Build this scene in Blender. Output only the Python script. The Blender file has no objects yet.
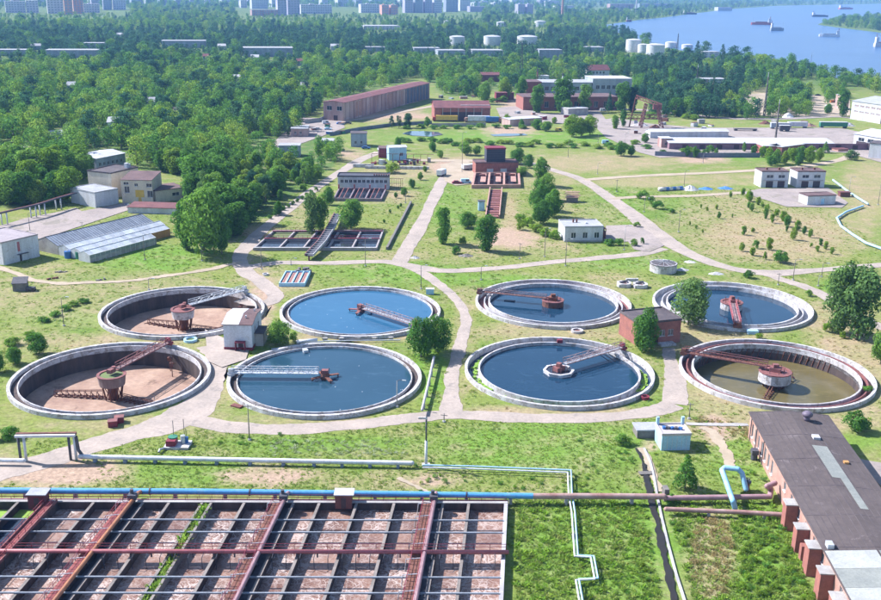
import bpy, math, random
import numpy as np
from mathutils import Vector, Matrix

# ------------------------------------------------------------------ camera, sky, sun, exposure
scene = bpy.context.scene
PITCH, ROLL, FOC, CAMH = math.radians(17.665), math.radians(0.683), 985.0, 81.9
cam_d = bpy.data.cameras.new("camera")
cam = bpy.data.objects.new("camera", cam_d)
scene.collection.objects.link(cam)
cam_d.sensor_fit = 'HORIZONTAL'; cam_d.sensor_width = 36.0
cam_d.lens = FOC / 881.0 * 36.0
cam_d.clip_start = 0.5; cam_d.clip_end = 60000.0
cam.matrix_world = (Matrix.Translation((0, 0, CAMH)) @ Matrix.Rotation(math.pi / 2 - PITCH, 4, 'X')
                    @ Matrix.Rotation(ROLL, 4, 'Z'))
scene.camera = cam

SUN_EL = math.radians(42.0)
SUN_AZ = Vector((-0.94, 0.341))            # where the sun stands, seen from the plant (x right, y away)
world = bpy.data.worlds.new("World"); scene.world = world; world.use_nodes = True
wn = world.node_tree; wn.nodes.clear()
sky = wn.nodes.new('ShaderNodeTexSky'); sky.sky_type = 'NISHITA'; sky.sun_disc = False
sky.sun_elevation = SUN_EL; sky.sun_rotation = math.atan2(SUN_AZ.x, SUN_AZ.y)
sky.altitude = 100; sky.air_density = 1.0; sky.dust_density = 0.6; sky.ozone_density = 1.6
bg = wn.nodes.new('ShaderNodeBackground'); bg.inputs['Strength'].default_value = 0.115
wo = wn.nodes.new('ShaderNodeOutputWorld')
wn.links.new(sky.outputs[0], bg.inputs[0]); wn.links.new(bg.outputs[0], wo.inputs[0])
sun_d = bpy.data.lights.new("sun", 'SUN'); sun_d.energy = 5.0; sun_d.angle = math.radians(0.5); sun_d.color = (1.0, 0.965, 0.95)
sun = bpy.data.objects.new("sun", sun_d); scene.collection.objects.link(sun)
sdir = Vector((-SUN_AZ.x * math.cos(SUN_EL), -SUN_AZ.y * math.cos(SUN_EL), -math.sin(SUN_EL)))
sun.rotation_euler = sdir.to_track_quat('-Z', 'Y').to_euler(); sun.location = (-200, 300, 300)
scene.view_settings.view_transform = 'Standard'; scene.view_settings.look = 'None'
scene.view_settings.exposure = 1.06; scene.view_settings.gamma = 1.0; scene.view_settings.use_curve_mapping = False
scene.render.engine = 'CYCLES'
cy = scene.cycles
cy.use_denoising = True
try: cy.denoiser = 'OPENIMAGEDENOISE'
except Exception: pass
cy.max_bounces = 5; cy.diffuse_bounces = 2; cy.glossy_bounces = 2; cy.transmission_bounces = 2; cy.volume_bounces = 0
cy.transparent_max_bounces = 4; cy.caustics_reflective = False; cy.caustics_refractive = False
cy.use_adaptive_sampling = True; cy.adaptive_threshold = 0.03

# ------------------------------------------------------------------ helpers
HAZE = 0.000098
rnd = random.Random(7)
COL = scene.collection
cp, sp, cr, sr = math.cos(PITCH), math.sin(PITCH), math.cos(ROLL), math.sin(ROLL)

def G(px, py, z=0.0):
    """survey point: where a mark of the photograph lies on the level z (metres)"""
    u, v = px - 440.5, py - 300.0
    a = (u * cr + v * sr) / FOC; b = (-u * sr + v * cr) / FOC
    dy = cp - b * sp; dz = -sp - b * cp
    t = (z - CAMH) / dz
    return Vector((a * t, dy * t, z))

def G2(px, py, z=0.0):
    g = G(px, py, z); return (g.x, g.y)

def project(x, y, z=0.0):
    zz = z - CAMH
    zc = y * cp - zz * sp; yc = -zz * cp - y * sp
    u = FOC * x / zc; v = FOC * yc / zc
    return 440.5 + u * cr - v * sr, 300 + u * sr + v * cr, zc

def mpp(px, py):
    """metres per photo pixel at that ground point"""
    g = G(px, py); return (g.y * cp + CAMH * sp) / FOC

def tag(o, label=None, cat=None, group=None, kind=None):
    if label: o['label'] = label
    if cat: o['category'] = cat
    if group: o['group'] = group
    if kind: o['kind'] = kind
    return o

def thing(name, label, cat, loc=(0, 0, 0), rz=0.0, group=None):
    o = bpy.data.objects.new(name, None); COL.objects.link(o)
    o.location = loc; o.rotation_euler = (0, 0, rz); o.empty_display_size = 0.5
    return tag(o, label, cat, group)

class MB:
    def __init__(s): s.v = []; s.f = []; s.mi = []; s.cur = 0
    def add(s, vs, fs):
        n = len(s.v); s.v.extend([tuple(p) for p in vs])
        for f in fs: s.f.append([i + n for i in f]); s.mi.append(s.cur)
        return s
    def box(s, x0, x1, y0, y1, z0, z1):
        return s.add([(x0,y0,z0),(x1,y0,z0),(x1,y1,z0),(x0,y1,z0),(x0,y0,z1),(x1,y0,z1),(x1,y1,z1),(x0,y1,z1)],
                     [(0,3,2,1),(4,5,6,7),(0,1,5,4),(1,2,6,5),(2,3,7,6),(3,0,4,7)])
    def cbox(s, c, sx, sy, sz, a=0.0):
        ca, sa = math.cos(a), math.sin(a); vs = []
        for dz in (0, sz):
            for dx, dy in ((-.5,-.5),(.5,-.5),(.5,.5),(-.5,.5)):
                x, y = dx * sx, dy * sy
                vs.append((c[0] + x*ca - y*sa, c[1] + x*sa + y*ca, c[2] + dz))
        return s.add(vs, [(0,3,2,1),(4,5,6,7),(0,1,5,4),(1,2,6,5),(2,3,7,6),(3,0,4,7)])
    def bar(s, p, q, w, h=None):
        """beam of rectangular section between two points (centre line)"""
        h = w if h is None else h
        p, q = Vector(p), Vector(q); d = (q - p)
        if d.length < 1e-6: return s
        d.normalize()
        up = Vector((0, 0, 1)) if abs(d.z) < 0.95 else Vector((0, 1, 0))
        sx = d.cross(up).normalized() * (w / 2); sy = sx.cross(d).normalized() * (h / 2)
        vs = [e + a * sx + b * sy for e in (p, q) for a, b in ((-1,-1),(1,-1),(1,1),(-1,1))]
        return s.add(vs, [(0,1,2,3),(7,6,5,4),(0,4,5,1),(1,5,6,2),(2,6,7,3),(3,7,4,0)])
    def tube(s, p, q, r, n=8, r2=None, caps=True):
        r2 = r if r2 is None else r2
        p, q = Vector(p), Vector(q); d = (q - p)
        if d.length < 1e-6: return s
        d.normalize()
        up = Vector((0, 0, 1)) if abs(d.z) < 0.95 else Vector((0, 1, 0))
        a = d.cross(up).normalized(); b = a.cross(d).normalized()
        vs = []
        for e, rr in ((p, r), (q, r2)):
            for i in range(n):
                t = 2 * math.pi * i / n
                vs.append(e + (a * math.cos(t) + b * math.sin(t)) * rr)
        fs = [(i, (i+1) % n, n + (i+1) % n, n + i) for i in range(n)]
        if caps: fs += [tuple(range(n))[::-1], tuple(range(n, 2*n))]
        return s.add(vs, fs)
    def path(s, pts, r, n=10):
        for i in range(len(pts) - 1): s.tube(pts[i], pts[i+1], r, n, caps=False)
        return s
    def lathe(s, prof, n=64, c=(0, 0), closed=False):
        """prof: list of (radius, z)"""
        vs = [(c[0] + r * math.cos(2*math.pi*i/n), c[1] + r * math.sin(2*math.pi*i/n), z) for r, z in prof for i in range(n)]
        k = len(prof); fs = []
        for j in range(k - (0 if closed else 1)):
            j2 = (j + 1) % k
            for i in range(n):
                i2 = (i + 1) % n
                fs.append((j*n+i, j*n+i2, j2*n+i2, j2*n+i))
        return s.add(vs, fs)
    def ring(s, r0, r1, z0, z1, n=96, c=(0, 0)):
        return s.lathe([(r0, z0), (r1, z0), (r1, z1), (r0, z1)], n, c, True)
    def disc(s, r, z, n=64, c=(0, 0)):
        return s.add([(c[0] + r*math.cos(2*math.pi*i/n), c[1] + r*math.sin(2*math.pi*i/n), z) for i in range(n)], [tuple(range(n))])
    def drum(s, r, z0, z1, n=24, c=(0, 0), r2=None):
        r2 = r if r2 is None else r2
        return s.tube((c[0], c[1], z0), (c[0], c[1], z1), r, n, r2)
    def prism(s, poly, z0, z1):
        n = len(poly)
        vs = [(p[0], p[1], z0) for p in poly] + [(p[0], p[1], z1) for p in poly]
        fs = [tuple(range(n))[::-1], tuple(range(n, 2*n))] + [(i, (i+1) % n, n + (i+1) % n, n + i) for i in range(n)]
        return s.add(vs, fs)
    def quad(s, a, b, c, d): return s.add([a, b, c, d], [(0, 1, 2, 3)])
    def mesh(s, name, mats, smooth=False):
        me = bpy.data.meshes.new(name); me.from_pydata(s.v, [], s.f)
        for m in (mats if isinstance(mats, (list, tuple)) else [mats]): me.materials.append(m)
        if len(me.materials) > 1: me.polygons.foreach_set('material_index', s.mi)
        if smooth: me.polygons.foreach_set('use_smooth', [True] * len(me.polygons))
        me.update(); return me
    def build(s, name, mats, parent=None, loc=(0, 0, 0), rz=0.0, smooth=False):
        import bmesh
        me = s.mesh(name, mats, smooth)
        bm = bmesh.new(); bm.from_mesh(me); bmesh.ops.recalc_face_normals(bm, faces=bm.faces); bm.to_mesh(me); bm.free()
        o = bpy.data.objects.new(name, me); COL.objects.link(o)
        o.location = loc; o.rotation_euler = (0, 0, rz)
        if parent: o.parent = parent
        return o

def inst(name, me, parent=None, loc=(0, 0, 0), rot=(0, 0, 0), scl=(1, 1, 1)):
    o = bpy.data.objects.new(name, me); COL.objects.link(o)
    o.location = loc; o.rotation_euler = rot; o.scale = scl
    if parent: o.parent = parent
    return o

# ------------------------------------------------------------------ materials
def nd(nt, t, **kw):
    n = nt.nodes.new(t)
    for k, v in kw.items(): setattr(n, k, v)
    return n

MATS = {}
def M(name, col, col2=None, scale=0.6, rough=0.8, metal=0.0, bump=0.0, detail=6.0, fine=None, spec=0.3, streak=False, obj_rand=0.0, patch=None):
    """weathered paint / concrete / metal: two tones mixed by noise, with fine grain and relief"""
    if name in MATS: return MATS[name]
    m = bpy.data.materials.new(name); m.use_nodes = True; nt = m.node_tree
    b = nt.nodes['Principled BSDF']
    b.inputs['Roughness'].default_value = rough; b.inputs['Metallic'].default_value = metal
    b.inputs['Specular IOR Level'].default_value = spec
    if col2 is None: col2 = tuple(c * 0.72 for c in col)
    geo = nd(nt, 'ShaderNodeNewGeometry')
    mp = nd(nt, 'ShaderNodeMapping'); nt.links.new(geo.outputs['Position'], mp.inputs['Vector'])
    if streak: mp.inputs['Scale'].default_value = (1.0, 1.0, 0.18)
    n1 = nd(nt, 'ShaderNodeTexNoise'); n1.inputs['Scale'].default_value = scale; n1.inputs['Detail'].default_value = detail
    n1.inputs['Roughness'].default_value = 0.65
    nt.links.new(mp.outputs[0], n1.inputs['Vector'])
    rp = nd(nt, 'ShaderNodeMapRange'); rp.inputs['From Min'].default_value = 0.36; rp.inputs['From Max'].default_value = 0.66
    nt.links.new(n1.outputs['Fac'], rp.inputs['Value'])
    mx = nd(nt, 'ShaderNodeMix', data_type='RGBA')
    mx.inputs['A'].default_value = (*col, 1); mx.inputs['B'].default_value = (*col2, 1)
    nt.links.new(rp.outputs[0], mx.inputs['Factor'])
    if patch:                                   # worn patches and stains with edges of their own: (colour, size, share)
        n3 = nd(nt, 'ShaderNodeTexNoise'); n3.inputs['Scale'].default_value = patch[1]; n3.inputs['Detail'].default_value = 8; n3.inputs['Roughness'].default_value = .75
        n3.inputs['Distortion'].default_value = .6; nt.links.new(geo.outputs['Position'], n3.inputs['Vector'])
        r3 = nd(nt, 'ShaderNodeMapRange'); r3.inputs['From Min'].default_value = .62 - patch[2]; r3.inputs['From Max'].default_value = .68 - patch[2]; r3.inputs['To Max'].default_value = .8
        nt.links.new(n3.outputs['Fac'], r3.inputs['Value'])
        m3 = nd(nt, 'ShaderNodeMix', data_type='RGBA'); nt.links.new(mx.outputs['Result'], m3.inputs['A']); m3.inputs['B'].default_value = (*patch[0], 1); nt.links.new(r3.outputs[0], m3.inputs['Factor']); mx = m3
    n2 = nd(nt, 'ShaderNodeTexNoise'); n2.inputs['Scale'].default_value = fine or scale * 7; n2.inputs['Detail'].default_value = 3
    nt.links.new(geo.outputs['Position'], n2.inputs['Vector'])
    r2 = nd(nt, 'ShaderNodeMapRange'); r2.inputs['To Min'].default_value = 0.72; r2.inputs['To Max'].default_value = 1.25
    nt.links.new(n2.outputs['Fac'], r2.inputs['Value'])
    ml = nd(nt, 'ShaderNodeMix', data_type='RGBA', blend_type='MULTIPLY'); ml.inputs['Factor'].default_value = 1.0
    nt.links.new(mx.outputs['Result'], ml.inputs['A'])
    fac = r2.outputs[0]
    if obj_rand:
        oi = nd(nt, 'ShaderNodeObjectInfo')
        ro = nd(nt, 'ShaderNodeMapRange'); ro.inputs['To Min'].default_value = 1 - obj_rand; ro.inputs['To Max'].default_value = 1 + obj_rand
        nt.links.new(oi.outputs['Random'], ro.inputs['Value'])
        mm = nd(nt, 'ShaderNodeMath', operation='MULTIPLY'); nt.links.new(fac, mm.inputs[0]); nt.links.new(ro.outputs[0], mm.inputs[1]); fac = mm.outputs[0]
    cmb = nd(nt, 'ShaderNodeCombineColor')
    for i in range(3): nt.links.new(fac, cmb.inputs[i])
    nt.links.new(cmb.outputs[0], ml.inputs['B'])
    nt.links.new(ml.outputs['Result'], b.inputs['Base Color'])
    if bump:
        bp = nd(nt, 'ShaderNodeBump'); bp.inputs['Strength'].default_value = bump; bp.inputs['Distance'].default_value = 0.1
        nt.links.new(n2.outputs['Fac'], bp.inputs['Height']); nt.links.new(bp.outputs[0], b.inputs['Normal'])
    MATS[name] = m
    return m

def water_mat(name, col, col2, rough=0.06, scale=0.05, bump=0.03, bscale=1.2, scum=None, stretch=None):
    m = bpy.data.materials.new(name); m.use_nodes = True; nt = m.node_tree; b = nt.nodes['Principled BSDF']
    b.inputs['Roughness'].default_value = rough; b.inputs['IOR'].default_value = 1.33; b.inputs['Specular IOR Level'].default_value = 0.5
    geo = nd(nt, 'ShaderNodeNewGeometry')
    n = nd(nt, 'ShaderNodeTexNoise'); n.inputs['Scale'].default_value = scale; n.inputs['Detail'].default_value = 4
    nt.links.new(geo.outputs['Position'], n.inputs['Vector'])
    mx = nd(nt, 'ShaderNodeMix', data_type='RGBA'); mx.inputs['A'].default_value = (*col, 1); mx.inputs['B'].default_value = (*col2, 1)
    rp = nd(nt, 'ShaderNodeMapRange'); rp.inputs['From Min'].default_value = 0.35; rp.inputs['From Max'].default_value = 0.65
    nt.links.new(n.outputs['Fac'], rp.inputs['Value']); nt.links.new(rp.outputs[0], mx.inputs['Factor'])
    if scum:                                    # thin drifting scum or wind streaks: (colour, scale, threshold)
        mp = nd(nt, 'ShaderNodeMapping'); mp.inputs['Scale'].default_value = stretch or (1, 3, 1); mp.inputs['Rotation'].default_value = (0, 0, .5); nt.links.new(geo.outputs['Position'], mp.inputs['Vector'])
        n3 = nd(nt, 'ShaderNodeTexNoise'); n3.inputs['Scale'].default_value = scum[1]; n3.inputs['Detail'].default_value = 9; n3.inputs['Roughness'].default_value = .7; n3.inputs['Distortion'].default_value = 1.2; nt.links.new(mp.outputs[0], n3.inputs['Vector'])
        r3 = nd(nt, 'ShaderNodeMapRange'); r3.inputs['From Min'].default_value = scum[2]; r3.inputs['From Max'].default_value = scum[2] + .14; r3.inputs['To Max'].default_value = .45; nt.links.new(n3.outputs['Fac'], r3.inputs['Value'])
        m3 = nd(nt, 'ShaderNodeMix', data_type='RGBA'); nt.links.new(mx.outputs['Result'], m3.inputs['A']); m3.inputs['B'].default_value = (*scum[0], 1); nt.links.new(r3.outputs[0], m3.inputs['Factor']); mx = m3
    nt.links.new(mx.outputs['Result'], b.inputs['Base Color'])
    n2 = nd(nt, 'ShaderNodeTexNoise'); n2.inputs['Scale'].default_value = bscale; n2.inputs['Detail'].default_value = 3
    nt.links.new(geo.outputs['Position'], n2.inputs['Vector'])
    bp = nd(nt, 'ShaderNodeBump'); bp.inputs['Strength'].default_value = bump; bp.inputs['Distance'].default_value = 0.2
    nt.links.new(n2.outputs['Fac'], bp.inputs['Height']); nt.links.new(bp.outputs[0], b.inputs['Normal'])
    return m

def leaf_mat(name, c1, c2, c3, sat=1.0):
    """foliage: three greens picked per tree and per leaf clump, thin leaves let light through"""
    m = bpy.data.materials.new(name); m.use_nodes = True; nt = m.node_tree; nt.nodes.clear()
    out = nd(nt, 'ShaderNodeOutputMaterial')
    oi = nd(nt, 'ShaderNodeObjectInfo')
    cr_ = nd(nt, 'ShaderNodeValToRGB'); e = cr_.color_ramp.elements
    e[0].color = (*c1, 1); e[1].color = (*c3, 1); k = cr_.color_ramp.elements.new(0.5); k.color = (*c2, 1)
    nt.links.new(oi.outputs['Random'], cr_.inputs['Fac'])
    geo = nd(nt, 'ShaderNodeNewGeometry')
    n = nd(nt, 'ShaderNodeTexNoise'); n.inputs['Scale'].default_value = 0.45; n.inputs['Detail'].default_value = 5; n.inputs['Roughness'].default_value = 0.7
    nt.links.new(geo.outputs['Position'], n.inputs['Vector'])
    rp = nd(nt, 'ShaderNodeMapRange'); rp.inputs['From Min'].default_value = 0.3; rp.inputs['From Max'].default_value = 0.7
    rp.inputs['To Min'].default_value = 0.62; rp.inputs['To Max'].default_value = 1.45
    nt.links.new(n.outputs['Fac'], rp.inputs['Value'])
    wn_ = nd(nt, 'ShaderNodeMath', operation='MULTIPLY_ADD')
    ri = nd(nt, 'ShaderNodeMath', operation='MULTIPLY_ADD'); ri.inputs[1].default_value = 0.6; ri.inputs[2].default_value = 0.7
    nt.links.new(geo.outputs['Random Per Island'], ri.inputs[0])
    nt.links.new(rp.outputs[0], wn_.inputs[0]); nt.links.new(ri.outputs[0], wn_.inputs[1]); wn_.inputs[2].default_value = 0
    cmb = nd(nt, 'ShaderNodeCombineColor')
    for i in range(3): nt.links.new(wn_.outputs[0], cmb.inputs[i])
    ml = nd(nt, 'ShaderNodeMix', data_type='RGBA', blend_type='MULTIPLY'); ml.inputs['Factor'].default_value = 1.0
    nt.links.new(cr_.outputs[0], ml.inputs['A']); nt.links.new(cmb.outputs[0], ml.inputs['B'])
    d = nd(nt, 'ShaderNodeBsdfDiffuse'); t = nd(nt, 'ShaderNodeBsdfTranslucent'); mixs = nd(nt, 'ShaderNodeMixShader'); mixs.inputs[0].default_value = 0.5
    nt.links.new(ml.outputs['Result'], d.inputs[0]); nt.links.new(ml.outputs['Result'], t.inputs[0])
    nt.links.new(d.outputs[0], mixs.inputs[1]); nt.links.new(t.outputs[0], mixs.inputs[2]); nt.links.new(mixs.outputs[0], out.inputs[0])
    return m

concrete = M('pale_concrete', (.46, .46, .49), (.31, .30, .315), .35, .85, bump=.15, fine=4)
concrete_w = M('whitewashed_concrete', (.58, .58, .62), (.34, .32, .33), .45, .85, bump=.2, fine=3.2, patch=((.22, .19, .165), .8, .10))
concrete_g = M('grey_concrete', (.40, .39, .38), (.27, .25, .25), .4, .9, bump=.2, fine=5)
concrete_d = M('stained_shaded_concrete', (.10, .074, .068), (.045, .036, .038), .5, .9, bump=.2, fine=4, streak=True)  # dark stain, with the shade of basin wall faces put into the colour
rust = M('rusty_steel', (.20, .085, .06), (.11, .05, .045), 1.2, .8, bump=.1)
rust_l = M('faded_red_steel', (.27, .105, .10), (.15, .07, .072), .8, .7, bump=.1)
pink_steel = M('weathered_pink_steel', (.38, .28, .29), (.20, .13, .13), 1.1, .65)
maroon = M('maroon_paint', (.24, .035, .06), (.16, .03, .045), 1.0, .6)
pinkred = M('walkway_red_paint', (.30, .085, .08), (.19, .06, .06), 1.4, .75)
orange_pipe = M('ochre_pipe', (.46, .20, .10), (.32, .13, .08), .9, .6)
mauve_pipe = M('mauve_pipe', (.38, .24, .26), (.29, .17, .19), .8, .55)
redpipe = M('red_pipe', (.42, .13, .15), (.30, .10, .11), .9, .5)
steel = M('galvanised_steel', (.52, .55, .60), (.40, .42, .46), 1.0, .5, .3)
steel_d = M('dark_steel', (.09, .09, .11), (.06, .06, .075), 1.0, .6)
white_paint = M('white_paint', (.62, .65, .70), (.47, .47, .50), .7, .6, patch=((.34, .27, .23), .7, .03))
blue_pipe = M('blue_pipe', (.10, .33, .62), (.07, .25, .50), .25, .5, fine=2.5, patch=((.16, .33, .50), .45, .06))
paleblue = M('pale_blue_paint', (.38, .60, .76), (.30, .48, .64), .5, .55)
pipe_rust = M('pink_rust_pipe', (.42, .30, .28), (.30, .16, .14), .35, .65)
brick = M('red_brick', (.33, .135, .11), (.23, .095, .085), .8, .9, bump=.2, fine=6)
brick_p = M('pink_brick', (.44, .27, .23), (.33, .185, .155), .5, .9, bump=.2, fine=5)
brick_d = M('dark_brick', (.20, .08, .07), (.14, .055, .05), .8, .9)
plaster_w = M('white_plaster', (.58, .60, .66), (.44, .44, .47), .35, .85, fine=3, streak=True, patch=((.36, .32, .31), .5, .03))
plaster_c = M('cream_plaster', (.66, .58, .48), (.52, .45, .38), .35, .85, fine=3, streak=True)
plaster_p = M('pinkish_panel_wall', (.50, .38, .36), (.29, .16, .15), .14, .85, fine=2, streak=True)
plaster_b = M('blue_grey_panel_wall', (.33, .38, .45), (.22, .25, .31), .2, .8, fine=2, streak=True)
roof_d = M('dark_felt_roof', (.065, .055, .065), (.125, .105, .11), .25, .9, fine=2.5)
roof_b = M('brown_felt_roof', (.15, .095, .095), (.10, .065, .07), .25, .9, fine=2.5)
roof_g = M('grey_roof', (.36, .37, .40), (.27, .28, .31), .3, .85, fine=3)
roof_l = M('light_roof', (.48, .49, .53), (.38, .38, .42), .3, .8, fine=3)
roof_r = M('red_iron_roof', (.19, .075, .075), (.12, .05, .055), .3, .7, fine=3)
roof_patch = M('grey_green_felt', (.25, .265, .25), (.19, .205, .20), .4, .9)
glass_d = M('window_glass', (.03, .04, .055), (.05, .06, .08), .8, .12, spec=.6)
frame_w = M('window_frame', (.6, .6, .62), (.5, .5, .52), 1, .6)
door_m = M('dark_door', (.055, .04, .05), (.08, .055, .06), 1, .6)
bark = M('bark', (.14, .11, .09), (.25, .23, .21), 2.5, .95)
wood_g = M('grey_wood', (.20, .185, .175), (.13, .12, .115), 1, .9)
yellow_p = M('yellow_paint', (.65, .42, .08), (.5, .33, .08), 1, .7)
orange_p = M('orange_wood', (.5, .26, .09), (.4, .2, .08), 1, .7)
green_p = M('green_paint', (.05, .22, .14), (.04, .16, .11), 1, .6)
blue_p = M('blue_paint', (.05, .16, .42), (.04, .12, .32), 1, .5)
tarp_b = M('blue_tarp', (.08, .22, .55), (.06, .16, .42), .7, .5, bump=.5, fine=1.5)
white_tarp = M('white_heap', (.65, .65, .68), (.45, .42, .42), .9, .8, bump=.5, fine=1.5)
road_m = M('worn_asphalt', (.39, .325, .285), (.285, .245, .22), .16, .95, fine=1.6, bump=.05, patch=((.24, .21, .195), .22, .05))
track_m = M('dusty_track', (.40, .325, .25), (.32, .265, .195), .15, .95, fine=1.2, bump=.1)
yard_m = M('pinkish_yard', (.33, .28, .26), (.25, .215, .205), .08, .95, fine=.9, patch=((.20, .18, .15), .1, .08))
sludge = M('dry_sludge_floor', (.40, .28, .215), (.27, .17, .13), .16, .95, fine=1.1, bump=.2, detail=8, patch=((.17, .11, .085), .11, .07))
earth_m = M('bare_earth', (.36, .26, .18), (.28, .2, .13), .3, .95, fine=1.5, bump=.2)
algae = M('bright_algae', (.22, .36, .05), (.17, .30, .05), .8, .6)
algae_d = M('channel_growth', (.12, .20, .05), (.16, .14, .10), .9, .9, bump=.4)
water_blue = water_mat('clear_blue_water', (.024, .098, .19), (.03, .112, .21), bump=.03, scum=((.10, .20, .30), .16, .56))
water_slate = water_mat('slate_blue_water', (.017, .052, .088), (.022, .062, .102), bump=.03, scum=((.07, .13, .19), .16, .56))
water_deep = water_mat('deep_blue_water', (.008, .033, .068), (.011, .040, .080), bump=.03, scum=((.05, .10, .15), .16, .56))
water_olive = water_mat('olive_shallow_water', (.135, .11, .045), (.105, .088, .04), rough=.2, scale=.12, scum=((.24, .20, .12), .2, .54))
water_dark = water_mat('dark_water', (.02, .03, .05), (.035, .04, .055))
water_pond = water_mat('pond_water', (.04, .075, .12), (.05, .085, .12))
water_river = water_mat('river_water', (.042, .11, .25), (.034, .092, .215), rough=.3, scale=.004, bump=.25, bscale=.12, scum=((.09, .17, .31), .004, .5), stretch=(1, 5, 1))

# ------------------------------------------------------------------ ground
def mirror_steps(a, first, ratio, end):
    out = []; st = first
    while a < end: a += st; st *= ratio; out.append(a)
    return out
fx = list(np.arange(-190, 190.1, 2.5)); ox = mirror_steps(190, 4, 1.28, 15000)
XS = np.array([-v for v in ox[::-1]] + fx + ox)
fy = list(np.arange(95, 430.1, 2.5)); oy = mirror_steps(430, 4, 1.12, 15000)
YS = np.array([-600, -300, -120, -20, 30, 60, 80] + fy + oy)

PAINT = [  # px centre, px radii, strength, channel: 0 dry grass, 1 lush grass, 2 bare earth
 (45,472,80,15,.95,2),(100,470,40,12,.6,2),(262,476,50,9,.75,2),(425,482,32,7,.8,2),(405,487,40,5,.5,2),(330,478,60,8,.5,0),
 (60,300,95,26,.45,0),(150,285,70,12,.45,0),(120,343,120,9,.75,0),(212,395,26,34,.6,0),(262,300,16,32,.7,2),(350,337,95,6,.9,0),(140,425,60,9,.6,0),
 (550,332,95,10,.75,0),(462,350,13,45,.45,0),(560,411,110,6,.95,0),(300,419,80,6,.7,0),(470,300,20,14,.5,0),(610,285,30,14,.5,0),
 (700,335,60,20,.9,0),(770,425,100,14,.9,0),(850,362,45,50,.9,0),(830,320,45,18,.75,0),(725,395,45,26,.8,0),(870,415,30,16,.6,0),
 (775,236,85,28,.95,0),(722,215,48,18,.65,0),(845,222,40,18,.55,0),(735,198,30,8,.6,0),(690,228,40,12,.4,0),
 (600,163,75,9,.85,0),(545,178,30,14,.5,0),(640,182,50,6,.7,0),(720,180,60,6,.6,0),(870,188,28,30,.75,0),(700,158,30,6,.8,2),
 (510,218,9,26,.9,0),(508,238,30,10,.85,2),(475,252,30,9,.6,0),(540,247,40,8,.6,0),(560,200,16,20,.5,0),(600,215,25,14,.4,0),
 (395,196,22,8,.9,0),(380,180,40,14,.6,0),(410,172,30,8,.8,0),(305,212,22,12,.6,0),(260,232,26,9,.8,0),(395,256,40,5,.6,0),(285,283,30,12,.7,0),(300,300,12,10,.5,0),
 (450,167,22,9,.9,2),(510,131,32,4,.9,2),(520,103,26,5,.9,2),(390,116,45,6,.9,2),(345,155,20,6,.6,2),(470,158,60,4,.5,0),
 (712,558,26,48,.85,0),(715,430,14,16,.8,2),(650,455,4,24,.7,2),(560,452,60,20,.2,0),(690,490,20,6,.5,0),(760,100,30,10,.8,2),
 (20,300,30,6,.5,0),(215,240,24,8,.5,0),(40,270,50,6,.4,0),(170,293,40,6,.6,0),(248,255,14,14,.6,0),
 (160,258,44,13,1.1,1),(120,262,30,8,.6,1),(330,443,110,9,.7,1),(545,447,110,26,.9,1),(605,545,95,60,.8,1),(745,460,50,30,.6,1),(400,272,60,10,.8,1),(330,272,60,6,.4,1),
 (490,280,70,6,.7,1),(560,137,140,6,1.,1),(450,208,26,24,.6,1),(845,286,28,8,1.,1),(620,205,30,24,.5,1),(680,208,24,10,.5,1),(180,470,70,16,.6,1),(630,263,60,7,.6,1),
 (430,370,18,40,.9,1),(740,155,90,5,.9,1),(760,560,50,60,.9,1),(860,440,30,10,.6,1),(440,138,60,4,.8,1),(60,318,50,9,.5,1)]

def ground_paint(X, Y):
    px, py, zc = project(X, Y, 0.0)
    ok = Y > 60
    ch = np.zeros((3,) + X.shape)
    for cx, cy_, rx, ry, s, c in PAINT:
        d = ((px - cx) / rx) ** 2 + ((py - cy_) / ry) ** 2
        s_ = s * (.72 if c == 0 else 1.0)
        ch[c] = np.maximum(ch[c], np.where(ok, s_ * np.clip(1.35 - d * 0.9, 0, 1), 0))
    return ch

gx, gy = np.meshgrid(XS, YS)
nx, ny = len(XS), len(YS)
gv = np.stack([gx.ravel(), gy.ravel(), np.zeros(gx.size)], -1)
idx = np.arange(nx * ny).reshape(ny, nx)
gf = np.stack([idx[:-1, :-1].ravel(), idx[:-1, 1:].ravel(), idx[1:, 1:].ravel(), idx[1:, :-1].ravel()], -1)
# cells that lie under the sunken tanks and basins are left open
def tank_hole(x, y): return False

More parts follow.
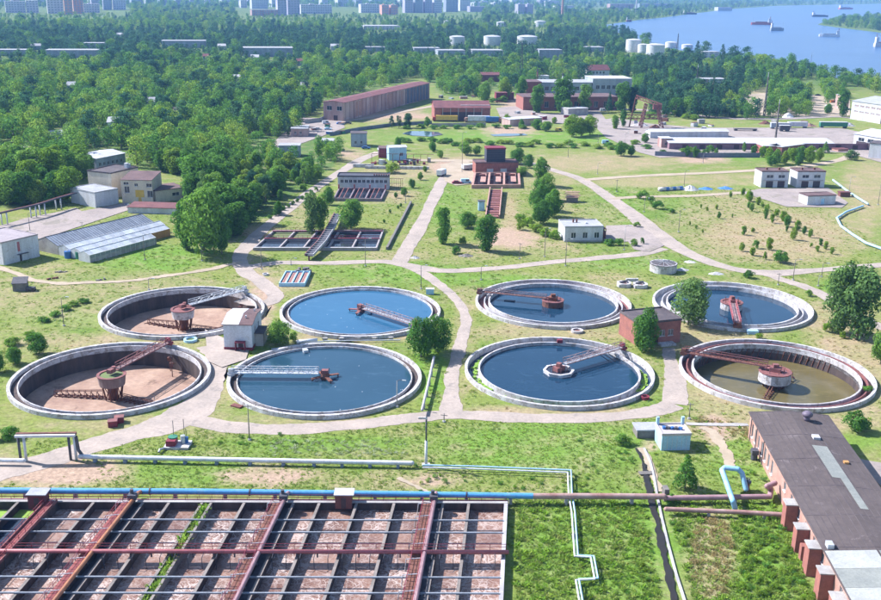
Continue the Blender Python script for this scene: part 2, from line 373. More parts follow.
def ground_material():
    m = bpy.data.materials.new('meadow'); m.use_nodes = True; nt = m.node_tree; b = nt.nodes['Principled BSDF']
    b.inputs['Roughness'].default_value = 0.95; b.inputs['Specular IOR Level'].default_value = 0.1
    at = nd(nt, 'ShaderNodeAttribute'); at.attribute_name = 'cover'
    sep = nd(nt, 'ShaderNodeSeparateColor'); nt.links.new(at.outputs['Color'], sep.inputs[0])
    geo = nd(nt, 'ShaderNodeNewGeometry')
    def noise(scale, detail=6, rough=.65):
        n = nd(nt, 'ShaderNodeTexNoise'); n.inputs['Scale'].default_value = scale; n.inputs['Detail'].default_value = detail; n.inputs['Roughness'].default_value = rough
        nt.links.new(geo.outputs['Position'], n.inputs['Vector']); return n.outputs['Fac']
    def rng(v, a, b_, c=0., d=1.):
        r = nd(nt, 'ShaderNodeMapRange'); r.inputs['From Min'].default_value = a; r.inputs['From Max'].default_value = b_
        r.inputs['To Min'].default_value = c; r.inputs['To Max'].default_value = d; nt.links.new(v, r.inputs['Value']); return r.outputs[0]
    def math_(op, a, b_):
        n = nd(nt, 'ShaderNodeMath', operation=op)
        for i, v in ((0, a), (1, b_)):
            if isinstance(v, (int, float)): n.inputs[i].default_value = v
            else: nt.links.new(v, n.inputs[i])
        return n.outputs[0]
    def mix(f, a, b_):
        n = nd(nt, 'ShaderNodeMix', data_type='RGBA')
        nt.links.new(f, n.inputs['Factor'])
        for k, v in (('A', a), ('B', b_)):
            if isinstance(v, tuple): n.inputs[k].default_value = (*v, 1)
            else: nt.links.new(v, n.inputs[k])
        return n.outputs['Result']
    big, mid, fine = noise(.02), noise(.13, 8, .7), noise(1.1, 6, .7)
    c = mix(rng(big, .38, .62), (.125, .195, .036), (.18, .215, .055))
    c = mix(rng(mid, .42, .75, 0, .42), c, (.24, .215, .10))
    def cover(chan, soft):
        return rng(math_('ADD', chan, math_('MULTIPLY', math_('SUBTRACT', mid, .5), 1.7)), .42 - soft, .42 + soft)
    c = mix(cover(sep.outputs['Green'], .38), c, (.125, .23, .034))
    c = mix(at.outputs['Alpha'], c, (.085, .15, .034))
    c = mix(cover(sep.outputs['Red'], .48), c, (.325, .25, .16))
    c = mix(cover(sep.outputs['Blue'], .36), c, (.36, .26, .195))
    sh = math_('MULTIPLY', rng(fine, .3, .7, .62, 1.38), rng(noise(4.5, 3), .3, .7, .8, 1.2))
    cmb = nd(nt, 'ShaderNodeCombineColor')
    for i in range(3): nt.links.new(sh, cmb.inputs[i])
    ml = nd(nt, 'ShaderNodeMix', data_type='RGBA', blend_type='MULTIPLY'); ml.inputs['Factor'].default_value = 1
    nt.links.new(c, ml.inputs['A']); nt.links.new(cmb.outputs[0], ml.inputs['B']); nt.links.new(ml.outputs['Result'], b.inputs['Base Color'])
    bp = nd(nt, 'ShaderNodeBump'); bp.inputs['Strength'].default_value = .6; bp.inputs['Distance'].default_value = .25
    nt.links.new(fine, bp.inputs['Height']); nt.links.new(bp.outputs[0], b.inputs['Normal'])
    return m
meadow = ground_material()

# tank and basin positions are needed here so that the ground sheet opens where they are sunk into it
TANKS = [(-71.0, 197.9), (-67.1, 243.5), (-24.9, 199.1), (-20.95, 245.4), (26.6, 204.9), (30.5, 254.6), (75.0, 205.2), (78.9, 254.3)]
TR = 21.0
AO = G(506, 502, 1.2)                                   # far right corner of the aeration basin, wall-top level
AU = (G(30, 503, 1.2) - G(506, 504.5, 1.2)).normalized()    # along the far wall, towards the left
AV = (G(501, 600, 1.2) - AO).normalized()               # along the corridor walls, towards the viewer
def AB(u, v, z=0.0): return Vector((AO.x + AU.x * u + AV.x * v, AO.y + AU.y * u + AV.y * v, z))
A_LEN, A_DEP = 112.0, 52.0

fc = gv[gf].mean(1)
keep = np.ones(len(gf), bool)
for cx, cyy in TANKS: keep &= (fc[:, 0] - cx) ** 2 + (fc[:, 1] - cyy) ** 2 > 22.0 ** 2
inv = np.linalg.inv(np.array([[AU.x, AV.x], [AU.y, AV.y]]))
uv = (fc[:, :2] - np.array([AO.x, AO.y])) @ inv.T
keep &= ~((uv[:, 0] > -1.9) & (uv[:, 0] < A_LEN + 2) & (uv[:, 1] > -1.9) & (uv[:, 1] < A_DEP + 2))
gf = gf[keep]
# collars close the sheet right up to the tank and basin walls
cv, cf = [], []
for cx, cyy in TANKS:
    b0 = len(gv) + len(cv)
    for rr in (20.6, 22.4, 24.6):
        cv += [(cx + rr * math.cos(2*math.pi*i/96), cyy + rr * math.sin(2*math.pi*i/96), -.004) for i in range(96)]
    for j in (0, 1): cf += [(b0 + j*96 + i, b0 + j*96 + (i+1) % 96, b0 + (j+1)*96 + (i+1) % 96, b0 + (j+1)*96 + i) for i in range(96)]
for us, vs in (((-5.0, -.1), (-5.0, A_DEP + 5)), ((A_LEN, A_LEN + 5), (-5.0, A_DEP + 5)), ((-.1, A_LEN), (-5.0, -.1)), ((-.1, A_LEN), (A_DEP, A_DEP + 5))):
    nu, nv = max(1, int((us[1]-us[0]) / 3)), max(1, int((vs[1]-vs[0]) / 3)); b0 = len(gv) + len(cv)
    for j in range(nv + 1):
        for i in range(nu + 1): q = AB(us[0] + (us[1]-us[0]) * i/nu, vs[0] + (vs[1]-vs[0]) * j/nv, -.006); cv.append(tuple(q))
    for j in range(nv):
        for i in range(nu): cf.append((b0 + j*(nu+1) + i, b0 + j*(nu+1) + i + 1, b0 + (j+1)*(nu+1) + i + 1, b0 + (j+1)*(nu+1) + i))
gv = np.concatenate([gv, np.array(cv)])
gme = bpy.data.meshes.new('ground'); gme.from_pydata(gv.tolist(), [], gf.tolist() + cf); gme.materials.append(meadow)
ch = ground_paint(gv[:, 0], gv[:, 1])
ca = gme.color_attributes.new('cover', 'FLOAT_COLOR', 'POINT')
COVER = (ca, ch)
ground = bpy.data.objects.new('ground', gme); COL.objects.link(ground); tag(ground, kind='structure')

# ------------------------------------------------------------------ roads, tracks, yards
_zr = [0.03]
def catmull(pts, n=6):
    out = []
    for i in range(len(pts) - 1):
        p0 = pts[max(i-1, 0)]; p1 = pts[i]; p2 = pts[i+1]; p3 = pts[min(i+2, len(pts)-1)]
        for k in range(n):
            t = k / n
            out.append(0.5 * ((2*p1) + (p2-p0)*t + (2*p0-5*p1+4*p2-p3)*t*t + (3*p1-p0-3*p2+p3)*t**3))
    out.append(pts[-1]); return out

ROADS = []
def road(name, px, w, mat, jitter=0.25, label=None):
    _zr[0] += 0.006
    w = w if isinstance(w, (list, tuple)) else [w] * len(px)
    P = catmull([G(*p) for p in px], 10); n = len(P); mb = MB(); ja = jb = 0.0
    for i, p in enumerate(P):
        d = (P[min(i+1, n-1)] - P[max(i-1, 0)]).normalized(); s = Vector((-d.y, d.x, 0))
        t = i / max(n-1, 1) * (len(w) - 1); k = min(int(t), len(w)-2) if len(w) > 1 else 0
        ww = w[k] + (w[min(k+1, len(w)-1)] - w[k]) * (t - k)
        ja = .7 * ja + rnd.uniform(-1, 1) * jitter; jb = .7 * jb + rnd.uniform(-1, 1) * jitter; a = ww / 2 + ja; b = ww / 2 + jb
        mid = (p + s * a + p - s * b) / 2
        for q in (p + s * a, mid, p - s * b): mb.v.append((q.x, q.y, _zr[0]))
        ROADS.append((p.x, p.y, ww / 2))
    for i in range(n - 1):
        for k in (0, 1):
            a = i * 3 + k; mb.f.append((a, a+3, a+4, a+1)); mb.mi.append(0)
    o = mb.build(name, mat); tag(o, kind='structure'); return o

YARDS = []
def inside(poly, x, y):
    c = False; j = len(poly) - 1
    for i in range(len(poly)):
        if (poly[i][1] > y) != (poly[j][1] > y) and x < (poly[j][0]-poly[i][0]) * (y-poly[i][1]) / (poly[j][1]-poly[i][1]) + poly[i][0]: c = not c
        j = i
    return c
def sheet(name, px, mat, kind='structure', z=None):
    if z is None: _zr[0] += 0.006; z = _zr[0]
    pts = [G(*p) for p in px]; mb = MB()
    mb.add([(p.x, p.y, z) for p in pts], [tuple(range(len(pts)))])
    o = mb.build(name, mat); tag(o, kind=kind); YARDS.append(px); return o

road('road', [(-40,484),(0,472),(45,461),(85,448),(130,434),(165,424),(192,410),(207,392),(214,372),(214,355),(206,346)], [7,7,6.5,6,6.5,9,9,6.5,5,4.5,4.5], road_m)
road('road', [(214,372),(220,352),(238,340),(250,325)], [5,5,3], road_m)
road('road', [(186,418),(230,427),(290,429),(350,425),(400,419),(440,415),(480,416),(540,418),(600,417),(650,412),(674,404)], 4.6, road_m)
road('road', [(674,404),(676,385),(672,365),(668,348)], [5.5,5,3.4,2.6], road_m)
road('road', [(452,414),(451,388),(455,362),(462,342),(466,318),(456,299),(440,285),(420,272),(398,262)], [5,3.2,3.0,3,3,3,3.2,3.6,5], road_m)
road('road', [(243,268),(280,263),(330,263),(385,262),(420,268),(450,271),(500,268),(545,263),(600,258),(640,254),(662,248)], [4.6,4.2,4.2,4.4,5.5,4.4,4.2,4.2,4.5,5,6], road_m)
road('road', [(238,300),(262,304),(275,296),(262,282),(246,272),(240,258),(250,243),(272,222),(300,200),(325,182),(347,168),(360,160),(380,152)], [4,4.5,4.5,5,5.5,5,5,4.8,4.8,5,5.5,6,6], road_m)
road('road', [(398,264),(408,248),(420,226),(433,199),(443,180),(452,170),(462,160)], [5.5,5,5,5,5,7,9], road_m)
road('road', [(530,163),(552,170),(580,179),(610,198),(632,214),(655,233),(690,254),(730,268),(771,273),(822,270),(881,265),(960,258)], [4,5,5.5,6,7,8,5.5,5,6.5,4.5,4.5,4.5], road_m)
road('road', [(768,275),(786,281),(805,287),(826,297),(860,318),(900,335)], 4.0, road_m)
road('road', [(584,180),(625,177),(661,175),(710,173),(761,170),(800,167),(836,161),(856,154)], 5.0, track_m)
road('road', [(612,199),(640,197),(690,196),(743,193),(765,194)], 4.2, track_m)
road('footpath', [(-30,262),(0,268),(45,282),(100,283),(140,280),(175,275),(220,267),(242,262)], 2.6, track_m, .5)
road('footpath', [(700,428),(712,432),(722,446),(727,458),(731,470)], 1.8, track_m, .3)
road('footpath', [(398,478),(415,486),(432,494)], .9, track_m, .2)
road('footpath', [(641,448),(648,462),(655,480),(659,492)], 1.2, track_m, .2)
road('footpath', [(686,424),(720,425),(748,425)], 1.2, concrete_g, .1)
road('road', [(300,122),(340,122),(390,114),(440,105)], 6, track_m)
road('road', [(540,118),(580,112),(640,110),(720,118),(780,119),(840,117),(900,126)], 9, yard_m)
road('road', [(400,160),(440,161),(470,161),(505,165),(530,163)], [5,6,6,4,4], track_m)
sheet('yard', [(28,232),(40,224),(75,213),(125,203),(133,209),(88,224),(40,240)], yard_m)
sheet('yard', [(-40,232),(0,226),(28,218),(60,212),(76,208),(84,213),(60,220),(30,231),(0,236),(-40,244)], yard_m)
sheet('yard', [(606,226),(636,225),(652,234),(664,246),(650,252),(634,250),(628,242),(604,243)], yard_m)
sheet('yard', [(741,193),(760,189),(828,188),(848,203),(842,208),(786,207),(768,201)], yard_m)
sheet('yard', [(853,458),(872,462),(930,470),(930,520),(884,490)], yard_m)
sheet('yard', [(590,122),(615,118),(650,124),(700,128),(838,128),(900,140),(900,168),(846,153),(806,152),(660,158),(640,153),(606,138)], yard_m)
sheet('yard', [(496,108),(520,106),(545,114),(600,112),(606,120),(560,124),(520,121),(500,117)], yard_m)
sheet('yard', [(-40,150),(-10,146),(26,147),(26,158),(-10,162),(-40,164)], yard_m)
sheet('yard', [(440,165),(466,160),(474,166),(474,184),(456,186),(445,182)], track_m)
sheet('yard', [(300,118),(340,119),(345,128),(318,138),(284,150),(270,146)], yard_m)
sheet('yard', [(205,330),(222,338),(250,347),(246,360),(222,368),(208,362)], road_m)
sheet('yard', [(735,95),(790,92),(850,100),(850,116),(770,117),(735,112)], track_m)

# river, ponds, island
RIVER = [(600,27),(630,37),(661,47),(720,58),(790,67),(830,77),(881,86),(1010,112),(1250,150),(1250,4),(1010,4.5),(881,4),(780,6),(735,9),(700,13),(661,18),(640,20),(606,25)]
sheet('river', RIVER, water_river, z=0.30)
ISLAND = [(818,25),(840,28),(881,33),(950,42),(1060,40),(1060,14),(950,13),(881,16),(850,18),(828,21)]
ip = [G(*p) for p in ISLAND]; mb = MB(); mb.prism([(p.x, p.y) for p in ip], 0.1, 1.2); tag(mb.build('island_ground', meadow), kind='structure')
sheet('pond', [(402,134),(410,131.5),(424,131.5),(438,132.5),(443,135),(430,137),(412,136)], water_pond)
sheet('pond', [(490,135),(505,134),(524,134),(528,135.5),(510,136.5),(494,136.5)], water_pond)

# ------------------------------------------------------------------ trees
leaf_mid = leaf_mat('leaves_mid_green', (.085, .205, .04), (.122, .268, .05), (.19, .325, .06))
leaf_light = leaf_mat('leaves_light_green', (.165, .295, .036), (.205, .335, .044), (.25, .35, .06))
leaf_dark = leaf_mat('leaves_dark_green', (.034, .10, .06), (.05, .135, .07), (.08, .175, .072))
leaf_birch = leaf_mat('leaves_birch_grey_green', (.12, .22, .07), (.145, .25, .075), (.17, .28, .09))
leaf_weed = leaf_mat('leaves_meadow_weeds', (.17, .275, .05), (.22, .32, .065), (.30, .34, .10))
leaf_straw = leaf_mat('straw_blades', (.30, .24, .11), (.36, .29, .14), (.22, .22, .08))

def crown(seed, style, n, leaf):
    """leaf-sized faces gathered in clumps through a crown of unit height"""
    r = random.Random(seed); lumps = []
    if style == 'round':
        for i in range(30):
            a = r.uniform(0, 6.283); t = r.uniform(-1, 1); rad = math.sqrt(max(0, 1-t*t)) * r.uniform(.45, .95)
            lumps.append((.31*rad*math.cos(a), .31*rad*math.sin(a), .50 + .35*t, r.uniform(.13, .19)))
    elif style == 'tall':
        for i in range(36):
            a = r.uniform(0, 6.283); z = r.uniform(.10, .92); w = .21 * math.sin(math.pi * min(1, (z-.08)/.95)) ** .7
            rad = w * r.uniform(.3, 1)
            lumps.append((rad*math.cos(a), rad*math.sin(a), z, r.uniform(.095, .145)))
    elif style == 'column':
        for i in range(20):
            a = r.uniform(0, 6.283); z = r.uniform(.12, .95); w = .11 * (1.15 - abs(z-.45))
            lumps.append((w*math.cos(a), w*math.sin(a), z, r.uniform(.06, .095)))
    elif style == 'spruce':
        for i in range(34):
            z = .10 + .88 * (i + .5) / 34; w = .20 * (1.03 - z); a = i * 2.4 + r.uniform(-.3, .3)
            lumps.append((w*math.cos(a), w*math.sin(a), z, .035 + .07 * (1.05 - z)))
    elif style == 'bush':
        for i in range(15):
            a = r.uniform(0, 6.283); rad = .34 * math.sqrt(r.random()); z = r.uniform(.2, .78 - rad * .6)
            lumps.append((rad*math.cos(a), rad*math.sin(a), z, r.uniform(.14, .22)))
    elif style == 'broad':
        for i in range(36):
            a = r.uniform(0, 6.283); t = r.uniform(-.95, 1); rad = math.sqrt(max(0, 1-t*t)) * r.uniform(.35, 1)
            lumps.append((.42*rad*math.cos(a), .40*rad*math.sin(a), .50 + .35*t, r.uniform(.12, .18)))
    wts = [l[3] ** 2 for l in lumps]; V = []; F = []
    c0 = Vector((0, 0, .5))
    for _ in range(n):
        lx, ly, lz, lr = r.choices(lumps, wts)[0]
        d = Vector((r.gauss(0, 1), r.gauss(0, 1), r.gauss(.25, 1))).normalized()
        p = Vector((lx, ly, lz)) + d * lr * (1 - .35 * r.random() ** 2) * Vector((1, 1, .85)).length / 1.65
        nn = (d * .8 + (p - c0).normalized() * .35 + Vector((r.gauss(0, 1), r.gauss(0, 1), r.gauss(0, 1))) * .42).normalized()
        t = nn.cross(Vector((r.gauss(0, 1), r.gauss(0, 1), r.gauss(0, 1)))).normalized(); u = nn.cross(t)
        s = leaf * r.uniform(.6, 1.3); k = len(V)
        V += [p + t*s, p + u*s*.62, p - t*s, p - u*s*.62]; F.append((k, k+1, k+2, k+3))
    return V, F

def trunk(seed, style):
    r = random.Random(seed); mb = MB(); top = .62 if style != 'bush' else .35
    if style == 'spruce': top = .97
    segs = 5; p = Vector((0, 0, -.02)); rad = .020 if style not in ('bush',) else .012
    for i in range(segs):
        q = Vector((r.uniform(-.012, .012), r.uniform(-.012, .012), top * (i+1) / segs))
        mb.tube(p, q, rad * (1 - .16*i), 7, rad * (1 - .16*(i+1)), caps=False)
        if i >= 1 and style != 'spruce':
            for k in range(2):
                a = r.uniform(0, 6.283); l = (.24 if style in ('round', 'broad', 'bush') else .12) * r.uniform(.6, 1)
                e = q + Vector((math.cos(a)*l, math.sin(a)*l, l * r.uniform(.5, 1.0)))
                mb.tube(q, e, rad * .42, 5, rad * .12, caps=False)
        p = q
    return mb

def leaf_mesh(name, V, F, mat):
    me = bpy.data.meshes.new(name); me.from_pydata([tuple(v) for v in V], [], F); me.materials.append(mat); return me

PROTO = {}
for style, n, leaf, cnt in (('round', 5000, .027, 3), ('tall', 4800, .024, 3), ('column', 2200, .020, 2), ('spruce', 2400, .022, 2), ('bush', 1700, .042, 3), ('broad', 5600, .026, 2)):
    for k in range(cnt):
        V, F = crown(100 + k * 7 + len(style), style, n, leaf)
        PROTO[style, k] = (V, F, trunk(50 + k, style).mesh('trunk', bark, True))
CROWNS = {}
def crown_me(style, k, mat):
    key = (style, k, mat.name)
    if key not in CROWNS: CROWNS[key] = leaf_mesh('crown', PROTO[style, k][0], PROTO[style, k][1], mat)
    return CROWNS[key]
NV = {'round': 3, 'tall': 3, 'column': 2, 'spruce': 2, 'bush': 3, 'broad': 2}

def plant(name, label, cat, xy, h, w=None, style='round', mat=None, group=None, k=None):
    """h height, w crown width (metres); a thing with trunk and crown"""
    base_w = {'round': .86, 'tall': .55, 'column': .36, 'spruce': .46, 'bush': .98, 'broad': 1.06}[style]
    w = w or h * base_w
    o = thing(name, label, cat, (xy[0], xy[1], 0), rnd.uniform(0, 6.28), group)
    k = rnd.randrange(NV[style]) if k is None else k
    s = w / base_w
    inst('trunk', PROTO[style, k][2], o, scl=((s + h) / 2,) * 2 + (h,))
    inst('crown', crown_me(style, k, mat or leaf_mid), o, scl=(s * rnd.uniform(.93, 1.07), s * rnd.uniform(.93, 1.07), h))
    return o

def scatter(name, pts, protos, label, cat, kind='stuff'):
    """pts: (x, y, z, rotz, sx, sz, proto index); one object whose points carry tree or weed meshes"""
    pc = bpy.data.collections.new(name + '_kinds')
    for i, me in enumerate(protos):
        pc.objects.link(bpy.data.objects.new('%s_kind_%02d' % (name, i), me))
    me = bpy.data.meshes.new(name); me.from_pydata([(p[0], p[1], p[2]) for p in pts], [], [])
    a = me.attributes.new('turn', 'FLOAT_VECTOR', 'POINT'); a.data.foreach_set('vector', np.array([(0, 0, p[3]) for p in pts], np.float32).ravel())
    a = me.attributes.new('size', 'FLOAT_VECTOR', 'POINT'); a.data.foreach_set('vector', np.array([(p[4], p[4], p[5]) for p in pts], np.float32).ravel())
    a = me.attributes.new('pick', 'INT', 'POINT'); a.data.foreach_set('value', np.array([p[6] for p in pts], np.int32))
    o = bpy.data.objects.new(name, me); COL.objects.link(o); tag(o, label, cat, kind=kind)
    ng = bpy.data.node_groups.new(name + '_scatter', 'GeometryNodeTree')
    ng.interface.new_socket('Geometry', in_out='INPUT', socket_type='NodeSocketGeometry')
    ng.interface.new_socket('Geometry', in_out='OUTPUT', socket_type='NodeSocketGeometry')
    gi = ng.nodes.new('NodeGroupInput'); go = ng.nodes.new('NodeGroupOutput')
    ip_ = ng.nodes.new('GeometryNodeInstanceOnPoints'); ci = ng.nodes.new('GeometryNodeCollectionInfo')
    ci.inputs['Collection'].default_value = pc; ci.inputs['Separate Children'].default_value = True; ci.inputs['Reset Children'].default_value = True
    def attr(nm, t):
        n = ng.nodes.new('GeometryNodeInputNamedAttribute'); n.data_type = t; n.inputs['Name'].default_value = nm; return n.outputs['Attribute']
    e2r = ng.nodes.new('FunctionNodeEulerToRotation')
    L = ng.links
    L.new(gi.outputs[0], ip_.inputs['Points']); L.new(ci.outputs[0], ip_.inputs['Instance'])
    ip_.inputs['Pick Instance'].default_value = True
    L.new(attr('pick', 'INT'), ip_.inputs['Instance Index']); L.new(attr('turn', 'FLOAT_VECTOR'), e2r.inputs[0])
    L.new(e2r.outputs[0], ip_.inputs['Rotation']); L.new(attr('size', 'FLOAT_VECTOR'), ip_.inputs['Scale'])
    L.new(ip_.outputs[0], go.inputs[0])
    md = o.modifiers.new('scatter', 'NODES'); md.node_group = ng
    return o

def joined_tree(style, k, mat, n, leaf):
    """tree of fewer, larger leaf clumps for the far woods: crown and trunk in one mesh"""
    V, F = crown(300 + k * 11 + len(style), style, n, leaf); mb = trunk(70 + k, style); mb.mi = [1] * len(mb.f)
    mb.cur = 0; mb.add(V, F); return mb.mesh('wood_tree', [mat, bark])

WOOD = []
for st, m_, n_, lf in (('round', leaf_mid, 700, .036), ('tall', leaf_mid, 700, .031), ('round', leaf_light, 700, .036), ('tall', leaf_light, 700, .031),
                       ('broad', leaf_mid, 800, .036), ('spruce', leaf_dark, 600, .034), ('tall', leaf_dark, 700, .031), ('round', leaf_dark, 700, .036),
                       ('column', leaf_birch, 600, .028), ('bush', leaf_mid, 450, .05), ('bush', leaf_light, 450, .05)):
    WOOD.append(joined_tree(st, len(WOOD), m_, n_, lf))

# ------------------------------------------------------------------ woods
WOODS_IN = [
 [(-90,215),(-40,208),(20,208),(70,207),(76,184),(100,172),(122,166),(190,178),(187,200),(196,214),(214,250),(224,247),(250,227),(275,203),(307,190),(335,165),(346,152),(335,140),
  (322,130),(310,116),(325,104),(418,77),(432,84),(440,94),(470,97),(482,88),(503,90),(530,88),(545,84),(585,83),(612,82),(634,86),(640,100),(655,104),(745,104),(750,96),(770,88),(830,78),(881,95),(980,120),(1200,160),(1200,-2),(-300,-2),(-300,240)],
 [(655,104),(745,104),(742,118),(700,119),(650,117)], [(764,92),(806,92),(810,116),(768,118)], [(818,82),(845,84),(842,102),(826,108)],
 [(740,118),(756,114),(760,118),(745,120)]]
WOODS_OUT = [
 [(-60,142),(28,144),(28,160),(-60,168)], [(26,156),(46,156),(46,174),(26,174)], [(84,150),(128,150),(132,172),(84,174)], [(44,134),(70,134),(70,148),(44,148)],
 [(276,138),(318,138),(318,165),(290,166),(276,160)], [(300,116),(345,118),(350,150),(318,152),(296,140)], [(104,128),(128,128),(126,140),(104,138)],
 RIVER, [(448,42),(467,42),(467,48),(448,48)], [(482,42),(502,42),(502,48),(482,48)], [(516,41),(539,41),(539,47),(516,47)], [(625,48),(690,45),(690,57),(625,58)],
 [(438,53),(505,53),(505,57),(438,57)], [(538,57),(564,57),(564,61),(538,61)], [(583,50),(606,50),(606,53),(583,53)], [(522,88),(634,88),(634,112),(522,112)], [(494,96),(516,96),(516,104),(494,104)],
 [(-8,55),(26,55),(26,57),(-8,57)], [(46,55),(98,55),(98,59),(46,59)], [(160,46),(208,46),(208,49),(160,49)], [(242,54),(294,54),(294,58),(242,58)], [(362,28),(402,28),(402,31),(362,31)],
 [(0,8),(130,8),(130,15.5),(0,15.5)], [(236,8),(480,8),(480,16.5),(236,16.5)], [(514,11),(536,11),(536,14.5),(514,14.5)],
 [(690,81),(728,81),(728,86),(690,86)], [(585,76),(612,76),(612,81),(585,81)], [(536,80),(551,80),(551,84),(536,84)], [(480,79),(502,79),(502,83),(480,83)], [(560,8),(640,8),(640,12),(560,12)]]
ISLE = [(822,25.5),(840,27.5),(881,32),(950,41),(1060,39),(1060,15),(950,14),(881,17),(850,19),(830,22)]

def wood_ok(px, py):
    if inside(ISLE, px, py): return True
    if not any(inside(p, px, py) for p in WOODS_IN): return False
    return not any(inside(p, px, py) for p in WOODS_OUT)

LOW = [(46,98,58),(-8,26,56),(84,104,49),(162,206,48),(243,293,57),(364,400,30),(539,562,60),(472,503,56),(438,465,55),(584,604,52),(693,726,84),(703,719,58),(364,385,52),(414,440,53),(450,465,45),(483,501,45.5),(517,538,44),(496,506,27),(534,546,27),(625,665,55),(664,694,49),
       (587,609,80),(538,549,83),(481,500,82),(526,631,97),(496,514,102),(50,64,143),(25,43,174),(97,126,171),(0,130,14),(240,480,15),(516,534,14),(331,430,121),(107,119,131),(146,156,109),(250,260,62),(217,227,50),(296,304,66),(330,340,50),(202,210,61),(30,42,50),(116,124,38),(172,182,120),(300,308,92),(232,240,84),(66,76,92)]
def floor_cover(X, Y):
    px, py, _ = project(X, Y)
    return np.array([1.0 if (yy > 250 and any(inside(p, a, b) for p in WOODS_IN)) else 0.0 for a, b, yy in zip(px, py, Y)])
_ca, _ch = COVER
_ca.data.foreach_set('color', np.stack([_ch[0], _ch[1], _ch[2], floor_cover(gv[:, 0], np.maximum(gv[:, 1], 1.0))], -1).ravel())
wr = random.Random(21); forest = []
d = 285.0
while d < 9000:
    s = max(6.9, d * 0.0108)
    x = -0.62 * d - wr.random() * s
    while x < 0.62 * d:
        X, Y = x + wr.uniform(-.45, .45) * s, d + wr.uniform(-.45, .45) * s
        px, py, zc = project(X, Y)
        if -120 < px < 1000 and wood_ok(px, py) and wr.random() < .93:
            n = math.sin(X * .013 + Y * .008) + math.sin(X * .031 - Y * .021 + 2) + math.sin(Y * .017)
            dark = 33 < py < 62 and px < 640  # cloud shadow over the far woods imitated by dark-leaved trees
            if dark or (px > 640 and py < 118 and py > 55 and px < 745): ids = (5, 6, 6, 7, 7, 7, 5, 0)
            elif n > .9: ids = (2, 3, 0, 1, 1, 0, 10, 4)
            elif n < -.9: ids = (6, 0, 1, 7, 5, 1)
            else: ids = (0, 1, 1, 1, 4, 3, 2, 8, 6, 6, 8)
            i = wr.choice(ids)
            if not dark and math.sin(X * .041 + 1.3 * math.sin(Y * .023)) * math.sin(Y * .029 + 1.1 * math.sin(X * .019)) > .62:
                if wr.random() < .55: x += s; continue
                i = wr.choice((9, 10, 10, 2))
            h = wr.triangular(4.5, 17, 10) * (1.12 if i in (1, 3, 6, 5) else 1.0) * (1.0 if d < 900 else min(1.5, 1 + (d-900) * .0002))
            if px > 225 and py > 150 and px < 345: h *= .72
            if i >= 9: h *= .55
            if any(a - 2 < px < b + 2 and y0 - 2 < py < y0 + 11 for a, b, y0 in LOW): h *= .55
            wscale = h * (1.0 if d < 800 else 1.12) * wr.uniform(.8, 1.2) * (1.0 if i not in (1, 3, 6) else 1.25)
            if i == 5: wscale = h * 1.25
            forest.append((X, Y, 0.0, wr.uniform(0, 6.28), wscale, h, i))
        x += s
    d += s * .82

# the front rows stand as trees of their own, the rest of the wood is one mass
IND = [('round', leaf_mid), ('tall', leaf_mid), ('round', leaf_light), ('tall', leaf_light), ('broad', leaf_mid), ('spruce', leaf_dark), ('tall', leaf_dark), ('round', leaf_dark), ('column', leaf_birch), ('bush', leaf_mid), ('bush', leaf_light)]
forest.sort(key=lambda t: t[1])
front = []
for t in forest:
    px, py, zc = project(t[0], t[1])
    if -15 < px < 895 and len(front) < 190 and t[1] < 640: front.append(t)
fs = set(id(t) for t in front)
rest = [t for t in forest if id(t) not in fs]
LAB = {0: 'mid green round-crowned tree', 1: 'mid green upright tree', 2: 'light green round-crowned tree', 3: 'light green upright tree', 4: 'wide mid green tree', 5: 'dark pointed spruce',
       6: 'dark green upright tree', 7: 'dark green round tree', 8: 'slender grey-green birch', 9: 'low mid green bush', 10: 'low light green bush'}
for t in front:
    px, py, zc = project(t[0], t[1]); i = t[6]; st, m_ = IND[i]
    if px < 78: where = 'in the stand behind the pipe rack'
    elif px < 150: where = 'in the wood behind the cream boiler house'
    elif px < 232: where = 'in the wood beyond the big birch by the greenhouses'
    elif px < 345: where = 'in the wood along the curving service road'
    else: where = 'in the tree belt among the far sheds'
    nm = 'bush' if i >= 9 else ('spruce_tree' if i == 5 else ('birch_tree' if i == 8 else 'broadleaf_tree'))
    base_w = {'round': .86, 'tall': .55, 'column': .36, 'spruce': .46, 'bush': .98, 'broad': 1.06}[st]
    plant(nm, LAB[i] + ' ' + where, 'bush' if i >= 9 else 'tree', (t[0], t[1]), t[5], t[4] * base_w, st, m_, group='%ss %s' % (LAB[i], where))
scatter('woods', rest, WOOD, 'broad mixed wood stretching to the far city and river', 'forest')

# ------------------------------------------------------------------ trees and bushes that stand by themselves
def at_tree(name, label, cat, bx, by, hpx, wpx, style, mat, group=None):
    s = mpp(bx, by)
    return plant(name, label, cat, G2(bx, by), hpx * s * 1.04, wpx * s, style, mat, group)

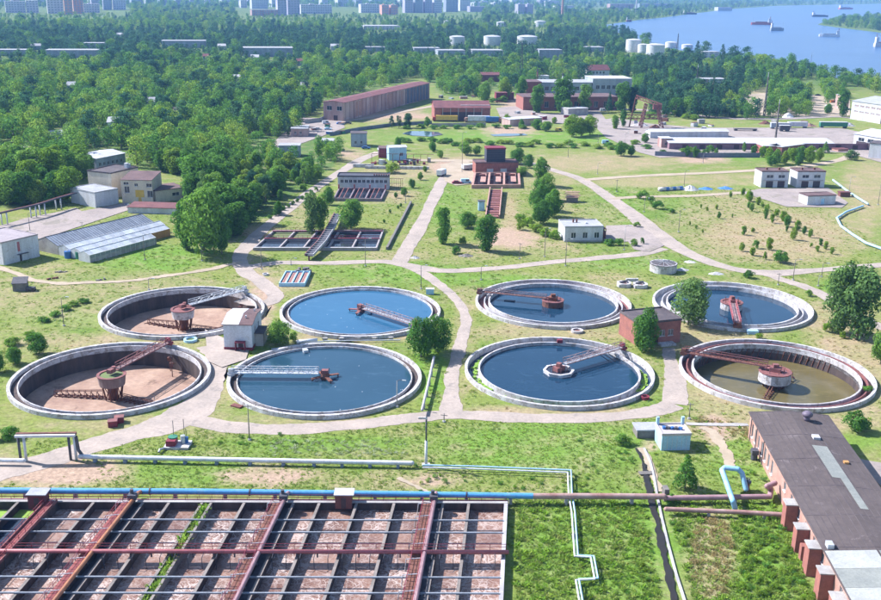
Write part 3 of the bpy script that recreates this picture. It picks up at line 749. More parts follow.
T = at_tree
T('birch_tree', 'tall leafy birch beside the brick pump house and the bridge tank', 'tree', 688, 325, 49, 46, 'round', leaf_birch)
T('broadleaf_tree', 'round tree hiding the front of the brick pump house', 'tree', 644, 351, 44, 36, 'round', leaf_mid)
T('willow_tree', 'huge drooping grey-green tree right of the far right tank', 'tree', 838, 333, 70, 36, 'tall', leaf_birch)
T('willow_tree', 'huge grey-green tree standing against its drooping neighbour, trunk visible', 'tree', 857, 339, 70, 40, 'tall', leaf_birch)
T('broadleaf_tree', 'round bushy tree cut by the right picture edge above the olive tank', 'tree', 881, 364, 38, 26, 'round', leaf_mid)
T('broadleaf_tree', 'bushy tree at the right picture edge below the tall willows', 'tree', 893, 330, 30, 24, 'round', leaf_mid)
T('birch_tree', 'tall birch on the far side of the grid of settling channels', 'tree', 312, 234, 40, 18, 'tall', leaf_birch)
T('birch_tree', 'shorter birch leaning on its tall neighbour by the settling channels', 'tree', 321, 232, 36, 18, 'tall', leaf_mid)
T('broadleaf_tree', 'spreading tree right of the sloping conveyor above the settling channels', 'tree', 351, 229, 31, 30, 'round', leaf_mid)
T('broadleaf_tree', 'small tree between the birches and the window-fronted filter hall', 'tree', 329, 205, 18, 14, 'round', leaf_mid)
T('birch_tree', 'big full birch at the far corner of the greenhouses', 'tree', 204, 256, 70, 52, 'round', leaf_mid)
T('birch_tree', 'slim birch crowding the left flank of the big greenhouse birch', 'tree', 187, 250, 50, 26, 'tall', leaf_mid)
T('broadleaf_tree', 'bush-like tree on the right flank of the big greenhouse birch', 'tree', 222, 254, 40, 22, 'round', leaf_mid)
T('birch_tree', 'upright tree beside the pale road left of the brick stair house', 'tree', 443, 244, 36, 18, 'tall', leaf_mid)
T('broadleaf_tree', 'dark upright tree at the foot of the sloping conveyor stairs', 'tree', 486, 251, 35, 25, 'tall', leaf_mid)
T('broadleaf_tree', 'low spreading tree left of the conveyor stairs foot', 'tree', 468, 228, 16, 22, 'round', leaf_mid)
T('broadleaf_tree', 'small round tree on the bare mound below the conveyor stairs', 'tree', 462, 244, 9, 10, 'bush', leaf_light)
T('bush', 'low dark bush on the bare mound beside a fallen heap', 'bush', 456, 254, 9, 12, 'bush', leaf_mid)
T('broadleaf_tree', 'topmost tree of the leafy row right of the brick stair house', 'tree', 541, 186, 27, 18, 'tall', leaf_mid)
T('broadleaf_tree', 'second tree of the leafy row right of the brick stair house', 'tree', 547, 200, 27, 22, 'round', leaf_mid)
T('broadleaf_tree', 'third and fullest tree of the leafy row above the white office', 'tree', 538, 210, 30, 26, 'round', leaf_mid)
T('broadleaf_tree', 'fourth tree of the leafy row above the white office', 'tree', 552, 217, 28, 24, 'round', leaf_mid)
T('broadleaf_tree', 'lowest tree of the leafy row nearest the white office', 'tree', 541, 224, 24, 24, 'round', leaf_mid)
for i, (x, y, w_) in enumerate([(520,222,14),(528,226,16),(536,232,18),(544,236,16),(555,239,14),(521,230,10)]):
    T('bush', 'light green scrub bush on the slope below the leafy row', 'bush', x, y, 10, w_, 'bush', leaf_light, 'scrub on the slope below the leafy row')
T('broadleaf_tree', 'spreading fruit tree between the two water-filled tanks and the pale road', 'tree', 421, 357, 42, 38, 'broad', leaf_mid)
T('broadleaf_tree', 'rounder fruit tree touching the pale road between the middle tanks', 'tree', 438, 352, 38, 34, 'broad', leaf_mid)
T('broadleaf_tree', 'round green tree by the side wall of the white tank house', 'tree', 280, 345, 27, 28, 'round', leaf_mid)
T('bush', 'small bush right of the round tree by the tank house', 'bush', 293, 341, 12, 10, 'bush', leaf_mid)
T('broadleaf_tree', 'upright dark tree in front of the blue-walled shed', 'tree', 685, 488, 36, 24, 'spruce', leaf_mid)
T('bush', 'broad dark bush behind the long brown-roofed hall', 'bush', 855, 431, 24, 30, 'bush', leaf_mid)
T('bush', 'small bush at the edge of the olive tank near the picture edge', 'bush', 868, 393, 9, 12, 'bush', leaf_mid)
T('broadleaf_tree', 'spreading tree left of the empty front-left tank', 'tree', 37, 354, 22, 26, 'round', leaf_mid)
T('bush', 'round bush below the spreading tree near the left picture edge', 'bush', 15, 364, 18, 20, 'round', leaf_mid)
T('bush', 'dark bush cut by the left picture edge', 'bush', -2, 372, 24, 22, 'round', leaf_mid)
T('bush', 'low bush between the left edge and the spreading tree', 'bush', 12, 345, 10, 18, 'bush', leaf_mid)
T('bush', 'dark clump of bushes left of the pipe gate', 'bush', 10, 438, 13, 24, 'bush', leaf_mid)
T('bush', 'dry-looking bush beside the dark clump left of the pipe gate', 'bush', -8, 440, 12, 20, 'bush', leaf_mid)
for i, (x, y) in enumerate([(30,336),(44,322),(56,316),(66,310),(74,306),(84,303)]):
    T('bush', 'low weed bush in the ditch left of the empty tanks', 'bush', x, y, 6, 14, 'bush', leaf_mid, 'weed bushes in the ditch')
T('bush', 'large round bush alone on the dry field above the far right tank', 'bush', 781, 263, 15, 18, 'bush', leaf_mid)
T('bush', 'round bush on the road verge behind the far right tank', 'bush', 749, 278, 10, 12, 'bush', leaf_mid)
T('bush', 'small round bush beside the road branch near the tall willows', 'bush', 809, 296, 7, 8, 'bush', leaf_mid)
T('bush', 'round bush at the foot of the tall willows, the larger one', 'bush', 827, 332, 12, 11, 'bush', leaf_light)
T('bush', 'round bush at the foot of the tall willows, the smaller one', 'bush', 842, 338, 9, 8, 'bush', leaf_light)
T('bush', 'little bush on the grass by the far right tank wall', 'bush', 759, 338, 6, 9, 'bush', leaf_light)
for nm, x, y, w_ in (('leftmost and largest', 643, 199, 15), ('middle', 650, 204, 10), ('rightmost', 658, 209, 13)):
    T('bush', 'round bush beside the field track, %s of three' % nm, 'bush', x, y, 10, w_, 'bush', leaf_mid)
T('bush', 'tiny bush on the verge near the three round bushes', 'bush', 672, 213, 5, 7, 'bush', leaf_mid)
T('bush', 'bush on the verge of the diagonal road near the white office', 'bush', 637, 227, 6, 9, 'bush', leaf_mid)
for x, y, w_ in ((609,245,13),(619,245,11),(634,246,9),(642,244,5)):
    T('bush', 'clipped bush at the side of the white office', 'bush', x, y, 8, w_, 'bush', leaf_mid, 'bushes beside the white office')
# saplings on the dry field
SAP = [(278,192,6),(328,182,7),(353,206,10),(346,194,6),(388,220,7),(404,232,7),(362,246,8),(350,232,5),(424,242,6),(418,275,9),(444,292,8),(462,266,9),(488,285,9),(505,308,12),(545,322,9),(571,338,8),(596,350,8),(528,360,12),(502,326,5),
       (183,246,5),(222,238,4),(231,274,6),(330,340,8),(368,330,5),(166,332,4),(140,314,4),(322,405,8),(378,393,9),(432,400,11),(365,422,7),(415,438,8),(601,390,5),(638,382,6),(658,397,7),(625,407,5),(683,416,6),(115,300,3),(160,233,3),(285,270,3)]
for x, y, hp in SAP:
    T('sapling', 'young sapling planted on the dry field right of the diagonal road', 'sapling', 661 + x/4, 150 + y/4, hp + 1, hp * rnd.uniform(.6, .95), rnd.choice(['round', 'tall', 'bush']), leaf_light if rnd.random() < .75 else leaf_mid, 'saplings on the dry field')
# row of bushes along the road left of the service road, and on the lawn
for i in range(11):
    t = i / 10; T('bush', 'small clipped bush in the row along the curving road', 'bush', 270 + 46*t, 219 - 28*t, 5, 5, 'bush', leaf_mid, 'bush row along the curving road')
for x, y, hp in ((278,215,14),(330,196,6),(404,196,9),(420,180,8),(412,188,9),(425,172,6),(432,150,9),(396,198,6),(390,213,4),(384,223,4),(398,209,4),(401,207,4)):
    T('sapling', 'young tree on the lawn by the filter hall', 'sapling', x, y, hp, hp*.9, 'round', leaf_mid, 'young trees on the lawn by the filter hall')
T('bush', 'wide bright bush in front of the pale blue hut', 'bush', 392, 173, 11, 20, 'bush', leaf_light)
for x, y, hp, w_ in ((398,150,13,9),(466,155,14,17),(477,155,10,10),(517,164,16,18),(528,168,14,14),(522,176,10,12),(433,152,9,8),(440,158,8,8)):
    T('broadleaf_tree', 'small tree around the brick stair house and sandy apron', 'tree', x, y, hp, w_, 'round', leaf_mid, 'small trees around the brick stair house')
# industrial strip
LOOSE = ['dark narrow poplar behind the pond, leftmost of three', 'dark narrow poplar behind the pond, middle of three', 'dark fuller tree right of the two narrow poplars by the pond', 'little round tree at the left corner of the brick workshop', 'round tree on the grass above the brick workshop', 'bright tree left of the pair of maroon sheds', 'tall tree at the foot of the lattice radio mast', 'tall poplar before the left end of the brick factory', 'tallest poplar before the middle of the brick factory', 'round low tree under the tallest factory poplar', 'upright poplar right of the tallest factory poplar', 'small bright tree beside the truck yard', 'small round tree left of the lilac-roofed store', 'round tree before the lilac-roofed store', 'round tree right of the lilac-roofed store', 'big yellow-green bushy tree on the sandy yard, left of three', 'big yellow-green bushy tree on the sandy yard, right of three', 'big yellow-green bushy tree on the sandy yard, middle of three', 'small upright tree left of the red crane, shorter', 'small slim tree left of the red crane, taller', 'tall tree at the right end of the brick factory', 'pointed dark spruce at the factory corner', 'dark tall tree between factory and red crane', 'full bushy tree below the sandy yard, left', 'smaller bushy tree below the sandy yard, right', 'round bush-tree left of the loading hall hut', 'thin young tree before the dark concrete fence, first from left', 'thin young tree before the dark concrete fence, second from left', 'thin young tree before the dark concrete fence, third from left', 'thin young tree before the dark concrete fence, fourth from left', 'slim young tree near the right end of the dark fence', 'rounder young tree at the right end of the dark fence']
for x, y, hp, w_, st, m_ in ((392,128,12,6,'column',leaf_dark),(399,128,12,6,'column',leaf_dark),(408,128,14,10,'tall',leaf_dark),(427,127,10,8,'round',leaf_mid),(484,104,22,16,'round',leaf_mid),(504,100,22,17,'round',leaf_light),(521,104,26,13,'tall',leaf_mid),
                             (537,113,27,15,'tall',leaf_mid),(562,112,33,22,'tall',leaf_mid),(566,114,14,13,'round',leaf_mid),(585,112,26,15,'tall',leaf_mid),(507,124,10,8,'round',leaf_light),(521,128,9,7,'round',leaf_mid),(536,129,10,12,'round',leaf_mid),(546,131,10,14,'round',leaf_mid),
                             (572,137,22,20,'round',leaf_light),(590,135,20,20,'round',leaf_light),(581,136,18,18,'round',leaf_light),(615,129,13,9,'tall',leaf_mid),(623,127,16,7,'tall',leaf_mid),(622,112,28,17,'tall',leaf_mid),(609,112,19,8,'spruce',leaf_dark),(632,112,25,14,'tall',leaf_dark),
                             (621,156,15,15,'round',leaf_mid),(631,156,11,9,'round',leaf_mid),(645,143,10,10,'round',leaf_mid),(687,157,11,7,'round',leaf_mid),(695,158,12,7,'round',leaf_mid),(703,157,8,6,'round',leaf_mid),(716,155,7,5,'round',leaf_mid),(744,152,10,5,'round',leaf_mid),(754,155,10,8,'round',leaf_mid)):
    T('broadleaf_tree', LOOSE.pop(0), 'tree', x, y, hp, w_, st, m_, 'loose trees among the far yards')
for x, y, hp, w_ in ((762,157,11,9),(769,162,15,11),(776,165,16,12),(784,164,13,12),(793,162,14,12),(800,163,17,13),(809,164,18,14),(818,161,13,12),(798,166,12,10),(789,160,12,10),(771,166,10,10)):
    T('broadleaf_tree', 'bright bushy tree in the thicket in front of the red-fronted sheds', 'tree', x, y, hp, w_, 'round', rnd.choice([leaf_light, leaf_mid]), 'thicket in front of the red-fronted sheds')
for k in range(30):
    x, y = [(rnd.uniform(640, 745), rnd.uniform(116, 120)), (rnd.uniform(500, 660), rnd.uniform(123, 131)), (rnd.uniform(745, 850), rnd.uniform(96, 117)), (rnd.uniform(660, 760), rnd.uniform(151, 155)), (rnd.uniform(440, 525), rnd.uniform(96, 106))][k % 5]
    T('bush', 'ragged bush at the edge of the far yards and sidings', 'bush', x, y, rnd.uniform(4, 10), rnd.uniform(7, 12), rnd.choice(['bush', 'round']), rnd.choice([leaf_light, leaf_mid]), 'ragged bushes at the edge of the far yards')
T('spruce_tree', 'small pointed tree between the thicket and the white warehouse', 'tree', 825, 153, 11, 8, 'spruce', leaf_mid)
T('bush', 'big grey-green round bush by the yard of the white warehouse', 'bush', 851, 160, 11, 15, 'bush', leaf_birch)
T('broadleaf_tree', 'upright tree left of the white warehouse gable', 'tree', 842, 117, 26, 14, 'tall', leaf_mid)
for i in range(26):
    t = i / 25; T('bush', 'low bush in the green strip before the far yards', 'bush', 400 + 245*t + rnd.uniform(-4, 4), 143 + 4*t + rnd.uniform(-3, 3), 5, 13, 'bush', rnd.choice([leaf_mid, leaf_light]), 'bushes in the green strip')
for i in range(10):
    T('bush', 'low shrub around the sludge pond', 'bush', 405 + 13*i + rnd.uniform(-3, 3), 128 + rnd.uniform(-1, 1), 4.5, 11, 'bush', leaf_mid, 'shrubs around the sludge pond')
T('bush', 'dense shrubs at the head of the drainage ditch', 'bush', 622, 444, 12, 20, 'bush', leaf_mid)
T('bush', 'dark shrub where the ditch passes under the rusty pipe', 'bush', 670, 503, 11, 13, 'bush', leaf_mid)

# ------------------------------------------------------------------ meadow weeds
def tuft(seed, n, spread, h, w, mat, droop=1.5):
    r = random.Random(seed); V = []; F = []
    for i in range(n):
        a = r.uniform(0, 6.283); rr = spread * math.sqrt(r.random()); b = Vector((rr*math.cos(a), rr*math.sin(a), 0))
        l = h * r.uniform(.5, 1.1); d = Vector((math.cos(a)*droop*r.random(), math.sin(a)*droop*r.random(), 1)).normalized()
        s = Vector((-math.sin(a + r.uniform(-1, 1)), math.cos(a), 0)).normalized() * w * r.uniform(.6, 1.3)
        k = len(V); m = b + d * l * .6; e = b + d * l + Vector((d.x, d.y, -.15)) * l * .3
        V += [b - s*.5, b + s*.5, m + s, e, m - s]; F.append((k, k+1, k+2, k+3, k+4))
    return leaf_mesh('weed_tuft', V, F, mat)
leaf_white = leaf_mat('cow_parsley_flower', (.45, .48, .36), (.30, .34, .2), (.2, .26, .1))
WEEDS = [tuft(1, 16, .35, .45, .10, leaf_weed), tuft(2, 22, .5, .6, .13, leaf_weed), tuft(3, 14, .3, .35, .08, leaf_weed, 2.2), tuft(4, 18, .4, .5, .09, leaf_straw), tuft(5, 20, .5, .7, .16, leaf_light), tuft(6, 16, .4, .7, .09, leaf_white)]
FIELD = [[(-60,440),(60,440),(150,436),(200,428),(300,432),(400,425),(450,420),(600,422),(680,414),(745,424),(800,500),(830,620),(680,640),(520,640),(505,500),(-60,495)]]
KEEP_OFF = [[(632,446),(652,446),(664,500),(676,540),(700,622),(664,622),(650,530),(643,490)], [(512,640),(506,494),(-80,492),(-80,640)], [(748,437),(812,593),(830,640),(900,640),(900,480),(820,414),(748,413)], [(655,418),(692,418),(692,452),(655,452)], [(634,422),(662,422),(662,442),(634,442)]]
sr_ = random.Random(5); weeds = []
rp = np.array([(a, b, c) for a, b, c in ROADS])
def clear_of_roads(X, Y, m=.3): return not np.any((rp[:, 0] - X) ** 2 + (rp[:, 1] - Y) ** 2 < (rp[:, 2] + m) ** 2)
N = 42000
Xs = np.random.RandomState(3).uniform(-75, 85, N); Ys = np.random.RandomState(4).uniform(112, 186, N)
chx = ground_paint(Xs, Ys); PX, PY, _ = project(Xs, Ys)
for X, Y, px, py, dry, lush, bare in zip(Xs, Ys, PX, PY, *chx):
    if not inside(FIELD[0], px, py) or any(inside(p, px, py) for p in KEEP_OFF): continue
    if bare > .3 and sr_.random() < bare: continue
    if not clear_of_roads(X, Y): continue
    right = py > 500 and px > 515
    if dry > .4: i = sr_.choice((3, 3, 2, 0)); s = sr_.uniform(.5, 1.0)
    elif right: i = sr_.choice((1, 0, 0, 2, 2, 4)); s = sr_.uniform(.4, .9)
    else:
        i = sr_.choice((0, 2, 2, 2, 2, 0, 0)); s = sr_.uniform(.3, .7)
        if 270 < px < 410 and 440 < py < 456 and sr_.random() < .35: i = 5
    if not right and sr_.random() < .25: continue
    weeds.append((X, Y, 0, sr_.uniform(0, 6.28), s, s * sr_.uniform(.7, 1.2), i))
N = 34000
Xs = np.random.RandomState(13).uniform(-150, 150, N); Ys = np.random.RandomState(14).uniform(180, 420, N)
chx = ground_paint(Xs, Ys); PX, PY, _ = project(Xs, Ys)
tk = np.array(TANKS)
PITS = [[(250,254),(380,254),(388,229),(270,229)], [(276,290),(308,290),(314,268),(282,268)], [(330,205),(385,205),(394,170),(335,170)], [(470,191),(522,191),(522,160),(472,160)], [(486,220),(502,220),(502,188),(486,188)]]
for X, Y, px, py, dry, lush, bare in zip(Xs, Ys, PX, PY, *chx):
    if px < -20 or px > 900 or bare > .3: continue
    if np.any((tk[:, 0] - X) ** 2 + (tk[:, 1] - Y) ** 2 < 22.3 ** 2) or not clear_of_roads(X, Y): continue
    if any(inside(p, px, py) for p in YARDS) or any(inside(p, px, py) for p in PITS): continue
    i = 3 if dry > .5 else sr_.choice((0, 2, 2, 1)); s = sr_.uniform(.3, .8) * (1.3 if lush > .4 else 1)
    if dry > .5 and sr_.random() < .5: continue
    weeds.append((X, Y, 0, sr_.uniform(0, 6.28), s, s * .7, i))
# leafy scrub between the grass: along the hall, in the wet strip by the ditch and dotted over the meadow
WEEDS += [WOOD[9], WOOD[10]]
for _ in range(5200):
    px, py = sr_.uniform(0, 830), sr_.uniform(424, 625)
    X, Y = G2(px, py)
    if not inside(FIELD[0], px, py) or any(inside(p, px, py) for p in KEEP_OFF) or not clear_of_roads(X, Y): continue
    n = math.sin(X * .21 + 2) + math.sin(Y * .33 + X * .11) + math.sin(X * .07 - Y * .16)
    right = py > 512 and px > 668
    if right and 690 < px < 738: continue
    if right and sr_.random() < .45: continue
    if not right and (n < .75 or sr_.random() < .72): continue
    if 20 < px < 150 and py > 455: continue
    s = sr_.uniform(.7, 1.6) if right else sr_.uniform(.5, 1.25)
    weeds.append((X, Y, -.1, sr_.uniform(0, 6.28), s, s * sr_.uniform(.6, 1.0), sr_.choice((6, 7, 7, 7)) if right else sr_.choice((6, 6, 7))))
FREE_WEEDS = weeds

# ------------------------------------------------------------------ round clarifier tanks
def truss_bridge(parent, ang, r0, r1, z, w, h, mats, name='bridge', rail=True, end_h=None):
    """walkway bridge: deck, two lattice girders, wheel carriage; returns the part"""
    deck_m, lat_m, car_m = mats
    d = Vector((math.cos(ang), math.sin(ang), 0)); s = Vector((-d.y, d.x, 0))
    mb = MB()
    P = lambda r, o, zz: d * r + s * o + Vector((0, 0, zz))
    n = int((r1 - r0) / 1.1)
    for k in range(n):
        a, b = r0 + (r1-r0) * k / n, r0 + (r1-r0) * (k + .9) / n
        mb.bar(P(a, 0, z), P(b, 0, z), w * .92, .08)
    br = mb.build(name, deck_m, parent)
    for side in (-1, 1):
        t = MB(); o = side * w / 2
        t.bar(P(r0, o, z), P(r1, o, z), .16, .22); t.bar(P(r0, o, z + h), P(r1, o, z + h), .12, .12)
        m = max(4, int((r1 - r0) / 1.9))
        for k in range(m + 1):
            r = r0 + (r1 - r0) * k / m
            t.bar(P(r, o, z), P(r, o, z + h), .09)
            if k < m:
                r2 = r0 + (r1 - r0) * (k + 1) / m
                t.bar(P(r, o, z if k % 2 else z + h), P(r2, o, z + h if k % 2 else z), .08)
        if rail: t.bar(P(r0, o, z + h * .5), P(r1, o, z + h * .5), .06)
        t.build('girder', lat_m, br)
    c = MB()
    c.cbox(P(r1, 0, z - .5), 1.5, w * 1.25, .5, ang); c.cbox(P(r1 + .1, w * .2, z), 1.0, .9, .9, ang)
    c.tube(P(r1 + .2, -w*.3, z + .45), P(r1 - .7, -w*.3, z + .45), .32, 10)
    for o in (-w * .55, w * .55): c.tube(P(r1, o - .12, z - .55), P(r1, o + .12, z - .55), .28, 10)
    c.build('wheel_carriage', car_m, br)
    return br

def scraper(parent, ang, r0, r1, z, mat, h=1.0):
    d = Vector((math.cos(ang), math.sin(ang), 0)); s = Vector((-d.y, d.x, 0)); mb = MB()
    P = lambda r, o, zz: d * r + s * o + Vector((0, 0, zz))
    for o in (-.5, .5):
        mb.bar(P(r0, o, z + .15), P(r1, o, z + .15), .14); mb.bar(P(r0, o * .6, z + h), P(r1, o * .6, z + h * .7), .12)
    m = int((r1 - r0) / 1.3)
    for k in range(m + 1):
        r = r0 + (r1 - r0) * k / m
        for o in (-.5, .5): mb.bar(P(r, o, z + .15), P(r, o * .6, z + h * .85), .09)
        mb.bar(P(r, -.5, z + .15), P(r, .5, z + .15), .09)
        mb.bar(P(r, -1.0, z + .06), P(r + .9, .9, z + .06), .07, .35)
        if k < m: mb.bar(P(r, .5, z + .15), P(r + (r1-r0)/m, .3, z + h * .8), .08)
    return mb.build('scraper_arm', mat, parent)

def tank(i, label, kind, end_px, level, bed):
    cx, cy_ = TANKS[i]
    t = thing('clarifier_tank', label, 'settling tank', (cx, cy_, 0), 0)
    e = G(end_px[0], end_px[1], 1.8); ang = math.atan2(e.y - cy_, e.x - cx)
    zb = -4.2
    if kind in ('dry', 'full'):
        MB().ring(20.3, TR, -.5, .95, 128).build('outer_wall', concrete_w, t)
        MB().ring(18.95, 20.3, -.5, .12, 128).build('overflow_channel', concrete_d, t)
        MB().ring(18.72, 18.95, -.6, .75, 128).build('weir_wall', concrete_w, t)
        rin = 18.72
    else:
        rin = {4: 17.6, 5: 17.1, 6: 17.75, 7: 16.9}[i]
        MB().ring(20.4, TR, -.6, .95, 128).build('outer_wall', concrete_w, t)
        MB().ring(rin + .4, 20.4, -1.2, -.55, 128).build('collecting_channel', concrete_g if i == 4 else rust_l if i in (5, 6) else concrete, t)
        MB().ring(rin, rin + .4, -1.2, .72, 128).build('inner_wall', concrete_w, t)
        if i in (5, 6, 7): MB().ring(rin + 1.35, rin + 1.6, -.56, .55, 128).build('channel_divider', concrete if i != 6 else rust_l, t)
    wall_m = concrete_d
    MB().ring(rin, rin + .25, zb - .6, -.45, 128).build('basin_wall', wall_m, t)
    # floor: shallow cone
    fl = MB(); fl.lathe([(.01, zb - .45), (6, zb - .3), (12, zb - .12), (rin + .1, zb + .05)], 96); fl.build('tank_floor', sludge, t, smooth=True)
    if level is not None:
        w = MB().disc(rin + .02, level, 128).build('water', bed, t)
    C = Vector((0, 0, 0))
    if kind == 'dry':
        pm, lm = (pink_steel, rust) if i == 0 else (steel, steel)
        tw = MB(); tw.drum(2.7, -1.2, 1.0, 16, r2=3.0); tower = tw.build('central_drum', [M('rust_stained_drum', (.26, .20, .19), (.17, .12, .115), .7, .9, streak=True) if i == 0 else concrete_w], t)
        tp = MB(); tp.ring(2.5, 3.15, 1.0, 1.2, 16); tp.build('drum_rim', rust_l, tower)
        ml = MB(); ml.disc(2.8, 1.02, 16); ml.build('drum_cover', algae_d if i == 0 else rust_l, tower)
        lg = MB()
        for k in range(8):
            a = k * math.pi / 4
            lg.bar((1.7*math.cos(a), 1.7*math.sin(a), zb - .3), (2.3*math.cos(a), 2.3*math.sin(a), -1.2), .25)
            a2 = a + math.pi / 4; lg.bar((1.7*math.cos(a), 1.7*math.sin(a), zb - .3), (2.3*math.cos(a2), 2.3*math.sin(a2), -1.2), .14)
        lg.drum(1.1, zb - .5, -1.2, 16); lg.build('pedestal', rust, tower)
        mo = MB(); mo.cbox((0, 0, 1.5), 1.6, 1.1, .9, ang); mo.drum(.45, 1.5, 2.6, 10, c=(.3, .9)); mo.build('drive_motor', rust_l, tower)
        truss_bridge(t, ang, 2.2, 20.3, 1.75, 1.3, 1.2, (pm, lm if i else rust_l, maroon if i == 0 else steel))
        scraper(t, math.radians(177 if i == 0 else 160), 2.2, 13.0 if i == 0 else 11, zb - .2, rust, 1.7)
        scraper(t, math.radians(-22 if i == 0 else -12), 2.2, 11.5, zb - .25, rust, 1.4)
        for k, (rr, aa) in enumerate(((17.6, ang - .12), (15.5, ang - .30))):
            b = MB(); b.bar((rr*math.cos(aa), rr*math.sin(aa), zb), (rr*math.cos(aa), rr*math.sin(aa), -.8), .16)
            b.cbox((rr*math.cos(aa), rr*math.sin(aa), -1.6), .9, .8, .8); b.build('hanging_scraper_bracket', rust, t)
    elif kind == 'full':
        truss_bridge(t, ang, 1.4, 20.3, 1.55, 1.4, 1.15, (steel, white_paint, steel) if i == 2 else (steel, pink_steel, rust_l))
        c = MB()
        for k in range(4):
            a = ang + k * math.pi / 2 + .5; d = Vector((math.cos(a), math.sin(a), 0))
            c.bar(d * .3 + Vector((0, 0, .9)), d * 3.2 + Vector((0, 0, .75)), .8, .18)
            c.bar(d * 3.0 + Vector((0, 0, -.4)), d * 3.0 + Vector((0, 0, .9)), .25)
        c.drum(.9, -.5, 1.5, 12); c.build('central_cross', rust_l if i == 3 else rust, t)
        mo = MB(); mo.cbox((0, 0, 1.5), 1.4, 1.2, .8, ang); mo.bar((.9, .4, 1.5), (.9, .4, 2.6), .12); mo.bar((-.8, -.3, 1.5), (-.8, -.3, 2.5), .12); mo.build('drive_motor', rust_l, t)
        # floating scum flakes
        r = random.Random(i); s = MB()
        for k in range(13):
            rr, aa = 18 * math.sqrt(r.random()), r.uniform(0, 6.28); q = r.uniform(.1, .28)
            s.cbox((rr*math.cos(aa), rr*math.sin(aa), level - .02), q, q * .6, .05, aa)
        s.build('floating_scum', white_paint, t)
        if i == 2:
            b = MB(); aa = 1.95; b.cbox((17.6*math.cos(aa), 17.6*math.sin(aa), level - .1), 1.7, 1.1, .7, aa); b.build('skimmer_box', steel, t)
    else:
        big = {4: 3.4, 5: 2.9, 6: 3.5, 7: 2.9}[i]
        zt = {4: .45, 5: 1.1, 6: .7, 7: 1.2}[i]; z0 = {4: -.6, 5: -1.2, 6: -1.5, 7: -1.4}[i]
        tw = MB(); tw.drum(big, z0, zt, 8 if i == 4 else 18, r2=big); tower = tw.build('central_drum', rust if i == 5 else concrete_w, t)
        MB().ring(big - .45, big + .12, zt, zt + .25, 8 if i == 4 else 18).build('drum_rim', concrete_w if i == 4 else rust_l, tower)
        MB().disc(big - .4, zt + .05, 24).build('drum_cover', water_dark if i == 4 else rust_l, tower)
        mo = MB(); mo.cbox((0, 0, zt), 2.4, 1.7, 1.0, ang); mo.cbox((0, 0, zt + 1.0), 1.2, 1.0, .8, ang + .4)
        for k in range(6):
            a = ang + k * 1.05; mo.bar((1.9*math.cos(a), 1.9*math.sin(a), zt), (1.9*math.cos(a), 1.9*math.sin(a), zt + 1.3), .12)
        mo.build('drive_motor', rust_l if i != 5 else rust, tower)
        mats = {4: (steel, pink_steel, maroon), 5: (rust, pink_steel, rust), 6: (rust, rust_l, rust), 7: (pink_steel, redpipe, rust)}[i]
        truss_bridge(t, ang, 1.8, 20.5, {4: 1.7, 5: 1.6, 6: 1.7, 7: 1.6}[i], 1.3 if i != 7 else 1.7, 1.2 if i != 5 else .9, mats)
        if i == 4:
            b = MB(); aa = ang - .05
            for k in (0, 1, 2):
                rr = 12.5 + k * 1.2; b.bar((rr*math.cos(aa), rr*math.sin(aa), 1.5), ((rr+2)*math.cos(aa - .12), (rr+2)*math.sin(aa - .12), level), .16)
            b.build('skimmer_strut', steel_d, t)
            b = MB(); aa = math.radians(83); b.cbox((17.9*math.cos(aa), 17.9*math.sin(aa), .6), 1.3, .9, .8); b.build('valve_box', maroon, t)
            r = random.Random(2); g = MB()
            for k in range(150):
                aa = r.choice([r.uniform(2.6, 4.9), r.uniform(4.2, 5.2), r.uniform(2.4, 4.4), r.uniform(-.5, .25)]); rr = r.uniform(18.2, 19.4)
                g.cbox((rr*math.cos(aa), rr*math.sin(aa), -.56), r.uniform(.4, 1.6), r.uniform(.4, .9), r.uniform(.15, .5), aa + 1.57)
            g.build('channel_growth', algae, t)['kind'] = 'stuff'
            MB().ring(19.35, 20.22, -.5, -.45, 128).build('channel_water', water_deep, t)
        if i == 6:
            lg = MB()
            for k in range(10):
                a = k * math.pi / 5
                lg.bar((1.4*math.cos(a), 1.4*math.sin(a), zb), (2.9*math.cos(a), 2.9*math.sin(a), z0), .22)
                lg.bar((1.4*math.cos(a), 1.4*math.sin(a), zb), (2.9*math.cos(a + .63), 2.9*math.sin(a + .63), z0), .14)
            lg.drum(1.1, zb - .5, z0, 12); lg.build('pedestal', rust, tower)
            scraper(t, math.radians(-118), 2.4, 8, -3.0, rust, 1.3); scraper(t, math.radians(40), 2.4, 7, -2.4, rust, 1.6)
            br = MB()
            for k in range(26):
                a = math.radians(28 + k * 4.6); r_ = rin - .06
                br.bar((r_*math.cos(a), r_*math.sin(a), -.5), (r_*math.cos(a + .03), r_*math.sin(a + .03), -2.7), .14)
            br.build('wall_bracket_row', rust, t)
            r = random.Random(8); g = MB()
            for k in range(5):
                g.tube(((rin + 2.1), -.5 + k*.3, -.5), ((rin + 2.1), -.5 + k*.3, .2), .07, 6)
        if i == 5:
            b = MB(); a = ang; b.bar((13.5*math.cos(a), 13.5*math.sin(a), -.3), (10.5*math.cos(a), 10.5*math.sin(a), -.2), .7, .3); b.build('skimmer_blade', steel_d, t)
        if i == 7:
            b = MB(); a = math.radians(-92); b.cbox((21.6*math.cos(a), 21.6*math.sin(a), -.3), 2.6, 1.6, 1.2, 0); b.build('inlet_chamber', paleblue, t)
    return t

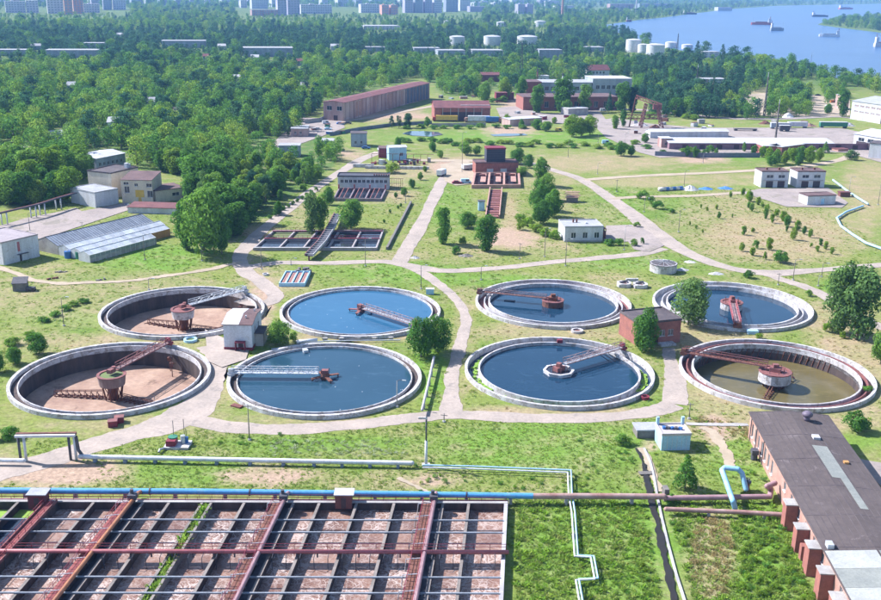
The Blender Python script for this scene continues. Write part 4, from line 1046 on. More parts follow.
tank(0, 'empty front-left tank with rusty bridge and brown sludge floor', 'dry', (168, 342), None, None)
tank(1, 'empty back-left tank with grey bridge and pale central drum', 'dry', (243, 290), None, None)
tank(2, 'front tank of bright blue water with white bridge from its left rim', 'full', (236, 371), .22, water_slate)
tank(3, 'back tank of bright blue water with pinkish bridge ending under a tree', 'full', (410, 322), .22, water_blue)
tank(4, 'front tank of dark blue water with eight-sided low drum and mossy channel', 'ring', (624, 346), -.05, water_deep)
tank(5, 'back tank of dark blue water with rusty drum and thin bridge leftwards', 'ring', (482, 291), -.35, water_deep)
tank(6, 'front-right tank with shallow olive water and white drum on rusty legs', 'ring', (688, 352), -2.9, water_olive)
tank(7, 'back-right blue tank with red bridge running towards the viewer', 'ring', (738, 326), -.5, water_deep)

# ------------------------------------------------------------------ aeration basin
def foam_mat():
    m = bpy.data.materials.new('aerated_brown_water'); m.use_nodes = True; nt = m.node_tree; b = nt.nodes['Principled BSDF']
    b.inputs['Roughness'].default_value = .35
    geo = nd(nt, 'ShaderNodeNewGeometry')
    n0 = nd(nt, 'ShaderNodeTexNoise'); n0.inputs['Scale'].default_value = .45; n0.inputs['Detail'].default_value = 5; nt.links.new(geo.outputs['Position'], n0.inputs['Vector'])
    vm = nd(nt, 'ShaderNodeVectorMath', operation='MULTIPLY_ADD'); vm.inputs[1].default_value = (3.6, 3.6, 3.6)
    nt.links.new(n0.outputs['Color'], vm.inputs[0]); nt.links.new(geo.outputs['Position'], vm.inputs[2])
    def veins(scale, w):
        v = nd(nt, 'ShaderNodeTexVoronoi', feature='DISTANCE_TO_EDGE'); v.inputs['Scale'].default_value = scale; nt.links.new(vm.outputs[0], v.inputs['Vector'])
        r = nd(nt, 'ShaderNodeMapRange'); r.inputs['From Min'].default_value = 0; r.inputs['From Max'].default_value = w; r.inputs['To Min'].default_value = 1; r.inputs['To Max'].default_value = 0
        nt.links.new(v.outputs['Distance'], r.inputs['Value']); return r.outputs[0]
    a, c = veins(.7, .11), veins(1.9, .10)
    n1 = nd(nt, 'ShaderNodeTexNoise'); n1.inputs['Scale'].default_value = .13; n1.inputs['Detail'].default_value = 6; nt.links.new(geo.outputs['Position'], n1.inputs['Vector'])
    r1 = nd(nt, 'ShaderNodeMapRange'); r1.inputs['From Min'].default_value = .40; r1.inputs['From Max'].default_value = .62; nt.links.new(n1.outputs['Fac'], r1.inputs['Value'])
    mx = nd(nt, 'ShaderNodeMath', operation='MAXIMUM'); nt.links.new(a, mx.inputs[0])
    mc = nd(nt, 'ShaderNodeMath', operation='MULTIPLY'); nt.links.new(c, mc.inputs[0]); mc.inputs[1].default_value = .7; nt.links.new(mc.outputs[0], mx.inputs[1])
    mm = nd(nt, 'ShaderNodeMath', operation='MULTIPLY'); nt.links.new(mx.outputs[0], mm.inputs[0])
    ad = nd(nt, 'ShaderNodeMath', operation='MULTIPLY_ADD'); nt.links.new(r1.outputs[0], ad.inputs[0]); ad.inputs[1].default_value = .7; ad.inputs[2].default_value = .22
    nt.links.new(ad.outputs[0], mm.inputs[1])
    n2 = nd(nt, 'ShaderNodeTexNoise'); n2.inputs['Scale'].default_value = .12; n2.inputs['Detail'].default_value = 6; nt.links.new(geo.outputs['Position'], n2.inputs['Vector'])
    base = nd(nt, 'ShaderNodeMix', data_type='RGBA'); base.inputs['A'].default_value = (.15, .075, .055, 1); base.inputs['B'].default_value = (.26, .15, .11, 1)
    r2 = nd(nt, 'ShaderNodeMapRange'); r2.inputs['From Min'].default_value = .4; r2.inputs['From Max'].default_value = .62; nt.links.new(n2.outputs['Fac'], r2.inputs['Value']); nt.links.new(r2.outputs[0], base.inputs['Factor'])
    fin = nd(nt, 'ShaderNodeMix', data_type='RGBA'); fin.inputs['B'].default_value = (.62, .53, .50, 1)
    nt.links.new(base.outputs['Result'], fin.inputs['A']); nt.links.new(mm.outputs[0], fin.inputs['Factor']); nt.links.new(fin.outputs['Result'], b.inputs['Base Color'])
    bp = nd(nt, 'ShaderNodeBump'); bp.inputs['Strength'].default_value = .5; bp.inputs['Distance'].default_value = .15
    nt.links.new(mm.outputs[0], bp.inputs['Height']); nt.links.new(bp.outputs[0], b.inputs['Normal'])
    return m
foam = foam_mat()

ab = thing('aeration_basin', 'big open basin of brown foaming water in long corridors', 'aeration basin', (AO.x, AO.y, 0))
def L(u, v, z): return AB(u, v, z) - Vector((AO.x, AO.y, 0))
ZT, ZW, MOD = 1.2, -.25, 6.12
def wbar(name, u0, v0, u1, v1, w, z0, z1, mat, parent=ab):
    return MB().bar(L(u0, v0, (z0+z1)/2), L(u1, v1, (z0+z1)/2), w, z1 - z0).build(name, mat, parent)
ew = wbar('end_wall', -.3, 0, A_LEN, 0, .5, -3, ZT - .12, concrete_d); wbar('coping', -.3, 0, A_LEN, 0, .62, ZT - .12, ZT, concrete_g, ew)
wbar('side_wall', 0, .38, 0, A_DEP, .6, -3, ZT - .01, concrete)
wq = [L(0, 0, ZW), L(A_LEN, 0, ZW), L(A_LEN, A_DEP, ZW), L(0, A_DEP, ZW)]
MB().add(wq, [(0, 1, 2, 3)]).build('foaming_water', foam, ab)
wq = [L(12.35*MOD, .4, ZW + .02), L(A_LEN - .5, .4, ZW + .02), L(A_LEN - .5, 3.4, ZW + .02), L(12.35*MOD, 3.0, ZW + .02)]
MB().add(wq, [(0, 1, 2, 3)]).build('algae_patch', algae, ab)
wq = [L(12.3*MOD, 3.0, ZW + .012), L(A_LEN - .5, 3.0, ZW + .012), L(A_LEN - .5, 15, ZW + .012), L(12.3*MOD, 15, ZW + .012)]
MB().add(wq, [(0, 1, 2, 3)]).build('still_water', water_dark, ab)
corr_m = M('corridor_wall_concrete', (.25, .22, .205), (.16, .14, .13), .5, .9, bump=.2, fine=5)
def railing(parent, u0, v0, u1, v1, z, off, mat, h=1.0, name='railing', step=2.0):
    p, q = L(u0, v0, z), L(u1, v1, z); d = (q - p); n = max(2, int(d.length / step)); mb = MB()
    for zz in (h, h * .55): mb.bar(p + Vector((0, 0, zz)), q + Vector((0, 0, zz)), .055)
    for k in range(n + 1): mb.bar(p + d * k / n, p + d * k / n + Vector((0, 0, h)), .06)
    return mb.build(name, mat, parent)

walk = {2: 'W4', 6: 'W3', 10: 'W2', 12: 'W1', 16: 'W0'}
for k in range(1, 18):
    u = k * MOD
    if k == 8:
        for du in (-.75, .75): wbar('corridor_wall', u + du, .37, u + du, A_DEP - .3, .4, -3, ZT - .06, corr_m)
        wbar('planted_gap', u, .37, u, A_DEP - .3, 1.0, -3, ZT - .55, earth_m)
    elif k in walk:
        wbar('corridor_wall', u, .37, u, A_DEP - .3, .6, -3, ZT - .06, concrete_d)
        if k in (2, 6, 10): wbar('corridor_wall', u - 1.9, .37, u - 1.9, A_DEP - .3, .34, -3, ZT - .2, concrete_d); wbar('channel_cover', u - 1.0, .4, u - 1.0, A_DEP - .3, 1.3, ZW, ZT - .9, steel_d); wbar('coping', u - 1.9, .37, u - 1.9, A_DEP - .3, .44, ZT - .19, ZT - .08, corr_m)
        wm = MB(); n = 36
        for j in range(n): wm.bar(L(u + .55, .5 + (A_DEP-1) * j / n, ZT + .18), L(u + .55, .5 + (A_DEP-1) * (j + .94) / n, ZT + .18), 1.5, .12)
        w_ = wm.build('walkway', pinkred if k not in (2, 6) else rust, ab)
        railing(w_, u + 1.3, .5, u + 1.3, A_DEP - .5, ZT + .2, 0, maroon); railing(w_, u - .2, .5, u - .2, A_DEP - .5, ZT + .2, 0, maroon)
        if k in (12, 16):
            for du in (-.3, 1.4): wbar('walkway_girder', u + du, .5, u + du, A_DEP - .5, .22, ZT + .1, ZT + .55, rust_l)
        if k in (2, 6, 10):
            pm = {2: mauve_pipe, 6: mauve_pipe, 10: orange_pipe}[k]
            pp = MB(); pp.tube(L(u - .55, -1.2, ZT + .75), L(u - .55, A_DEP - .3, ZT + .75), .34, 14)
            pp.tube(L(u - .55, -1.2, ZT + .75), L(u - .55, -2.4, ZT + .35), .34, 14); po = pp.build('air_main', pm, ab, smooth=True)
            sd = MB()
            for j in range(9): sd.bar(L(u - .95, 1 + j * 6, ZT + .35), L(u - .15, 1 + j * 6, ZT + .35), .3, .3)
            sd.build('pipe_saddle', steel_d, po)
            vb = MB(); vb.cbox(L(u - .4, .6, ZT + .7), 1.3, 1.2, .9, .05); vb.drum(.3, ZT + 1.3, ZT + 2.3, 10, c=tuple(L(u - .2, .3, 0))[:2]); vb.build('valve', steel_d, po)
            for j in range(12):
                v = 1.5 + j * 4.1; dp = MB(); a = L(u - .55, v, ZT + .75); e = L(u + 2.0, v, ZT + .5)
                dp.path([a, e, L(u + 2.2, v, ZW - .2)], .07, 6); dp.build('air_drop_pipe', steel, po)
    else:
        cw_ = wbar('corridor_wall', u, .37, u, A_DEP - .3, .34, -3, ZT - .18, concrete_d); wbar('coping', u, .37, u, A_DEP - .3, .46, ZT - .18, ZT - .06, corr_m, cw_)  # wall sides coloured dark as if shaded, coping kept pale as a lit top
for v in (6.0, 9.7, 21.9, 25.8, 34.5, 38.0, 46.0):
    wbar('cross_beam', .3, v, A_LEN - .3, v, .24, ZT - .04, ZT + .16, M('pale_blue_grey_beam', (.25, .285, .34), (.16, .18, .21), .8, .8))
for v in (15.7, 41.5):
    wk = wbar('cross_walkway', -.6, v, A_LEN - .3, v, 1.1, ZT + .32, ZT + .42, rust)
    cpi = MB().tube(L(-.8, v + .75, ZT + .85), L(A_LEN - .3, v + .75, ZT + .85), .30, 14).build('cross_air_main', redpipe, ab, smooth=True)
    railing(wk, -.4, v - .5, A_LEN - .5, v - .5, ZT + .4, 0, maroon, 1.0, step=2.4)
    sb = MB()
    for j in range(36): sb.bar(L(j * MOD / 2, v + .75, ZT - .1), L(j * MOD / 2, v + .75, ZT + .7), .22)
    sb.build('pipe_saddle', steel_d, cpi)
    dp = MB()
    for j in range(52): dp.path([L(1.2 + j * 2.05, v + 1.0, ZT + .75), L(1.2 + j * 2.05, v + 1.9, ZT + .4), L(1.2 + j * 2.05, v + 1.9, ZW - .1)], .055, 5)
    dp.build('drop_pipe_row', steel_d, cpi)['kind'] = 'stuff'
gw = wbar('end_gallery', -.4, -1.1, A_LEN, -1.1, 1.3, .2, .55, steel_d)
railing(gw, 0, -.7, A_LEN - .4, -.7, .55, 0, maroon, 1.1); railing(gw, 0, -1.6, A_LEN - .4, -1.6, .55, 0, maroon, 1.0)
pp = MB(); pp.tube(L(-.4, -1.25, .75), L(A_LEN, -1.25, .75), .2, 10); pp.build('gallery_pipe', mauve_pipe, gw, smooth=True)
# leaves spilling out of the planted gap
r = random.Random(9)
for v in np.arange(1.2, 44, .3):
    if r.random() < .9: FREE_WEEDS.append((*tuple(AB(8*MOD + r.uniform(-.5, .5), v))[:2], ZT - .55, r.uniform(0, 6), r.uniform(.7, 1.1), r.uniform(1.0, 1.7), r.choice((1, 0, 4))))
scatter('meadow_weeds', FREE_WEEDS, WEEDS, 'tall meadow grass and weeds covering the open ground', 'grass')

# brick-red huts astride the end wall
for lab, px in (('maroon sheet-metal hut by the left red walkway on the basin edge', 39), ('maroon sheet-metal hut with pale roof midway along the basin edge', 344)):
    p = G(px, 502, 1.2); rz = math.atan2(-AU.y, -AU.x)
    h = thing('gate_hut', lab, 'hut', (p.x, p.y, .5), rz)
    MB().box(-1.35, 1.35, -1.0, 1.0, 0, 2.5).build('body', brick_d if px > 100 else M('maroon_sheet', (.16, .035, .05), (.11, .03, .04), 1, .7), h)
    MB().box(-1.55, 1.7, -1.2, 1.2, 2.5, 2.64).build('roof', roof_l if px > 100 else roof_g, h)
    MB().box(-.4, .4, -1.05, -.99, .1, 2.0).build('door', door_m, h)

# ------------------------------------------------------------------ pipelines
def pipeline(name, label, px, z, r, mat, sup=None, sup_step=8.0, flange=None, n=16, extra_z=None, supm=None):
    pts = [G(p[0], p[1], p[2] if len(p) > 2 else z) for p in px]
    o = thing(name, label, 'pipe', (pts[0].x, pts[0].y, 0)); org = Vector((pts[0].x, pts[0].y, 0))
    mb = MB()
    for i in range(len(pts) - 1):
        mb.tube(pts[i] - org, pts[i+1] - org, r, n, caps=False)
        if 0 < i: mb.add(*ball(pts[i] - org, r * 1.02))
    for e in (pts[0], pts[-1]): mb.add(*ball(e - org, r * .995))
    mb.build('pipe_run', mat, o, smooth=True)
    if sup:
        for i in range(len(pts) - 1):
            a, b = pts[i] - org, pts[i+1] - org; ln = (b - a).length; k = int(ln / sup_step)
            for j in range(k):
                c = a + (b - a) * (j + .5) / k
                if c.z - r < .15: continue
                m2 = MB(); m2.cbox((c.x, c.y, -.2), sup, sup * 1.6, c.z - r * .8 + .2, math.atan2(b.y - a.y, b.x - a.x)); m2.build('support', supm or concrete_g, o)
    if flange:
        for i in range(len(pts) - 1):
            a, b = pts[i] - org, pts[i+1] - org; ln = (b - a).length; k = int(ln / flange); d = (b - a).normalized()
            for j in range(k):
                c = a + (b - a) * (j + .5) / k; MB().tube(c - d * .12, c + d * .12, r * 1.18, n).build('flange', steel_d if mat == blue_pipe else mat, o)
    return o
def ball(c, r, n=10, m=6):
    V = []; F = []
    for j in range(m + 1):
        t = math.pi * j / m
        for i in range(n): V.append((c.x + r*math.sin(t)*math.cos(2*math.pi*i/n), c.y + r*math.sin(t)*math.sin(2*math.pi*i/n), c.z + r*math.cos(t)))
    for j in range(m):
        for i in range(n): F.append((j*n+i, j*n+(i+1) % n, (j+1)*n+(i+1) % n, (j+1)*n+i))
    return V, F

pipeline('blue_main', 'long bright blue pipe along the far edge of the aeration basin', [(-120,490.5),(0,490.5),(200,491.5),(400,494),(533,496)], 1.5, .50, blue_pipe, .5, 7, 14)
pipeline('rusty_main', 'rust-streaked pinkish pipe carrying on from the blue pipe over the ditch', [(533,496),(600,496),(664,496.5)], 1.5, .50, pipe_rust, .5, 9)
pipeline('mauve_main', 'dull mauve pipe from the ditch to the long hall wall, turning up white', [(666,498),(700,497.5),(770,496.5),(771,489),(767,486,2.4),(775,483,2.6)], 1.1, .45, mauve_pipe, .5, 6)
pipeline('pink_main', 'lower pinkish-brown pipe ending in the long hall wall', [(666,509),(678,509.5),(740,512),(790,515)], 1.0, .38, pipe_rust, .4, 6)
sc = MB(); p = G(665, 499, 0); sc.cbox((0, 0, 0), .8, 1.6, 2.2, .05)
tag(sc.build('valve_block', wood_g, loc=tuple(p)), 'grey upright valve block where the rusty pipe meets the mauve pipe', 'valve')
pipeline('bent_pipe', 'pale blue elbow pipe arching from the ground over the mauve pipe', [(735,508,.9),(733,501,2.4),(722,470,3.6),(725,467.5,3.9),(738,469,3.9),(742,473,3.2),(746,489,.8)], 3, .44, M('sky_blue_pipe', (.20, .44, .66), (.30, .50, .64), .6, .5))
va = thing('valve_assembly', 'rusty flanged valve with handwheel at the end of the blue elbow', 'valve', tuple(G(746, 490)))
MB().drum(.55, 0, 1.6, 12).build('valve_body', rust_l, va); MB().drum(.75, 1.5, 1.75, 14).build('flange', steel_d, va); MB().ring(.35, .48, 2.1, 2.2, 14).drum(.06, 1.7, 2.2, 6).build('handwheel', steel_d, va)
pipeline('white_heat_main', 'thick white insulated pipe running right from the pipe gate on low piers', [(80,456.5),(200,459),(300,461),(412,463)], .95, .42, white_paint, .55, 4.6, supm=M('blue_grey_pier', (.22, .27, .36), (.17, .2, .27), 1, .8))
pipeline('white_heat_main', 'white insulated pipe entering from the left edge to the pipe gate', [(-80,459.5),(0,460),(24,460.5)], .95, .38, white_paint, .5, 6)
gt = thing('pipe_gate', 'tall pipe portal carrying the white pipe over the dirt road', 'pipe gate', tuple(G(48, 461)))
gl, gr_ = G(24, 461) - G(48, 461), G(74, 460) - G(48, 461)
GH = 4.9
for e in (gl, gr_):
    for s_, m_ in ((-.55, steel_d), (.45, white_paint)):
        MB().tube((e.x + s_, e.y, -.2), (e.x + s_, e.y, GH), .24, 12).build('leg', m_, gt, smooth=True)
MB().bar((gl.x - .9, gl.y - .35, GH + .12), (gr_.x + .8, gr_.y - .35, GH + .12), .5, .42).build('top_pipe', white_paint, gt)
MB().bar((gl.x - .9, gl.y + .35, GH + .2), (gr_.x + .8, gr_.y + .35, GH + .2), .55, .5).build('top_beam', rust, gt)
MB().path([(gr_.x + .8, gr_.y, GH - .2), (gr_.x + 1.0, gr_.y, 2.0), (gr_.x + 1.6, gr_.y, 1.0)], .3, 10).build('down_pipe', steel_d, gt, smooth=True)
# twin pale pipes across the meadow
TW = [(423,465),(470,466),(520,468),(571,470),(572,493),(575,512),(578,555),(594,556),(598,578),(579,579),(583,602),(588,650)]
for k, (lab, off) in enumerate((('silvery insulated pipe zigzagging through the weeds, outer of the twin', 0), ('silvery insulated pipe zigzagging through the weeds, inner of the twin', 3.2))):
    pipeline('meadow_pipe', lab, [(423 if i == 0 else p[0] - off, p[1] + (off * .75 if i < 4 else off * .3)) for i, p in enumerate(TW)], .85, .14, white_paint if k else paleblue, .3, 9)
pipeline('cable_tray', 'pale raised pipe tray beside the fruit trees, sloping to the white post', [(434,357,1.5),(428,385,1.3),(422,410,1.2)], 1.2, .28, concrete, .4, 5)
wp = thing('vent_post', 'tall white post with dark band standing in the meadow', 'post', tuple(G(426, 466)))
MB().tube((0, 0, -.2), (0, 0, 5.0), .24, 10).build('lower_post', white_paint, wp, smooth=True)
MB().tube((0, 0, 5.0), (0, 0, 9.6), .15, 10).build('upper_post', steel_d, wp, smooth=True)
MB().cbox((-.6, 0, 9.2), 1.6, .3, .35).build('bracket', white_paint, wp); MB().cbox((0, 0, 0), 1.4, 1.2, .35).build('base_block', concrete, wp)
# pump set on slab
ps = thing('pump_set', 'small pump set with gauges on a pale concrete slab', 'pump', tuple(G(178, 446)))
MB().box(-2.3, 2.3, -1.6, 1.6, 0, .45).build('slab', concrete_w, ps); MB().box(-1.9, -.2, -1.2, .9, .45, 1.5).build('pump_housing', maroon, ps)
MB().ring(.0, .9, 1.5, 1.7, 12, c=(-1.0, .6)).build('lid', green_p, ps); MB().tube((.9, .4, .45), (.9, .4, 2.0), .45, 12).build('motor', steel, ps)
MB().tube((1.5, .6, .45), (1.5, .6, 1.6), .35, 12).build('pressure_vessel', blue_p, ps)
for dx, dy, h in ((-1.0, 1.2, 4.6), (1.0, 1.2, 4.9), (1.4, .9, 3.2)): MB().tube((dx, dy, .3), (dx, dy, h), .06, 6).build('mast', steel_d, ps)
MB().path([(-2.0, -1.5, .3), (-2.6, -2.6, .6), (-2.6, -3.4, .4)], .2, 8).build('inlet_pipe', steel, ps)
for lab, x, y in (('maroon metal box by the road below the empty tank, the left one', 113, 426), ('maroon metal box by the road below the empty tank, the right one', 119.5, 422)):
    b = thing('metal_box', lab, 'box', tuple(G(x, y)), .25); MB().box(-.85, .85, -.7, .7, 0, 1.15).build('body', maroon, b); MB().box(-.92, .92, -.77, .77, 1.15, 1.28).build('lid', rust_l, b)
ch_ = thing('concrete_slab', 'long reddish slab lying against the foot of the front-left tank', 'slab', tuple(G(141, 410)), .28); MB().box(-2.4, 2.4, -.5, .5, 0, .5).build('slab', brick_p, ch_)
ch_ = thing('concrete_slab', 'small maroon hatch at the foot of the white-bridge tank', 'hatch', tuple(G(237, 406.5)), -.5); MB().box(-1.2, 1.2, -.6, .6, 0, .3).build('slab', brick_d, ch_)
def manhole(lab, x, y, r, h, m, top):
    o = thing('manhole', lab, 'manhole', tuple(G(x, y))); MB().ring(r * .68, r, -.2, h, 20).build('shaft_ring', m, o); MB().disc(r * .7, h * .45, 20).build('cover', top, o)
manhole('round concrete manhole with rusty inside between the two dark blue tanks', 577, 332, 1.55, .6, concrete_w, rust)
manhole('round blue-white manhole ring between the two empty tanks', 190.5, 341, 1.6, .6, paleblue, algae_d)
manhole('small maroon manhole beside the mossy tank near the road', 645, 399, .9, .7, maroon, rust)
manhole('low white manhole near the blue filter trough', 265.5, 275, .9, .5, concrete_w, concrete_g)
for k in range(5):
    x, y = 325 + 16.5 * k, 340.5 - .2 * k
    o = thing('pipe_stub', 'small concrete stub in the line between the blue tanks', 'pipe stub', tuple(G(x, y)), 0, 'stubs between the blue tanks'); MB().cbox((0, 0, 0), .9, .7, .7).tube((-.7, 0, .5), (.7, 0, .5), .22, 8).build('stub', concrete_g, o)
pipeline('link_pipe', 'thin grey pipe linking the tank house with the stubs between tanks', [(272,349),(310,343),(325,341),(400,340)], .45, .15, steel)
w_ = thing('tarpaulin_roll', 'long white tarpaulin roll lying beside the tank house', 'roll', tuple(G(307, 343)), .3)
MB().tube((-2.5, 0, .5), (2.5, 0, .5), .5, 10).build('roll', white_paint, w_, smooth=True)
# drainage ditch
road('ditch', [(636,449),(642,462),(645,472),(648,486),(651,502),(656,522),(661,545),(668,575),(676,610)], [.6,.8,.9,1.0,1.0,1.1,1.1,1.1,1.1], M('darkened_ditch_mud', (.028, .024, .022), (.018, .018, .02), .6, .6), .2)  # flat strip: mud colour darkened to stand for the shade of real depth
cw = thing('ditch_lining', 'pale concrete edge lining the right side of the drainage ditch', 'lining', (0, 0, 0))
pts = [G(*p) for p in ((644,449),(650,462),(654,478),(657,496),(662,520),(668,545),(676,575),(686,606))]
for a, b in zip(pts, pts[1:]): MB().bar(a + Vector((0, 0, .1)), b + Vector((0, 0, .1)), .35, .45).build('lining_slab', concrete, cw)
fb = thing('footbridge', 'little dark plank bridge across the drainage ditch', 'footbridge', tuple(G(646, 474)), .1)
for k in range(4): MB().box(-1.3, 1.3, -.55 + k * .28, -.31 + k * .28, .2, .32).build('plank', wood_g, fb)

# ------------------------------------------------------------------ buildings
def wall_face(mb, o, u, n, Lw, h, holes, depth=.22):
    """one wall with real openings: o corner, u along, n outward; holes (x0, x1, z0, z1)"""
    xs = sorted({0.0, Lw, *[v for q in holes for v in q[:2]]}); zs = sorted({0.0, h, *[v for q in holes for v in q[2:4]]})
    P = lambda x, z, d=0.0: o + u * x + Vector((0, 0, z)) - n * d
    for i in range(len(xs) - 1):
        for j in range(len(zs) - 1):
            cx, cz = (xs[i] + xs[i+1]) / 2, (zs[j] + zs[j+1]) / 2
            if any(q[0] < cx < q[1] and q[2] < cz < q[3] for q in holes): continue
            mb.quad(P(xs[i], zs[j]), P(xs[i+1], zs[j]), P(xs[i+1], zs[j+1]), P(xs[i], zs[j+1]))
    for x0, x1, z0, z1 in [q[:4] for q in holes]:
        a = [P(x0, z0), P(x1, z0), P(x1, z1), P(x0, z1)]; b = [P(x0, z0, depth), P(x1, z0, depth), P(x1, z1, depth), P(x0, z1, depth)]
        for k in range(4): mb.quad(a[k], a[(k+1) % 4], b[(k+1) % 4], b[k])

def house(name, label, p0, p1, depth, h, wallm, roofm, roof='flat', rh=.8, over=.25, wins=(), doors=(), cat='building', group=None, plinth=None, bars=True, glass=None, parapet=None, doorm=None):
    """p0, p1: base corners (metres or photo survey points) of the wall one sees, left to right; wins/doors: (face, x0, x1, z0, z1)"""
    a = G(*p0) if not isinstance(p0, Vector) else p0; b = G(*p1) if not isinstance(p1, Vector) else p1
    d = b - a; Lw = d.length; rz = math.atan2(d.y, d.x)
    o = thing(name, label, cat, (a.x, a.y, 0), rz, group)
    F = {'f': (Vector((0, 0, 0)), Vector((1, 0, 0)), Vector((0, -1, 0)), Lw), 'r': (Vector((Lw, 0, 0)), Vector((0, 1, 0)), Vector((1, 0, 0)), depth),
         'b': (Vector((Lw, depth, 0)), Vector((-1, 0, 0)), Vector((0, 1, 0)), Lw), 'l': (Vector((0, depth, 0)), Vector((0, -1, 0)), Vector((-1, 0, 0)), depth)}
    mb = MB()
    for k, (oo, u, n, lw) in F.items():
        wall_face(mb, oo, u, n, lw, h, [q[1:] for q in list(wins) + list(doors) if q[0] == k])
    if roof == 'gable_x':
        for x in (0, Lw): mb.add([(x, 0, h), (x, depth, h), (x, depth / 2, h + rh)], [(0, 1, 2)])
    elif roof == 'gable_y':
        for y in (0, depth): mb.add([(0, y, h), (Lw, y, h), (Lw / 2, y, h + rh)], [(0, 1, 2)])
    elif roof == 'shed':
        mb.add([(0, 0, h), (0, depth, h), (0, depth, h + rh)], [(0, 1, 2)]); mb.add([(Lw, 0, h), (Lw, depth, h), (Lw, depth, h + rh)], [(0, 1, 2)])
        mb.quad((0, depth, h), (Lw, depth, h), (Lw, depth, h + rh), (0, depth, h + rh))
    mb.build('wall', wallm, o)
    r = MB(); t = .18; e = over
    def slab(q):
        r.add([(x, y, z) for x, y, z in q] + [(x, y, z + t) for x, y, z in q], [(3, 2, 1, 0), (4, 5, 6, 7), (0, 1, 5, 4), (1, 2, 6, 5), (2, 3, 7, 6), (3, 0, 4, 7)])
    if roof == 'flat':
        r.box(-e, Lw + e, -e, depth + e, h + .003, h + .25)
        if parapet:
            for q in ((-e, Lw + e, -e, -e + .25), (-e, Lw + e, depth + e - .25, depth + e), (-e, -e + .25, -e + .25, depth + e - .25), (Lw + e - .25, Lw + e, -e + .25, depth + e - .25)):
                r.box(q[0], q[1], q[2], q[3], h + .25, h + .25 + parapet)
    elif roof == 'gable_x':
        k = rh / (depth / 2)
        slab([(-e, -e, h - k*e), (Lw + e, -e, h - k*e), (Lw + e, depth/2, h + rh), (-e, depth/2, h + rh)]); slab([(-e, depth/2, h + rh), (Lw + e, depth/2, h + rh), (Lw + e, depth + e, h - k*e), (-e, depth + e, h - k*e)])
    elif roof == 'gable_y':
        k = rh / (Lw / 2)
        slab([(-e, -e, h - k*e), (Lw/2, -e, h + rh), (Lw/2, depth + e, h + rh), (-e, depth + e, h - k*e)]); slab([(Lw/2, -e, h + rh), (Lw + e, -e, h - k*e), (Lw + e, depth + e, h - k*e), (Lw/2, depth + e, h + rh)])
    elif roof == 'shed':
        k = rh / depth; slab([(-e, -e, h - k*e), (Lw + e, -e, h - k*e), (Lw + e, depth + e, h + rh + k*e), (-e, depth + e, h + rh + k*e)])
    ro = r.build('roof', roofm, o)
    if plinth:
        MB().box(-.08, Lw + .08, -.08, depth + .08, -.2, plinth[0]).build('plinth', plinth[1], o)
    def panel(q, m, name, ins=.20):
        oo, u, n, lw = F[q[0]]; x0, x1, z0, z1 = q[1:5]
        P = lambda x, z, dd: oo + u * x + Vector((0, 0, z)) - n * dd
        w = MB(); w.quad(P(x0, z0, ins), P(x1, z0, ins), P(x1, z1, ins), P(x0, z1, ins)); pn = w.build(name, m, o)
        return pn, P
    for q in wins:
        pn, P = panel(q, glass or glass_d, 'window')
        if bars:
            x0, x1, z0, z1 = q[1:5]; f = MB(); cx = (x0 + x1) / 2; w = .09
            for x in (x0 + w/2, cx, x1 - w/2): f.bar(P(x, z0, .15), P(x, z1, .15), w, .08)
            for z in (z0 + w/2, z1 - w/2): f.bar(P(x0, z, .145), P(x1, z, .145), .08, w)
            f.build('window_frame', frame_w, pn)
            s_ = MB(); s_.bar(P(x0 - .1, z0 - .05, -.05), P(x1 + .1, z0 - .05, -.05), .22, .08); s_.build('window_sill', frame_w, pn)
    for q in doors: panel(q, doorm or door_m, 'door', .12)
    o['_'] = 0; del o['_']
    return o, Lw, ro

def row(face, n, x0, x1, w, z0, z1):
    return [(face, x0 + (x1 - x0) * (k + .5) / n - w/2, x0 + (x1 - x0) * (k + .5) / n + w/2, z0, z1) for k in range(n)]
def stack(o, x, y, z, h, w=.5, m=None, name='chimney'):
    return MB().box(x - w/2, x + w/2, y - w/2, y + w/2, z, z + h).build(name, m or brick, o)

# long brick hall at the right
a, b = G(748, 437), G(784, 508); dd = (b - a).normalized(); far = a; near = a + dd * 86
wn_l = row('f', 7, 1.5, 19, 1.1, 1.3, 3.9) + row('f', 14, 24, 84, 1.2, 2.6, 4.2)
hall, HL, hro = house('brick_hall', 'long pink-brick hall with dark felt roof and brick shafts along its side', far, near, 14.2, 5.0, brick_p, None or M('dark_ribbed_felt_roof', (.08, .065, .066), (.11, .09, .09), .12, .95, fine=1.2, patch=((.15, .125, .13), .3, .04)), 'gable_x', .55, .35, wn_l)
for x, z, w_ in ((33.5, 4.5, 2.0), (40.0, 4.0, 1.9), (46.2, 4.6, 2.2), (52.2, 4.2, 2.0), (58.2, 4.0, 2.0), (64.5, 4.4, 2.0), (71, 4.2, 2.0)):
    s_ = MB().box(x - w_/2, x + w_/2, -1.9, -.02, -.2, z).build('brick_shaft', brick, hall); MB().box(x - w_/2 - .12, x + w_/2 + .12, -2.05, -.03, z, z + .16).build('shaft_cap', concrete_g, s_)
MB().box(42.3, 43.4, -1.7, -.02, -.2, 2.6).build('brick_shaft', brick, hall)
rib = MB()
zrf = lambda y: 5.0 + .18 + .55 * (1 - abs(y - 7.1) / 7.1)
for k in range(15):
    y = -.1 + k * 1.02; rib.bar((-.3, y, zrf(y) + .012), (HL + .3, y, zrf(y) + .012), .1, .05)
for k in range(9):
    x = 9.6 * k + rnd.uniform(-.5, .5)
    for y0, y1 in ((-.3, 7.05), (7.15, 14.5)): rib.bar((x, y0, zrf(y0) + .012), (x, y1, zrf(y1) + .012), .12, .05)
